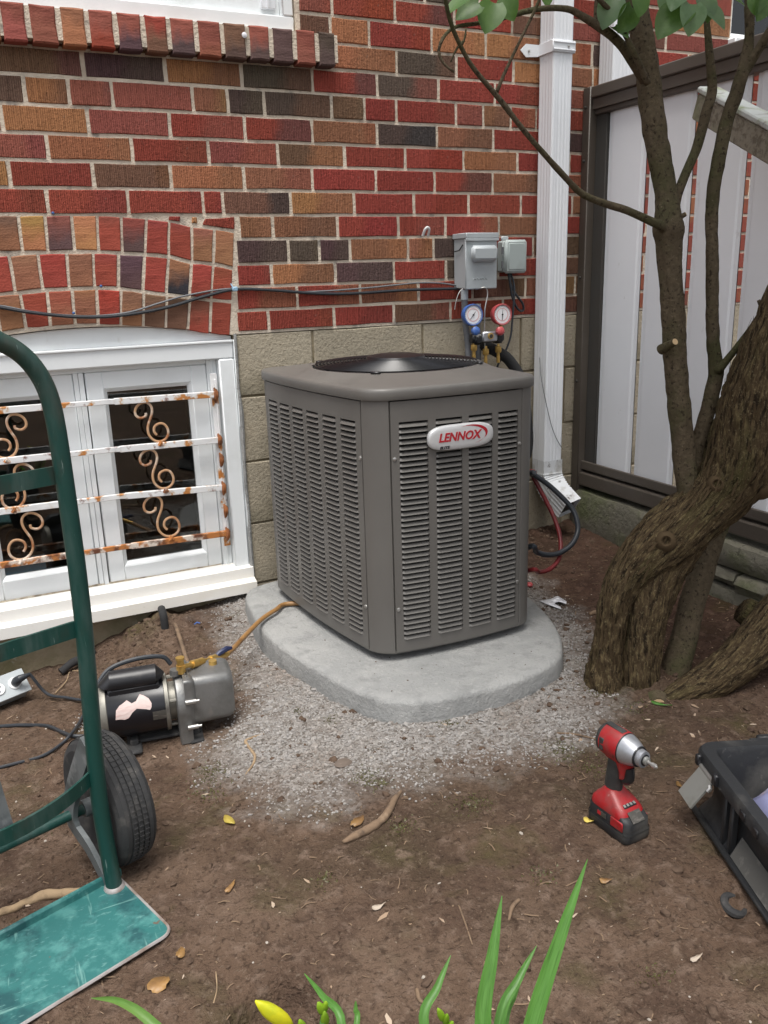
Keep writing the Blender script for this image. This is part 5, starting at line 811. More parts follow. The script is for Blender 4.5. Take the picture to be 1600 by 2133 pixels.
for k in range(3):
    mb = MB(); n = 8; top = []; a0 = 2*math.pi*k/3+.5
    g = []
    for i in range(n):
        r = .05+.165*i/(n-1); row = []
        for j in range(6):
            a = a0 + (j/5-.5)*(1.5-.5*i/n)+.25*i/n; row.append(Vector((fcn.x+r*math.cos(a), fcn.y+r*math.sin(a), .70-.05*(j/5-.5))))
        g.append(row)
    vs = [p for r in g for p in r]; mb.add(vs, [(i*6+j, i*6+j+1, (i+1)*6+j+1, (i+1)*6+j) for i in range(n-1) for j in range(5)]); mb.build('fan_blade', M['black'], ac)
mb = MB(); mb.lathe([(.06, .66), (.06, .745), (.05, .757), (0, .757)], 24, Matrix.Translation((fcn.x, fcn.y, 0))); mb.build('fan_motor', M['black'], ac)
def gdome(r): return FZc+.004+.014*(1-(r/FR)**2)
mb = MB(); mb.lathe([(.082, gdome(.082)-.004), (.084, gdome(.08)), (.080, gdome(.08)+.007), (.055, gdome(.05)+.010), (0, gdome(0)+.010)], 40, Matrix.Translation((fcn.x, fcn.y, 0))); grl = mb.build('fan_grille', M['blackwire'], ac)
for k in range(15):
    r = .092+k*.0096; mb = MB(); n = 56; mb.tube([(fcn.x+r*math.cos(2*math.pi*i/n), fcn.y+r*math.sin(2*math.pi*i/n), gdome(r)) for i in range(n)], .0019, 5, closed=True); mb.build('ring', M['blackwire'], grl)
for k in range(10):
    a = 2*math.pi*k/10+.15; e = Vector((math.cos(a), math.sin(a), 0)); rs_ = [.07, .11, .15, .19, .225, .237]
    mb = MB()
    for da in (-.0045, .0045): mb.tube([fcn+e*r+Vector((-e.y, e.x, 0))*da+Vector((0, 0, gdome(r)-.0035)) for r in rs_], .0021, 5)
    mb.build('spoke', M['blackwire'], grl)
for a in (-2.25, -.75, .7, 2.3):
    e = Vector((math.cos(a), math.sin(a), 0)); p = fcn+e*(FR+.006); mb = MB(); mb.box((p.x, p.y, FZc+.003), (.026, .014, .006), .002, Matrix.Rotation(a+math.pi/2, 3, 'Z')); mb.build('clip', M['blackwire'], grl)
# badge
f = panels['front']; s0 = .49; t = (f(.54)-f(.45)).normalized(); nrm = Vector((t.y, -t.x, 0)); zc = .642
BM = Matrix(((t.x, 0, nrm.x, 0), (t.y, 0, nrm.y, 0), (0, 1, 0, 0), (0, 0, 0, 1))).to_4x4(); bp = f(.490, .003)+Vector((0, 0, zc)); BM.translation = bp
def capsule(w, h, ins=0, n=10):      # lens-like plate: long gently bowed edges with round ends
    P = []; hw_, hh = w/2-ins, h/2-ins
    for i in range(4*n):
        a = 2*math.pi*i/(4*n); ca, sa = math.cos(a), math.sin(a); P.append((hw_*math.copysign(abs(ca)**.52, ca), hh*math.copysign(abs(sa)**.72, sa)))
    return P
mb = MB(); mb.rings([[BM @ Vector((x, y, z)) for x, y in capsule(.186, .063, i)] for i, z in ((0, 0), (0, .006), (.0015, .009), (.005, .0105), (.012, .0112))], True, True); bd = mb.build('badge', M['silver'], ac, ang=60)
text_mesh('LENNOX', .0300, .0006, BM @ Matrix.Translation((-.008, .001, .0118)), shear=.24, bold=.0008, sx=.96).build('lettering', M['redprint'], bd)
text_mesh('ELITE', .0095, .0004, BM @ Matrix.Translation((-.050, -.0235, .0117)), shear=.25, bold=.0004, sx=1.2).build('small_lettering', M['blackprint'], bd)
sw = []
for i in range(25):
    a = math.radians(118-i*(118+72)/24); t_ = i/24; wv = .0046*math.sin(math.pi*min(1, t_*1.02))**.8
    sw.append((Vector((.020+.050*math.cos(a), .003+.0235*math.sin(a), .0118)), wv))
top = [BM @ Vector((p.x+w*.8*math.cos(0), p.y+w*.5, p.z)) for p, w in sw]; bot = [BM @ Vector((p.x-w*.6, p.y-w*.5, p.z)) for p, w in sw]
mb = MB(); mb.add(top+bot, [(i, i+1, 25+i+1, 25+i) for i in range(24)], False); mb.build('swoosh', M['redprint'], bd)

# ------------------------------------------------------------------ electrical boxes on the wall
DF = -.088
xl, xr = ony(970, 540, DF).x, ony(1036, 540, DF).x; zt, zb = ony(1000, 486, DF).z, ony(1000, 602, DF).z
db = thing('disconnect_box', ((xl+xr)/2, -.04, zb), 'grey electrical disconnect box with a bulging pull handle on the brick wall', 'electrical box')
mb = MB(); bar(mb, xl+.004, xr-.002, DF+.012, -.004, zb+.003, zt-.003, .003); mb.build('body', M['pvcgrey'], db)
mb = MB(); bar(mb, xl, xr, DF, DF+.0115, zb, zt-.016, .003); mb.build('cover', M['pvcgrey'], db)
mb = MB(); bar(mb, xl-.001, xr+.003, DF-.006, -.003, zt-.0155, zt+.002, .002); bar(mb, xl-.001, xr+.003, DF-.006, DF-.001, zt-.024, zt-.015, .001); mb.build('hood', M['pvcgrey'], db)
hx0, hx1 = ony(977, 530, DF).x, ony(1032, 530, DF).x; hz0, hz1 = ony(1000, 545, DF-.01).z, ony(1000, 511, DF-.01).z
mb = MB(); bar(mb, hx0, hx1, DF-.024, DF-.0005, hz0, hz1, .011); mb.build('pull_handle', M['pvcgrey'], db)
mb = MB()
for k in range(5): mb.tube([(xl+.028+.011*k, DF-.0008, zb+.030+.004*(k % 2)), (xl+.034+.011*k, DF-.0008, zb+.037), (xl+.040+.011*k, DF-.0008, zb+.030)], .0011, 4)
mb.build('embossed_mark', M['pvcgrey'], db)
mb = MB(); mb.tube([(xl+.001, DF+.02, zt-.035), (xl-.0015, -.05, zt-.052), (xl-.0015, -.02, zt-.055)], .002, 5); mb.build('ink_stroke', M['blackprint'], db)
xl2, xr2 = ony(1053, 540, -.065).x, ony(1099, 540, -.065).x; zt2, zb2 = ony(1075, 499, -.065).z, ony(1075, 569, -.065).z
ob = thing('junction_box', ((xl2+xr2)/2, -.03, zb2), 'smaller grey weatherproof outlet box beside the downspout', 'electrical box')
mb = MB(); bar(mb, xl2+.004, xr2-.002, -.045, -.004, zb2+.004, zt2-.002, .006); mb.build('body', M['pvcgreen'], ob)
mb = MB(); bar(mb, xl2, xr2, -.066, -.0455, zb2, zt2, .008); bar(mb, xl2+.012, xr2-.012, -.068, -.064, zb2+.012, zt2-.012, .002); mb.build('cover', M['pvcgreen'], ob)
mb = MB(); xm = xl2+.035; bar(mb, xm-.016, xm+.014, -.012, -.004, zt2-.001, zt2+.014, .003); mb.build('mounting_lug', M['pvcgrey'], ob)
mb = MB()
for z in (zb2+.03, zt2-.035): mb.tube([(xl2-.002, -.05, z-.012), (xl2-.002, -.05, z+.012)], .004, 8)
mb.build('hinge', M['conduit'], ob)
# cord looping under the small box
x0 = xl2+.032
pts = [(x0, -.035, zb2+.006), (x0+.002, -.045, zb2-.035), (x0+.012, -.05, zb2-.09), (x0+.035, -.05, zb2-.125), (x0+.058, -.045, zb2-.128), (x0+.052, -.05, zb2-.105), (x0+.022, -.05, zb2-.07), (x0+.006, -.04, zb2-.03), (x0+.006, -.035, zb2+.004)]
o = MB().tube(curve([Vector(p) for p in pts], 6), .0042, 8).build('looped_cord', M['hose_black'], None); props(o, 'black cord hanging in a loop under the small outlet box', 'cord')
pts = [(x0+.012, -.03, zb2+.004), (x0+.016, -.05, zb2-.05), (x0+.006, -.055, zb2-.16), (x0-.005, -.06, zb2-.22), (x0-.03, -.06, zb2-.275), (x0-.055, -.06, zb2-.31), (x0-.06, -.05, zb2-.345)]
o = MB().tube(curve([Vector(p) for p in pts], 6), .0036, 8).build('power_whip', M['hose_black'], None); props(o, 'thin black cable running down behind the red gauge', 'cable')
# two conduit whips under the disconnect
cw = thing('conduit_whip', (xl+.03, -.05, zb), 'grey flexible conduit under the disconnect box hidden behind the blue gauge', 'conduit')
p0 = Vector((xl+.018, -.05, zb)); mb = MB(); mb.tube([p0, p0-Vector((0, 0, .034))], .013, 10); mb.build('connector', M['pvcgrey'], cw)
mb = MB(); pth = curve([p0-Vector((0, 0, .03)), p0+Vector((.004, .003, -.10)), p0+Vector((.014, -.0, -.2)), p0+Vector((.0, -.03, -.36))], 12); mb.tube(pth, [.0105+.0012*(i % 2) for i in range(len(pth))], 10); mb.build('tube', M['conduit'], cw)
p1 = Vector((xl+.066, -.05, zb))
cw2 = thing('conduit_whip', p1, 'grey conduit hanging between the two round gauges', 'conduit')
mb = MB(); mb.tube([p1-Vector((-.004, 0, .05)), p1-Vector((-.004, 0, .088))], .0125, 10); mb.build('connector', M['pvcgrey'], cw2)
mb = MB(); mb.tube(curve([p1-Vector((-.004, 0, .08)), p1+Vector((.006, 0, -.17)), p1+Vector((.008, 0, -.27)), p1+Vector((.0, 0, -.34))], 10), .010, 10); mb.build('tube', M['conduit'], cw2)
o = MB().tube(curve([Vector((xl+.045, DF+.01, zb-.001)), Vector((xl+.075, DF-.004, zb+.004)), Vector((xl+.083, DF-.006, zb-.02)), Vector((xl+.070, DF-.01, zb-.07)), Vector((xl+.068, DF-.012, zb-.15)), Vector((xl+.070, -.1, zb-.235))], 6), .0022, 6).build('hanging_hook_wire', M['screw'], None); props(o, 'bent pale wire hook the gauge set hangs from', 'hook')
o = MB().tube(curve([Vector((xl+.0, -.07, zb+.004)), Vector((xl-.016, -.07, zb-.01)), Vector((xl-.022, -.06, zb-.04)), Vector((xl-.021, -.05, zb-.065))], 5), .0013, 6).build('stray_wire', M['sill'], None); props(o, 'short pale stray wire curling from the lower left of the disconnect box', 'wire')
# ------------------------------------------------------------------ manifold gauges
gs = thing('manifold_gauges', ony(1013, 700, -.1), 'refrigerant gauge set with blue and red gauges hanging above the air conditioner lid', 'gauge set')
gy = -.10
def gauge(px, py, mc, needle, lbl):
    c = ony(px, py, gy); nd = Vector((-.10, -1, .06)).normalized(); Mx = frame_m(c, nd, (1, 0, 0))
    g_ = MB().lathe([(.030, -.022), (.0345, -.018), (.0365, -.004), (.0365, .006), (.0352, .0085), (.0333, .0085), (.0331, .005)], 32, Mx).build('gauge', M[mc], gs); g_['label'] = lbl
    MB().lathe([(.0334, .0042), (.0334, .0052), (0, .0052)], 32, Mx).build('dial', M['dial'], g_)
    MB().lathe([(.0225, .0054), (.0225, .0058), (.0195, .0058), (.0195, .0054)], 32, Mx, close=True).build('dial_ring', M['dialpink'], g_)
    MB().lathe([(.0318, .0054), (.0318, .0057), (.0300, .0057), (.0300, .0054)], 32, Mx, close=True).build('dial_band', M[mc], g_)
    mb = MB(); 
    for k in range(24):
        a = math.radians(-40+k*260/23+0); d = Vector((math.cos(a), math.sin(a), 0)); mb.add([Mx @ (d*.0262+Vector((-d.y, d.x, 0))*.0004+Vector((0, 0, .0060))), Mx @ (d*.0262-Vector((-d.y, d.x, 0))*.0004+Vector((0, 0, .0060))), Mx @ (d*.0296-Vector((-d.y, d.x, 0))*.0004+Vector((0, 0, .0060))), Mx @ (d*.0296+Vector((-d.y, d.x, 0))*.0004+Vector((0, 0, .0060)))], [(0, 1, 2, 3)], False)
    mb.build('tick_marks', M['blackprint'], g_, fix=False)
    a = needle; e = Vector((math.cos(a), math.sin(a), 0)); w = Vector((-e.y, e.x, 0)); z = Vector((0, 0, .0068))
    mb = MB(); mb.add([Mx @ (e*.021+z), Mx @ (w*.0013+z), Mx @ (-e*.019+w*.0009+z), Mx @ (-e*.019-w*.0009+z), Mx @ (-w*.0013+z)], [(0, 1, 2, 3, 4)], False); mb.lathe([(.0028, .006), (.0028, .009)], 10, Mx); mb.build('needle', M['blackprint'], g_, fix=False)
gauge(984.5, 656, 'blue', math.radians(50), 'blue rimmed gauge'); gauge(1045, 655, 'red', math.radians(85), 'red rimmed gauge')
bl, br_ = ony(981, 700, gy), ony(1047, 703, gy); bz = (bl.z+br_.z)/2-.002
mb = MB(); bar(mb, bl.x, br_.x, gy-.016, gy+.016, bz-.017, bz+.014, .006); bar(mb, bl.x+.005, bl.x+.04, gy-.02, gy+.018, bz-.022, bz+.012, .008); bar(mb, br_.x-.04, br_.x-.005, gy-.02, gy+.018, bz-.022, bz+.012, .008); mb.build('manifold_body', M['black'], gs)
cx = ony(1013.5, 697, gy).x
mb = MB(); bar(mb, cx-.030, cx+.030, gy-.026, gy-.010, bz-.013, bz+.021, .004); mb.build('sight_block', M['nose'], gs)
MB().lathe([(.011, 0), (.011, .003), (.008, .004)], 20, frame_m((cx, gy-.026, bz+.006), (0, -1, 0)), close=False).build('sight_glass', M['brass'], gs)
MB().lathe([(.0072, .0042), (.006, .0046), (0, .0046)], 16, frame_m((cx, gy-.026, bz+.006), (0, -1, 0))).build('glass_centre', M['dark'], gs)
for (px, py, mc) in ((989.5, 690, 'blue'), (1040.5, 690, 'red')):
    p = ony(px, py, gy-.03); k = MB().lathe([(.006, -.012), (.0135, -.004), (.015, .002), (.0145, .010), (.010, .014), (0, .015)], 14, frame_m(p, (0, -1, .25))); k.build('valve_knob', M[mc], gs)
for (px, py) in ((987.5, 724), (1012, 733), (1038, 728)):
    p = ony(px, py, gy); mb = MB(); mb.lathe([(.0045, .02), (.0055, .012), (.0105, .010), (.0115, -.004), (.0095, -.010), (.0055, -.011), (.0055, -.024), (.0065, -.025), (.0060, -.045)], 12, Matrix.Translation(p)); mb.build('brass_fitting', M['brass'], gs)
for px in (984.5, 1045):
    a = ony(px, 672, gy+.008); MB().tube([a, Vector((cx+(a.x-cx)*.75, gy, bz+.01))], .006, 8).build('gauge_stem', M['brass'], gs)
# insulated line set and hoses behind the unit
ls = curve([ony(1000, 715, -.05), ony(1040, 735, -.06), ony(1062, 752, -.07), ony(1085, 790, -.085), ony(1094, 840, -.09), ony(1090, 960, -.09), Vector((1.52, -.11, .3)), Vector((1.45, -.16, .2)), Vector((1.32, -.2, .18))], 8)
o = MB().tube(ls, .020, 12).build('insulated_pipe', M['foam']); props(o, 'black foam insulated pipe bending down behind the air conditioner', 'pipe')
D_h = 2.62
def hose(pts, r, m, label, nm='hose', D=None):
    o = MB().tube(curve(pts, 8), r, 10).build(nm, m, None); return props(o, label, 'hose')
hose([Vector((1.385, -.33, .385)), atd(1100, 985, 2.42), atd(1108, 988, 2.42), atd(1120, 994, 2.42), atd(1145, 1012, 2.42), atd(1170, 1035, 2.41), atd(1192, 1060, 2.40), atd(1202, 1085, 2.38), atd(1203, 1110, 2.36), atd(1190, 1135, 2.33), atd(1165, 1152, 2.31), atd(1140, 1156, 2.29), atd(1118, 1150, 2.27), atd(1100, 1140, 2.25), Vector((1.38, -.45, .10))], .0078, M['hose_black'], 'black refrigerant hose looping out beside the downspout elbow')
hose([Vector((1.40, -.30, .37)), atd(1100, 982, 2.45), atd(1112, 996, 2.44), atd(1125, 1020, 2.43), atd(1140, 1048, 2.42), atd(1155, 1080, 2.40), atd(1166, 1115, 2.37), atd(1168, 1145, 2.34), atd(1162, 1168, 2.31), atd(1145, 1186, 2.28), atd(1122, 1192, 2.26), atd(1102, 1188, 2.24), Vector((1.36, -.46, .06))], .0066, M['hose_red'], 'dark red refrigerant hose looping to the ground under the black hose')
# tan vacuum hose from pump to unit
tv = [gp(598, 1259, .012)]
th = [Vector((.86, -.36, PADTOP+.012)), onz(598, 1258, PADTOP+.010), onz(575, 1270, PADTOP+.016), onz(545, 1290, .075), onz(510, 1325, .08), onz(490, 1347, .090), onz(472, 1363, .105)]
o = MB().tube(curve(th, 8), .0068, 10).build('vacuum_hose', M['hose_tan'], None); props(o, 'tan charging hose running from the vacuum pump across the concrete pad', 'hose')

# ------------------------------------------------------------------ vacuum pump
pc0 = Vector((.30, -.715, ground_z(.30, -.74)))
vp = thing('vacuum_pump', pc0, 'black and grey vacuum pump with a torn sticker on the soil beside the hand truck', 'vacuum pump')
axd = Vector((1, -.135, 0)).normalized(); ayd = Vector((-axd.y, axd.x, 0)); PM = Matrix(((axd.x, ayd.x, 0, pc0.x), (axd.y, ayd.y, 0, pc0.y), (0, 0, 1, pc0.z), (0, 0, 0, 1)))
def PP(x, y, z): return PM @ Vector((x, y, z))
AXM = PM @ Matrix(((0, 0, 1, 0), (1, 0, 0, 0), (0, 1, 0, .088), (0, 0, 0, 1)))     # lathe axis along pump x
mb = MB(); mb.lathe([(.050, -.156), (.064, -.150), (.0665, -.142), (.0665, -.139), (.066, -.138), (.066, -.005), (.064, -.004)], 36, AXM); mot = mb.build('motor_body', M['blackpaint'], vp, ang=30)
mb = MB(); mb.lathe([(.052, -.1575), (.0655, -.1525), (.0685, -.1465), (.0685, -.1375), (.0664, -.136)], 36, AXM, close=False); mb.build('motor_end_cap', M['dull'], vp, ang=30)
mb = MB(); mb.lathe([(.066, -.006), (.068, -.005), (.068, .003), (.060, .005)], 36, AXM); mb.build('end_ring', M['dull'], vp)
mb = MB(); mb.lathe([(.045, .003), (.045, .020)], 24, AXM)
for a in range(4):
    an = math.radians(45+90*a+20); mb.tube([PP(.0, .056*math.cos(an), .088+.056*math.sin(an)), PP(.022, .056*math.cos(an), .088+.056*math.sin(an))], .005, 8)
mb.build('coupling', M['dull'], vp)
CM = PM.to_3x3()
mb = MB(); mb.tube([PP(-.125, -.012, .155), PP(-.128, -.012, .158), PP(-.122, -.012, .166), PP(-.020, -.012, .166), PP(-.016, -.012, .160)], [.012, .024, .027, .027, .020], 20); cap_ = mb.build('capacitor_cover', M['black'], vp, ang=35)
mb = MB(); mb.box(PP(-.072, -.012, .145), (.118, .050, .024), .004, CM); mb.build('capacitor_base', M['black'], vp)
def on_motor(dx, deg, r=.0668): a = math.radians(deg); return PP(dx, r*math.cos(a), .088+r*math.sin(a))
top_ = [(-.116, 155), (-.108, 147), (-.099, 143), (-.090, 138), (-.080, 146), (-.070, 143), (-.060, 130), (-.050, 135), (-.041, 142), (-.036, 152)]; bot_ = [(-.119, 173), (-.108, 174), (-.099, 176), (-.090, 174), (-.080, 164), (-.070, 158), (-.060, 160), (-.050, 162), (-.041, 165), (-.037, 160)]
mb = MB()
for k in range(9):
    for i in range(3):
        def lp_(j, t): return on_motor(top_[j][0]*(1-t)+bot_[j][0]*t, top_[j][1]*(1-t)+bot_[j][1]*t)
        mb.add([lp_(k, i/3), lp_(k+1, i/3), lp_(k+1, (i+1)/3), lp_(k, (i+1)/3)], [(0, 1, 2, 3)])
mb.build('torn_sticker', M['sticker'], vp, fix=False)
mb = MB(); mb.rings([[on_motor(-.036, d), on_motor(-.005, d), on_motor(-.005, d, .0675), on_motor(-.036, d, .0675)] for d in (170, 176, 182, 188)], True, True); mb.build('rating_plate', M['plate'], vp)
# cast front plate: disc growing a foot, then the oil case
prf = []
for i in range(22):
    a = math.radians(-20+i*220/21); prf.append((.072*math.cos(a), .088+.072*math.sin(a)))
prf += [(-.072, .012), (-.072, .004), (.072, .004), (.072, .012)]
mb = MB(); mb.rings([[PP(x, y*k, .088+(z-.088)*k) for y, z in prf] for x, k in ((.020, .94), (.023, 1), (.048, 1), (.051, .97))], True, True, smooth=True); mb.build('cast_plate', M['cast'], vp, ang=40)
def rbox(x0, x1, y0, y1, z0, z1, r, tap=.0):
    mb = MB(); L_ = []
    def rr(y0, y1, z0, z1, r):
        o = []
        for (cy, cz, a0) in ((y1-r, z1-r, 0), (y0+r, z1-r, 90), (y0+r, z0+r, 180), (y1-r, z0+r, 270)):
            for i in range(6): a = math.radians(a0+i*18); o.append((cy+r*math.cos(a), cz+r*math.sin(a)))
        return o
    for x, k in ((x0, 0), (x0+.003, 0), (x1-.016, tap*.7), (x1-.006, tap+.003), (x1-.001, tap+.010), (x1, tap+.018)): L_.append([PP(x, y, z) for y, z in rr(y0+k, y1-k, z0+k, z1-k, r)])
    mb.rings(L_, True, True); return mb
rbox(.052, .158, -.058, .060, .036, .162, .020, .004).build('oil_case', M['cast'], vp, ang=50)
rbox(.048, .062, -.064, .066, .024, .168, .022, 0).build('case_flange', M['cast'], vp, ang=50)
rbox(.040, .066, -.072, -.03, .100, .166, .006, 0).build('side_rib', M['cast'], vp, ang=50)
for z in (.112, .046):
    MB().tube([PP(.040, -.073, z), PP(.064, -.073, z), PP(.0641, -.073, z), PP(.072, -.073, z)], [.0058, .0058, .0035, .0035], 10).build('bolt', M['screw'], vp)
mb = MB(); mb.tube([PP(.024, -.02, .162), PP(.026, -.02, .176)], .012, 10); mb.build('filler_boss', M['cast'], vp)
mb = MB(); mb.tube([PP(.040, -.022, .166), PP(.040, -.022, .186), PP(.040, -.022, .1861), PP(.040, -.022, .200), PP(.040, -.022, .2001), PP(.040, -.022, .206)], [.011, .011, .0085, .0085, .0105, .0105], 12); vb = mb.build('inlet_tee', M['brass'], vp)
pa, pb = PP(.046, -.026, .182), onz(472, 1363, .105)
vd = (pb-pa)
mb = MB(); mb.tube([pa, pa+vd*.18, pa+vd*.181, pa+vd*.42, pa+vd*.421, pa+vd*.52, pa+vd*.6, pa+vd*.601, pa+vd*.95, pa+vd*1.02], [.006, .006, .0098, .0098, .005, .005, .006, .0088, .0082, .0075], 12); mb.build('hose_valve', M['brass'], vp)
mb = MB(); q0 = pa+vd*.72; mb.tube([q0, q0+Vector((.012, .006, .006)), q0+Vector((.034, .012, .012)), q0+Vector((.048, .014, .010))], [.004, .007, .0075, .004], 8); mb.build('valve_lever', M['navy'], vp)
mb = MB(); mb.tube([PP(.118, .01, .158), PP(.118, .01, .170)], .010, 10); mb.build('vent_fitting', M['brass'], vp)
mb = MB()
for x0 in (-.085, .058):
    mb.box(PP(x0, 0, .005), (.034, .150, .010), .004, CM); mb.box(PP(x0, 0, .014), (.020, .09, .02), .003, CM)
mb.box(PP(-.01, 0, .011), (.17, .07, .008), .003, CM); mb.build('rubber_foot', M['rubber'], vp)
hdl = curve([PP(.02, .03, .168), PP(.0, .034, .19), PP(-.06, .03, .196), PP(-.12, .02, .186), PP(-.150, .0, .16), PP(-.158, -.01, .13)], 6)
mb = MB(); mb.tube(hdl, .0055, 8); mb.build('cord_lead', M['hose_black'], vp)
# ------------------------------------------------------------------ outlet on the ground, its plug and cords
oc = gp(30, 1460); oe = (onz(62, 1450, oc.z)-onz(8, 1472, oc.z)); oe.z = 0; oe.normalize(); on_ = Vector((oe.y, -oe.x, 0))
ox = thing('outlet_box', oc, 'grey metal outlet box with two round receptacles lying on the soil', 'outlet box')
tilt = (on_*.75+Vector((0, 0, .66))).normalized(); OZ = tilt; OX = oe; OY = OZ.cross(OX); OR = Matrix((OX, OY, OZ)).transposed()
o_c = oc+Vector((-.012, -.0, .040))-OX*.01
mb = MB(); mb.box(o_c, (.112, .066, .05), .005, OR); mb.build('body', M['pvcgrey'], ox)
mb = MB(); mb.box(o_c+OZ*.027, (.116, .070, .004), .0015, OR); pl = mb.build('face_plate', M['pvcgrey'], ox)
for sx in (-.024, .022): MB().lathe([(.0175, 0), (.0175, .003), (.0165, .004), (0, .004)], 22, frame_m(o_c+OX*sx+OZ*.029, OZ, OX)).build('receptacle', M['receptacle'], ox)
for (dx, dy) in ((-.006, .006), (.006, .006), (0, -.007)): MB().box(o_c+OX*(-.024+dx)+OY*dy+OZ*.0335, (.002, .007, .001), 0, OR).build('slot', M['dark'], ox)
pk = o_c+OX*.024+OZ*.033
cd_ = thing('pump_cord', pk, 'black power cord plugged into the outlet box and running to the pump', 'cord')
mb = MB(); mb.tube([pk, pk+OZ*.012, pk+OZ*.022+OX*.006, pk+OZ*.026+OX*.020, pk+OZ*.026+OX*.036], [.0125, .0125, .011, .008, .004], 12); mb.build('plug', M['hose_black'], cd_)
e0 = pk+OZ*.026+OX*.034
mb = MB(); mb.tube(curve([e0, gp(100, 1457, .018), gp(140, 1460, .010), gp(175, 1466, .012), gp(205, 1462, .02), PP(-.162, .02, .05), PP(-.156, .0, .07)], 8), .0042, 8); mb.build('cable', M['hose_black'], cd_)
cds = [gp(-40, 1520, .004), gp(20, 1515, .005), gp(60, 1514, .005), gp(100, 1516, .005), gp(128, 1528, .005), gp(150, 1537, .006), gp(180, 1538, .006), gp(215, 1535, .006), gp(250, 1530, .006)]
o = MB().tube(curve(cds, 6), .0048, 8).build('extension_cord', M['hose_black'], None); props(o, 'black extension cord lying on the soil behind the wheel, the upper of two', 'cord')
cds = [gp(-40, 1612, .004), gp(30, 1595, .005), gp(90, 1578, .005), gp(130, 1553, .006), gp(152, 1535, .012), gp(165, 1515, .010), gp(178, 1490, .010), gp(192, 1470, .012)]
o = MB().tube(curve(cds, 6), .0040, 8).build('extension_cord', M['hose_black'], None); props(o, 'thin black cord curving up from the soil to the pump, crossing the other cord', 'cord')
# pipe stubs by the wall
p0 = gp(342, 1300); o = MB().tube(curve([p0+Vector((0, .02, .045)), p0+Vector((-.002, -.012, .04)), p0+Vector((-.002, -.020, .015)), p0+Vector((-.002, -.022, -.01))], 4), .012, 10).build('pipe_stub', M['foam'], None); props(o, 'short black pipe elbow poking out of the foundation into the soil mound', 'pipe')
p0 = gp(128, 1408, .012); p1 = gp(172, 1384, .02); o = MB().tube(curve([p0, p0.lerp(p1, .5)+Vector((0, 0, .006)), p1, p1+(p1-p0)*.6], 4), [.012]*4+[.013]*4+[.014]*5, 10).build('pipe_stub', M['foam'], None); props(o, 'black foam pipe end lying on the soil against the foundation', 'pipe')
# ------------------------------------------------------------------ cables along the brick wall
cbl = [ony(-60, 632, -.01), ony(0, 640, -.012), ony(45, 648, -.014), ony(100, 655, -.014), ony(160, 660, -.014), ony(230, 659, -.013), ony(300, 650, -.012), ony(360, 637, -.01), ony(420, 619, -.008), ony(487, 603, -.008), ony(560, 604, -.01), ony(640, 610, -.010), ony(700, 612, -.010), ony(760, 610, -.010), ony(850, 604, -.010), ony(960, 601, -.02)]
wc = thing('wall_cable', ony(487, 603), 'dark flat cable sagging across the brick arch and fixed by a clip', 'cable')
MB().tube(curve(cbl, 6), .0048, 8).build('cable', M['hose_black'], wc)
p = ony(489, 602, -.010); mb = MB(); mb.box(p, (.018, .016, .014), .003); mb.tube([p+Vector((-.006, -.004, .004)), p+Vector((-.010, .004, .016))], .002, 6); mb.build('clip', M['bluelabel'], wc)
cb2 = [ony(-60, 638, -.008), ony(0, 637, -.008), ony(60, 648, -.009), ony(130, 656, -.009), ony(200, 658, -.009), ony(270, 650, -.008), ony(330, 632, -.007), ony(390, 615, -.006), ony(487, 601, -.006), ony(600, 608, -.006), ony(680, 606, -.007), ony(760, 600, -.008), ony(820, 594, -.008), ony(872, 589, -.008), ony(920, 590, -.012), ony(965, 597, -.02)]
o = MB().tube(curve(cb2, 6), .0030, 6).build('thin_cable', M['conduit'], None); props(o, 'thinner grey cable running just above the flat cable on the bricks', 'cable')
for (px, py, nm, lb) in ((110, 444, 'cable_tack', 'blue tack in the mortar above the brick arch'), (210, 596, 'cable_tack', 'blue tack in the mortar between the arch rings'), (153, 652, 'cable_tack', 'blue tack on the sagging cable over the arch')):
    p = ony(px, py, -.004); o = MB().lathe([(.0035, 0), (.0042, .004), (.002, .007)], 8, frame_m(p, (0, -1, 0))).build(nm, M['blueprint'], None); props(o, lb, 'tack')
p = ony(886, 482, -.004); o = MB().tube(curve([p+Vector((-.010, 0, -.014)), p+Vector((-.008, -.012, .004)), p+Vector((0, -.016, .012)), p+Vector((.008, -.012, .004)), p+Vector((.010, 0, -.014))], 5), .0045, 8).build('wall_hook', M['receptacle'], None); props(o, 'small white hook loop screwed to the bricks left of the electrical box', 'hook')
p = ony(509, 73, -.040); o = MB().lathe([(.007, -.004), (.008, .001), (.004, .003)], 9, frame_m(p, (0, -1, 0))).build('mortar_dab', M['paper'], None); props(o, 'pale round dab stuck on the brick sill', 'dab')

# ------------------------------------------------------------------ hand truck
TW = Vector((.318, -.948, 0)).normalized(); TU = Vector((-.948, -.318, 0)).normalized()
ft = gp(240, 1858); ft.z = max(ft.z, -.005)
ht = thing('hand_truck', ft, 'green two wheeled hand truck with scratched teal toe plate standing on the soil', 'hand truck')
def rp(px, py): return onpl(px, py, ft+TW*0.0, TW)
pr = [(238, 1845), (212, 1700), (200, 1600), (187, 1450), (174, 1300), (160, 1180), (146, 1080), (133, 990), (120, 905), (108, 845), (92, 800), (68, 762), (38, 733), (2, 713), (-40, 700)]
P = [rp(*p) for p in pr]; P[0] = ft+Vector((0, 0, .006))
cx_ = .172
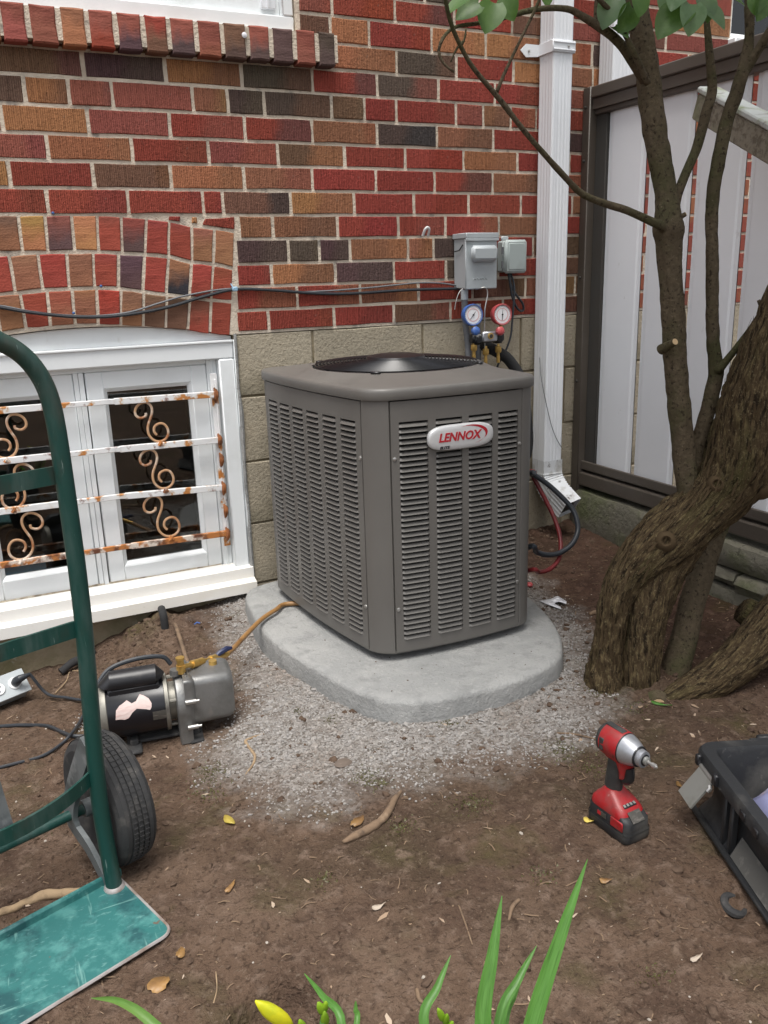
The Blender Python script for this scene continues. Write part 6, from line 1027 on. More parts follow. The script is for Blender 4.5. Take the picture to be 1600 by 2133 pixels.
# mirror the loop about the truck's middle plane
def loc(p): d = p-ft; return d.dot(TU), d.dot(TW), d.z
half = [loc(p) for p in P if loc(p)[0] < cx_-.012]
topz = max(h[2] for h in half)+.006
full = half+[(cx_, 0, topz)]+[(2*cx_-u, w, z) for u, w, z in half[::-1]]
mb = MB(); mb.tube(curve([ft+TU*u+TW*w+Vector((0, 0, z)) for u, w, z in full], 5), .0140, 16); mb.build('frame_tube', M['green'], ht)
def uz(px, py): d = rp(px, py)-ft; return d.dot(TU), d.z
def crossbar(u0, z0, z1, h, y=.004, bow=0.0):
    mb = MB(); n = 12; L_ = []
    u1 = 2*cx_-u0
    for i in range(n+1):
        t = i/n; u = u0+(u1-u0)*t; w = bow*(1-(2*t-1)**2); z = z0
        c = ft+TU*u+TW*(w-y); L_.append([c+Vector((0, 0, z-h/2)), c+Vector((0, 0, z+h/2)), c+Vector((0, 0, z+h/2))-TW*.005, c+Vector((0, 0, z-h/2))-TW*.005])
    mb.rings(L_, True, True, smooth=False); return mb.build('crossbar', M['green'], ht)
for (px, py, h, bw_) in ((118, 991, .028, .0), (160, 1313, .028, .0)):
    u, z = uz(px, py); crossbar(u, z, z, h, bow=bw_)
u, z = uz(197, 1619); cb = crossbar(u, z, z, .026, bow=.055); zc3 = z
mb = MB(); c = ft+TU*cx_; zt_ = uz(118, 991)[1]
mb.prism([c+TU*.014+Vector((0, 0, zc3-.012))+TW*.045, c-TU*.014+Vector((0, 0, zc3-.012))+TW*.045, c-TU*.014+Vector((0, 0, zc3+.12))-TW*.012, c-TU*.014+Vector((0, 0, zt_))-TW*.012, c+TU*.014+Vector((0, 0, zt_))-TW*.012, c+TU*.014+Vector((0, 0, zc3+.12))-TW*.012], -TW*.004); mb.build('center_strap', M['worn'], ht)
wr = .124
wc_ = ft-TU*.052-TW*.098; wc_.z = gnd(wc_.x, wc_.y)+wr-.004
def wheel(c):
    Mx = frame_m(c, -TU, (0, 0, 1))
    prof = [(.062, -.030), (.085, -.036), (.105, -.037), (.116, -.032), (.1215, -.024)]
    for k, zz in enumerate((-.021, -.0105, 0, .0105, .021)):
        prof += [(.1240 if k in (1, 2, 3) else .1228, zz-.0042), (.1240 if k in (1, 2, 3) else .1228, zz+.0030), (.1205, zz+.0042), (.1205, zz+.0058)]
    prof += [(.1215, .027), (.116, .033), (.105, .037), (.085, .036), (.062, .030)]
    ty = MB().lathe(prof, 64, Mx).build('wheel', M['rubber'], ht, ang=25)
    MB().lathe([(.062, -.029), (.058, -.024), (.045, -.012), (.022, -.014), (.020, -.030), (.010, -.030)], 32, Mx).build('rim', M['worn'], ty)
    MB().lathe([(.010, .030), (.020, .030), (.022, .014), (.045, .012), (.058, .024), (.062, .029)], 32, Mx).build('rim', M['worn'], ty)
    # tread sipes
    mb = MB(); 
    for i in range(72):
        a = 2*math.pi*i/72
        for zz in (-.0105, .0, .0105):
            e = Vector((math.cos(a), math.sin(a), 0)); t = Vector((-e.y, e.x, 0)); p = e*.1238; 
            mb.add([Mx @ (p+t*s1*.0011+Vector((0, 0, zz+s2*.0040))+e*s3) for s1, s2, s3 in ((-1, -1, 0), (1, -1, 0), (1, 1, 0), (-1, 1, 0))]+[Mx @ (p+t*s1*.0011+Vector((0, 0, zz+s2*.0040))+e*.0013) for s1, s2 in ((-1, -1), (1, -1), (1, 1), (-1, 1))], [(4, 5, 6, 7), (0, 1, 5, 4), (1, 2, 6, 5), (2, 3, 7, 6), (3, 0, 4, 7)], False)
    o = mb.build('tread_blocks', M['rubber'], ty); props(o, kind='stuff')
    return ty
wheel(wc_); wc2 = wc_+TU*(2*cx_+.104); wheel(wc2)
mb = MB(); mb.tube([wc_+TU*.034, wc_+TU*(2*cx_+.07)], .0095, 12); mb.build('axle', M['green'], ht)
mb = MB(); mb.tube([wc_-TU*.026, wc_+TU*.05], .016, 14); mb.build('hub_sleeve', M['worn'], ht); MB().tube([wc2+TU*.026, wc2-TU*.05], .016, 14).build('hub_sleeve', M['worn'], ht)
for sgn, base, wcx in ((1, ft+TU*.006, wc_+TU*.070), (-1, ft+TU*(2*cx_-.006), wc2-TU*.070)):
    n_ = TU*.0045; wd = .019
    topc = base-TW*.016+Vector((0, 0, .29)); ax_ = Vector((wcx.x, wcx.y, wcx.z)); fo = base-TW*.012+Vector((0, 0, .012))
    pth = [topc, topc.lerp(ax_, .55)-TW*.012, ax_+Vector((0, 0, .02)), ax_-Vector((0, 0, .02)), ax_.lerp(fo, .5), fo]
    mb = MB(); L_ = []; cc = curve(pth, 4)
    for i, p in enumerate(cc):
        t = (cc[min(i+1, len(cc)-1)]-cc[max(i-1, 0)]).normalized(); s = t.cross(TU).normalized()*wd*(1-.35*(i/len(cc))*(1 if i > len(cc)*.6 else 0))
        L_.append([p+s+n_, p-s+n_, p-s-n_, p+s-n_])
    mb.rings(L_, True, True, smooth=False); mb.build('wheel_bracket', M['worn'], ht)
pt = []
D0, D1, U0, U1, cr = -.024, .168, -.018, 2*cx_+.018, .020
for (u, w, a0) in ((U0+cr, D1-cr, 90), (U1-cr, D1-cr, 0)):
    for i in range(7): a = math.radians((180-i*15) if a0 == 90 else (90-i*15)); pt.append((u+cr*math.cos(a), w+cr*math.sin(a)))
pt += [(U1, D0), (U0, D0)]
tz = lambda u, w: ft+TU*u+TW*w
base_z = max(gnd(*(tz(u, w)).xy) for u, w in pt+[(.1, .1), (.2, .05)])+.001
mb = MB(); mb.prism([Vector((tz(u, w).x, tz(u, w).y, base_z)) for u, w in pt], (0, 0, .005)); tp = mb.build('toe_plate', M['teal'], ht)
mb = MB(); rim_ = [Vector((tz(u, w).x, tz(u, w).y, base_z+.0036)) for u, w in [(U0, D0)]+pt[:-2]+[(U1, D0)]]; mb.tube(rim_, .0030, 6); mb.build('bare_edge', M['edge'], tp)
mb = MB(); mb.box(ft+TU*cx_-TW*.0225+Vector((0, 0, base_z-ft.z+.011)), (2*cx_+.05, .010, .018), .003, Matrix((TU, TW, Vector((0, 0, 1)))).transposed()); mb.build('heel_lip', M['teal'], tp)
for u in (0, 2*cx_): mb = MB(); mb.lathe([(.0185, 0), (.0180, .003), (.0145, .007)], 16, Matrix.Translation(tz(u, 0).xy.to_3d()+Vector((0, 0, base_z+.005)))); mb.build('weld_bead', M['edge'], tp)

# ------------------------------------------------------------------ multi-stemmed tree
tb = gp(1330, 1405)
tr = thing('lilac_tree', tb, 'leaning multi-stemmed lilac tree with stringy bark growing in front of the fence', 'tree')
DT = (tb-CAM).dot(HD)
def barktube(spec, name, m, nseg=40, step=.011, amp=.005, freq=18, seed=0, flare=None, ends=True):
    """spec: (px, py, radius_px, depth offset)"""
    pts = [atd(px, py, DT+d) for px, py, r, d in spec]; rs = [r*(DT+d)/FPX*1.03 for px, py, r, d in spec]
    q, rr = curver(pts, rs, 8); L_ = [0]
    for a, b in zip(q[:-1], q[1:]): L_.append(L_[-1]+(b-a).length)
    n = max(6, int(L_[-1]/step)); out = []; orr = []; k = 0
    for i in range(n+1):
        s = L_[-1]*i/n
        while k < len(L_)-2 and L_[k+1] < s: k += 1
        t = (s-L_[k])/max(1e-9, L_[k+1]-L_[k]); out.append(q[k].lerp(q[k+1], t)); orr.append(rr[k]+(rr[k+1]-rr[k])*t)
    mb = MB(); mb.tube(out, orr, nseg, cap=ends)
    sv = Vector((seed*7.3, seed*3.1, 0))
    for i in range(n+1):
        for j in range(nseg):
            p = mb.v[i*nseg+j]; c = out[i]; e = (p-c); r = e.length
            if r < 1e-6: continue
            a = 2*math.pi*j/nseg; tw = L_[-1]*i/n*1.6
            big = noise.noise(Vector((math.cos(a)*1.6, math.sin(a)*1.6, L_[-1]*i/n*7))+sv)
            fine = abs(noise.noise(Vector((math.cos(a+tw)*r*105, math.sin(a+tw)*r*105, L_[-1]*i/n*22))+sv))
            fl = noise.noise(p*60)
            mb.v[i*nseg+j] = c+e.normalized()*(r*(1+.10*big)+amp*(fine*1.6-.35)+amp*.35*fl)
    o = mb.build(name, m, tr, ang=180)
    if m is M['bark'] and len(o.data.vertices) == (n+1)*nseg:
        gr_ = []
        for i in range(n+1):
            s = L_[-1]*i/n
            for j in range(nseg): a = 2*math.pi*j/nseg+s*1.6; gr_ += [math.cos(a)*orr[i]+seed, math.sin(a)*orr[i], s*.22]
        o.data.attributes.new('grain', 'FLOAT_VECTOR', 'POINT').data.foreach_set('vector', gr_)
    return o, out, orr
main = [(1256, 1450, 54, .00), (1260, 1408, 44, .00), (1264, 1378, 37, .0), (1268, 1345, 34, .0), (1274, 1310, 32, .0), (1281, 1265, 34, .0), (1304, 1210, 42, .0), (1342, 1165, 54, .0), (1395, 1118, 62, .0), (1462, 1062, 60, -.01), (1514, 1010, 66, -.02), (1552, 945, 76, -.03), (1584, 850, 80, -.04), (1618, 750, 74, -.06), (1662, 640, 68, -.08), (1710, 500, 62, -.1), (1745, 330, 56, -.1), (1762, 150, 48, -.1), (1768, -60, 38, -.08), (1750, -330, 24, -.05), (1720, -520, 12, -.02)]
o, mpath, mr_ = barktube(main, 'trunk', M['bark'], 80, .007, .0058, 20, 1)
o['label'] = 'thick leaning main trunk with stringy bark'
barktube([(1334, 1520, 60, -.03), (1334, 1470, 50, -.03), (1334, 1430, 42, -.02), (1335, 1395, 40, -.02), (1339, 1350, 42, -.015), (1345, 1300, 44, -.01), (1357, 1245, 47, -.005), (1374, 1195, 50, .0), (1402, 1148, 52, .01), (1440, 1105, 46, .015)], 'trunk', M['bark'], 60, .008, .0055, 20, 2)
barktube([(1398, 1500, 46, .0), (1402, 1450, 36, .01), (1404, 1410, 32, .03), (1425, 1325, 28, .07), (1446, 1240, 27, .11), (1482, 1130, 23, .14), (1520, 1040, 22, .16), (1560, 960, 20, .16), (1640, 820, 18, .15)], 'trunk', M['stem'], 36, .010, .003, 16, 3)
barktube([(1372, 1470, 24, -.08), (1405, 1455, 31, -.08), (1462, 1428, 39, -.06), (1518, 1392, 45, -.04), (1570, 1350, 50, -.02), (1620, 1300, 54, .0), (1690, 1220, 52, .03), (1760, 1150, 46, .05)], 'trunk', M['bark'], 60, .008, .0055, 20, 4)
barktube([(1546, 1268, 26, .10), (1575, 1285, 34, .09), (1625, 1290, 36, .06), (1680, 1262, 34, .05)], 'trunk', M['bark'], 40, .010, .006, 20, 5)
sD, pD, rD = barktube([(1462, 1100, 24, .0), (1446, 1055, 24, .0), (1430, 990, 23, .0), (1422, 920, 22, .0), (1415, 850, 22, .0), (1409, 780, 22, .0), (1405, 711, 22, .0), (1401, 640, 22, .0), (1397, 580, 22, .0), (1394, 510, 24, .0), (1393, 480, 29, .0), (1391, 455, 25, .0), (1387, 400, 21, .01), (1369, 300, 21, .02), (1355, 200, 22, .03), (1342, 100, 20, .04), (1321, 0, 21, .05), (1300, -110, 21, .06), (1270, -240, 19, .08)], 'trunk', M['stem'], 40, .009, .0028, 14, 6)
sE, pE, rE = barktube([(1440, 985, 17, .02), (1452, 935, 17, .03), (1467, 885, 15.5, .03), (1481, 830, 15, .03), (1491, 785, 15, .03), (1491, 755, 14, .03), (1485, 702, 12.5, .03), (1484, 620, 12, .03), (1484, 550, 12, .03), (1483, 460, 12, .04), (1487, 397, 12, .04), (1500, 320, 12.5, .04), (1515, 250, 12.5, .05), (1532, 200, 12, .05), (1547, 150, 11, .05), (1560, 87, 8.5, .06), (1560, 0, 8, .06), (1556, -120, 7, .06)], 'trunk', M['stem'], 28, .010, .002, 14, 7)
def branch(spec, name='branch', nseg=14, amp=.0007, m='stem', seed=0): return barktube(spec, name, M[m], nseg, .012, amp, 12, seed)
branch([(1540, 175, 8, .05), (1560, 135, 9, .05), (1582, 100, 8.5, .04), (1610, 55, 8, .03), (1650, -20, 7, .02)], seed=8)
branch([(1494, 775, 9, .02), (1508, 757, 8, .01), (1530, 730, 7, .0), (1562, 688, 6.5, -.02), (1600, 636, 6, -.04), (1640, 590, 5, -.05)], seed=9)
branch([(1588, 645, 5, -.03), (1583, 632, 4, -.04), (1580, 625, 3.5, -.04)], 'twig', 8)
branch([(1402, 455, 9, .02), (1412, 405, 9, .03), (1430, 358, 9, .05), (1450, 312, 9, .07), (1462, 270, 9, .08), (1474, 225, 9.5, .09), (1484, 190, 9, .1), (1481, 140, 8, .1), (1477, 100, 7, .1), (1474, 66, 6, .1), (1470, 20, 5, .1), (1462, -60, 4, .1)], seed=10)
branch([(1345, 170, 9, .02), (1328, 143, 9.5, .0), (1300, 100, 9, -.02), (1275, 74, 8.5, -.03), (1255, 60, 8, -.04), (1215, 35, 6.5, -.06), (1180, 18, 5.5, -.08), (1120, 19, 5, -.12), (1050, 36, 4.8, -.16), (990, 49, 4, -.2), (952, 55, 3.4, -.22), (930, 70, 3.2, -.24), (917, 92, 3, -.25), (914, 112, 2.7, -.25), (925, 133, 2.5, -.25), (946, 150, 2.2, -.25)], seed=11)
branch([(1392, 482, 12, -.01), (1376, 470, 9, -.03), (1358, 462, 8, -.05), (1330, 449, 7.5, -.06), (1300, 436, 7.2, -.08), (1262, 424, 6.8, -.10), (1215, 405, 6.2, -.13), (1180, 372, 5.8, -.16), (1140, 328, 5.4, -.19), (1090, 270, 5, -.22), (1035, 200, 4.8, -.25), (985, 140, 4.4, -.28), (958, 92, 4, -.3), (940, 50, 4, -.32), (928, 0, 3.8, -.34), (915, -80, 3.2, -.36)], seed=12)
branch([(1033, 196, 4, -.25), (1050, 155, 3.4, -.25), (1072, 108, 3, -.25), (1098, 55, 2.8, -.25), (1122, 3, 3, -.25), (1140, -50, 3, -.25)], seed=13)
branch([(962, 94, 2.2, -.3), (968, 80, 2, -.3), (971, 58, 1.5, -.3)], 'twig', 8); branch([(964, 86, 2.4, -.3), (950, 104, 2, -.3), (939, 129, 1.4, -.3)], 'twig', 8)
branch([(1318, 58, 6, -.0), (1300, 42, 5, -.03), (1268, 18, 4.5, -.05), (1240, -10, 4, -.07), (1190, -60, 3, -.1)], seed=14)
branch([(1244, 55, 6, -.04), (1243, 25, 5, -.04), (1246, -20, 4.5, -.04)], seed=15)
branch([(1350, 175, 6, -.03), (1320, 108, 5, -.05), (1300, 68, 4, -.05)], 'twig', 8)
def stub(px, py, r, d, dirv, ln):
    p = atd(px, py, DT+d); dv = Vector(dirv).normalized(); rr = r*(DT+d)/FPX
    k = MB().tube([p-dv*ln, p, p+dv*.0002], [rr*1.5, rr, rr], 14).build('branch_stub', M['stem'], tr)
    MB().tube([p+dv*.0003, p+dv*.0014], rr*.85, 14).build('cut_face', M['cutwood'], k)
stub(1406, 712, 7.5, -.062, (-.1, -1, .45), .05); stub(1428, 446, 4.5, -.01, (.75, -.55, .5), .03); stub(1372, 1471, 20, -.12, (-.55, -.8, .15), .03)
def hollow(px, py, r, d):
    p = atd(px, py, DT+d); nd = (CAM-p).normalized(); rr = r*DT/FPX
    MB().lathe([(rr*2.6, -.022), (rr*2.0, -.006), (rr*1.5, .0005), (rr*1.1, .0025), (rr*.8, -.001), (rr*.55, -.010), (rr*.4, -.03)], 20, frame_m(p, nd)).build('knot', M['bark'], tr)
    MB().lathe([(rr*.62, -.010), (0, -.010)], 16, frame_m(p, nd)).build('knot_hole', M['dark'], tr)
hollow(1581, 1003, 15, -.088); hollow(1388, 1127, 10, -.072); hollow(1494, 1008, 9, -.078)
# lifted bark strips
mb = MB(); q = random.Random(5)
for i in range(420):
    k = q.randrange(8, len(mpath)-8); c = mpath[k]; t = (mpath[k+3]-mpath[k-3]).normalized(); v = (CAM-c).normalized(); s = t.cross(v).normalized(); v2 = s.cross(t)
    a = q.uniform(-1.35, 1.35); e = v2*math.cos(a)+s*math.sin(a); 
    if e.dot(CAM-c) < 0: e = -e
    tt = (t+s.cross(t)*0+e.cross(t)*q.uniform(.0, .45)).normalized(); ln = q.uniform(.012, .05); w = e.cross(tt).normalized()*q.uniform(.0012, .0032); p = c+e*(mr_[k]*1.0+.003)
    A = p-tt*ln*.5; B = p+tt*ln*.5+e*q.uniform(.001, .008)
    mb.add([A-w, A+w, p+w+e*.002, p-w+e*.002, B+w*.4, B-w*.4], [(0, 1, 2, 3), (3, 2, 4, 5)], False)
o = mb.build('bark_strips', M['bark'], tr, fix=False); props(o, kind='stuff')
# heart-shaped leaves
def leafgeo(ln, wd, fold=.25, curl=.2):
    mb = MB(); rows = []; n = 14
    for i in range(n+1):
        t = i/n; w = wd*1.12*(math.sqrt(max(0, 1-((t-.34)/.66)**2)) if t > .34 else math.sqrt(max(0, 1-((.34-t)/.40)**2)))*(1-t**5*.6); y = ln*t
        z = -curl*ln*t*t; rows.append([Vector((-w, y-(.06*ln if t < .01 else 0), z+fold*w)), Vector((-w*.5, y, z+fold*w*.35)), Vector((0, y, z)), Vector((w*.5, y, z+fold*w*.35)), Vector((w, y-(.06*ln if t < .01 else 0), z+fold*w))])
    vs = [p for r in rows for p in r]; mb.add(vs, [(i*5+j, i*5+j+1, (i+1)*5+j+1, (i+1)*5+j) for i in range(n) for j in range(4)]); return mb
lv = leafgeo(.088, .036).build('leaf', M['leaf'], tr, loc=(0,0,0), fix=False, ang=180); lvp = leafgeo(.088, .038, .3, .3).build('leaf', M['leaf_pale'], tr, loc=(0,0,0), fix=False, ang=180)
def place(src, p, tip, nrm, s, first=[True, True]):
    o = src.copy() ; C.objects.link(o); o.parent = tr
    y = Vector(tip).normalized(); z = Vector(nrm); z = (z-y*z.dot(y)).normalized(); x = y.cross(z)
    o.matrix_basis = Matrix.Translation(Vector(p)-OFF[tr.name]) @ Matrix((x, y, z)).transposed().to_4x4() @ Matrix.Scale(s, 4); return o
V = lambda a, b, c: RT*a+UP*b-FW*c           # as seen from the camera: right, up, towards
spots = [(lv, 1030, 2, -.2, (-.3, -1, .2), (.1, .3, 1), 1.0), (lv, 1000, 6, -.22, (-.9, -.45, .1), (.3, .5, 1), .85), (lv, 975, -4, -.25, (-.8, -.5, .3), (-.4, .6, .8), .8), (lv, 1052, -12, -.18, (.3, -1, .1), (-.5, .3, .8), .8), (lv, 1135, -20, -.1, (.2, -1, .2), (.2, .4, .9), .5),
         (lvp, 1285, -5, -.05, (-.6, -1, .1), (-.2, .3, .9), 1.0), (lv, 1318, 12, -.06, (-.5, -1, .0), (.5, .2, .8), .9), (lv, 1278, 52, -.04, (.4, -.4, .3), (.0, .7, .7), .7),
         (lv, 1430, 10, -.12, (-.8, -.75, .1), (-.3, .4, 1), 1.35), (lvp, 1442, 5, -.14, (-.05, -1, .15), (.1, .2, 1), .95), (lvp, 1470, 18, -.13, (.8, -.5, .1), (.1, .5, .9), .85), (lvp, 1422, -12, -.12, (-.6, -.6, .5), (-.1, .7, .7), .8), (lvp, 1462, -10, -.12, (.3, -1, .3), (.2, .3, .9), .85), (lvp, 1400, -22, -.1, (-.3, -1, .2), (-.2, .3, .9), .85),
         (lv, 1500, -12, .0, (-.6, -.25, .1), (.0, .8, .6), .7), (lv, 1520, -8, .0, (.5, -.2, .1), (.0, .8, .6), .6), (lv, 1592, -6, -.05, (-.25, -1, .1), (.3, .2, .9), .75), (lv, 1578, -16, -.05, (-.1, -1, .1), (-.3, .2, .9), .7), (lv, 1330, -20, -.08, (.1, -1, .1), (.3, .2, .9), .8)]
for (src, px, py, d, tip, nm, s) in spots: place(src, atd(px, py+4, DT+d), V(*tip), V(*nm), s*.68)
bpy.data.objects.remove(lv); bpy.data.objects.remove(lvp)
# foliage above the frame: the tree's own, plus clusters added for shade
mb = MB(); q = random.Random(11); g = leafgeo(.085, .036)
g.v = [v for i, v in enumerate(g.v)]
cl = []
for i in range(14):
    cl.append(Vector((q.uniform(1.2, 1.85), q.uniform(-1.75, -.65), q.uniform(2.2, 2.95))))
for i in range(20):  # extra unseen clusters, placed to shade the trunk base and soil
    cl.append(Vector((q.uniform(.75, 1.45), q.uniform(-2.3, -1.4), q.uniform(2.25, 2.95))))
for c in cl:
    for k in range(46):
        p = c+Vector((q.gauss(0, .11), q.gauss(0, .11), q.gauss(0, .07)))
        v = p-CAM
        if p.z < 2.05 or (p.x < .6): continue
        y = Vector((q.gauss(0, 1), q.gauss(0, 1), -.6)).normalized(); z = Vector((q.gauss(0, .5), q.gauss(0, .5), 1)); z = (z-y*z.dot(y)).normalized(); R = Matrix((y.cross(z), y, z)).transposed(); s = q.uniform(.6, 1.15)
        vs = [R @ (w*s)+p for w in (Vector((0, 0, 0)), Vector((.034, .022, .008)), Vector((.026, .056, .004)), Vector((0, .088, -.012)), Vector((-.026, .056, .004)), Vector((-.034, .022, .008)))]
        mb.add(vs, [(0, 1, 2, 3), (0, 3, 4, 5)], False)
o = mb.build('crown_and_shade_leaves', M['leaf'], tr, fix=False, ang=0); props(o, kind='stuff')
for (a, b) in (((1300, -110, .06), (1.55, -.9, 2.5)), ((1300, -110, .06), (1.3, -1.2, 2.5)), ((1556, -120, .06), (1.9, -.8, 2.6)), ((1270, -240, .08), (1.6, -.5, 2.7)), ((1745, 330, -.1), (1.95, -1.5, 2.3)), ((1300, -110, .06), (1.1, -1.9, 2.6))):
    p = atd(a[0], a[1], DT+a[2]); e = Vector(b); MB().tube(curve([p, p.lerp(e, .5)+Vector((.03, .02, .05)), e], 6), [.014-.0008*i for i in range(13)], 10).build('branch', M['stem'], tr)

# ------------------------------------------------------------------ impact driver
dF = Vector((.07, -1, 0)).normalized(); dS = Vector((dF.y*-1, dF.x, 0)); dS = Vector((1, .07, 0)).normalized()
dcx = (.985, -1.537); dz = gnd(*dcx)+.001
dr_ = thing('impact_driver', (dcx[0], dcx[1], dz), 'red cordless impact driver standing upright on its black battery on the soil', 'power tool')
DM = Matrix(((dF.x*.88, dS.x*.86, 0, dcx[0]), (dF.y*.88, dS.y*.86, 0, dcx[1]), (0, 0, .97, dz), (0, 0, 0, 1)))     # x forward, y towards photo right, z up
def DP(x, y, z): return DM @ Vector((x, y, z))
def rloop(x0, x1, y, r, z, n=6):
    o = []
    for (cx, cy, a0) in ((x1-r, y-r, 0), (x0+r, y-r, 90), (x0+r, -y+r, 180), (x1-r, -y+r, 270)):
        for i in range(n): a = math.radians(a0+i*90/(n-1)); o.append(DP(cx+r*math.cos(a), cy+r*math.sin(a), z))
    return o
mb = MB(); mb.rings([rloop(-.056, .058, .034, .014, 0), rloop(-.060, .062, .0375, .014, .006), rloop(-.060, .062, .038, .014, .020), rloop(-.058, .060, .0365, .014, .024), rloop(-.058, .060, .0365, .014, .027), rloop(-.058, .058, .0365, .014, .044), rloop(-.052, .046, .034, .014, .053)], True, True); bt = mb.build('battery', M['black_dusty'], dr_, ang=45)
mb = MB(); mb.rings([rloop(-.061, .063, .0385, .015, .0205), rloop(-.061, .063, .0385, .015, .0235)], False, False); mb.build('battery_seam', M['grip'], bt, fix=False)
for sy in (-1, 1):
    mb = MB(); mb.box(DP(.030, sy*.0365, .036), (.036, .004, .020), .0018, DM.to_3x3()); mb.build('release_tab', M['toolred'], bt)
    mb = MB(); mb.box(DP(-.012, sy*.0378, .036), (.024, .001, .010), 0, DM.to_3x3()); mb.build('badge_print', M['plate'], bt)
mb = MB(); mb.box(DP(-.020, -.0382, .036), (.010, .0008, .008), 0, DM.to_3x3()); mb.build('red_mark', M['redprint'], bt)
mb = MB(); mb.box(DP(.050, 0, .0525), (.024, .034, .001), 0, DM.to_3x3() @ Matrix.Rotation(math.radians(38), 3, 'Y')); mb.build('front_label', M['plate'], bt)
mb = MB(); mb.rings([rloop(-.054, .048, .0355, .016, .044), rloop(-.056, .046, .0365, .016, .050), rloop(-.053, .040, .0345, .016, .060), rloop(-.045, .026, .030, .016, .070), rloop(-.036, .006, .024, .016, .080), rloop(-.032, -.000, .0205, .014, .086)], True, True); ff_ = mb.build('foot', M['toolred'], dr_, ang=50)
mb = MB(); Rf = DM.to_3x3() @ Matrix.Rotation(math.radians(24), 3, 'Y'); fc0 = DP(.026, .0, .0675); mb.box(fc0, (.017, .036, .004), .001, Rf); fg = mb.build('fuel_gauge', M['black'], ff_)
for k in range(4): mb = MB(); mb.box(fc0+dS*(-.012+.008*k)+Rf @ Vector((.003, 0, .0022)), (.006, .0052, .001), 0, Rf); mb.build('gauge_light', M['steel'], fg)
def hl(c, rx, ry, z, tilt=0, n=20): return [DP(c+rx*math.cos(2*math.pi*i/n), ry*math.sin(2*math.pi*i/n), z+tilt*math.cos(2*math.pi*i/n)) for i in range(n)]
mb = MB(); mb.rings([hl(-.018, .021, .0185, .078), hl(-.018, .0205, .018, .090), hl(-.015, .021, .0185, .110), hl(-.012, .0215, .0185, .130), hl(-.010, .022, .018, .148), hl(-.010, .024, .018, .156)], True, True); mb.build('handle', M['grip'], dr_, ang=60)
mb = MB(); mb.rings([hl(.012, .008, .015, .120), hl(.013, .010, .0165, .132), hl(.010, .020, .0175, .148), hl(.008, .030, .018, .156)], True, True); mb.build('trigger_guard', M['toolred'], dr_, ang=60)
mb = MB(); mb.tube(curve([DP(.014, 0, .114), DP(.024, 0, .120), DP(.026, 0, .130), DP(.024, 0, .146)], 4), .0095, 10); mb.build('trigger', M['black'], dr_)
HZ = .182; HM = DM @ Matrix(((0, 0, .78, -.004), (1, 0, 0, 0), (0, 1, 0, HZ), (0, 0, 0, 1)))
mb = MB(); mb.lathe([(.020, -.062), (.027, -.061), (.0305, -.056), (.0315, -.048), (.0315, -.036)], 28, HM); mb.build('rear_cap', M['grip'], dr_)
mb = MB(); mb.lathe([(.0318, -.046), (.0325, -.040), (.033, -.01), (.0325, .018), (.031, .022)], 28, HM); hd = mb.build('motor_housing', M['toolred'], dr_)
mb = MB(); mb.box(DP(-.005, 0, HZ-.026), (.062, .036, .018), .006, DM.to_3x3()); mb.build('lower_housing', M['toolred'], dr_)
mb = MB(); mb.box(DP(-.018, 0, HZ+.0325), (.05, .016, .003), .0014, DM.to_3x3())
mb.build('top_grip', M['grip'], dr_)
for sy in (-1, 1): mb = MB(); mb.box(DP(-.030, sy*.0305, HZ), (.014, .004, .026), .0015, DM.to_3x3()); mb.build('vent_trim', M['grip'], dr_)
mb = MB(); mb.lathe([(.0305, .0195), (.0315, .021), (.0305, .028), (.0265, .048), (.0205, .066), (.0195, .0665)], 32, HM); mb.build('nose_cone', M['nose'], dr_, ang=25)
mb = MB(); mb.lathe([(.0312, .0185), (.0322, .020), (.0315, .0235), (.0300, .0235)], 32, HM); mb.build('rubber_bumper', M['black'], dr_)
mb = MB(); mb.lathe([(.0205, .066), (.0215, .0675), (.0205, .070)], 24, HM); mb.build('rubber_bumper', M['black'], dr_)
mb = MB(); mb.lathe([(.0165, .068), (.0172, .070), (.0172, .0735), (.016, .0745), (.0172, .0755), (.0172, .079), (.016, .080), (.0168, .081), (.0165, .086), (.011, .087)], 24, HM); mb.build('collet_sleeve', M['nose'], dr_, ang=25)
mb = MB(); mb.lathe([(.0105, .086), (.0115, .0865), (.0115, .089), (.0100, .0895)], 20, HM); mb.build('collet_ring', M['black'], dr_)
mb = MB(); mb.lathe([(.0085, .088), (.0085, .097), (.0065, .0985)], 18, HM); mb.build('anvil', M['steel'], dr_)
mb = MB(); mb.lathe([(.0036, .098), (.0036, .112), (.0052, .113), (.0054, .124), (.0030, .126), (.0026, .129), (.001, .130)], 8, HM); mb.build('driver_bit', M['screw'], dr_, ang=20)

# ------------------------------------------------------------------ tool box
bL = Vector((-.385, -.923, 0)).normalized(); bW = Vector((.923, -.385, 0)).normalized()
bo = Vector((1.150, -1.553, 0)); bz0 = gnd(1.15, -1.6)+.001
tbx = thing('tool_box', (bo.x, bo.y, bz0), 'open black plastic tool box with a folded steel latch lying on the soil', 'tool box')
BH = .142; BLn, BWd = .52, .34
def BX(l, w, z): return bo+bL*l+bW*w+Vector((0, 0, bz0+z-bo.z))
BR = Matrix((bL, bW, Vector((0, 0, 1)))).transposed()
def rect(l0, l1, w0, w1, r, z, n=5):
    o = []
    for (cl_, cw, a0) in ((l1-r, w1-r, 0), (l0+r, w1-r, 90), (l0+r, w0+r, 180), (l1-r, w0+r, 270)):
        for i in range(n): a = math.radians(a0+i*90/(n-1)); o.append(BX(cl_+r*math.cos(a), cw+r*math.sin(a), z))
    return o
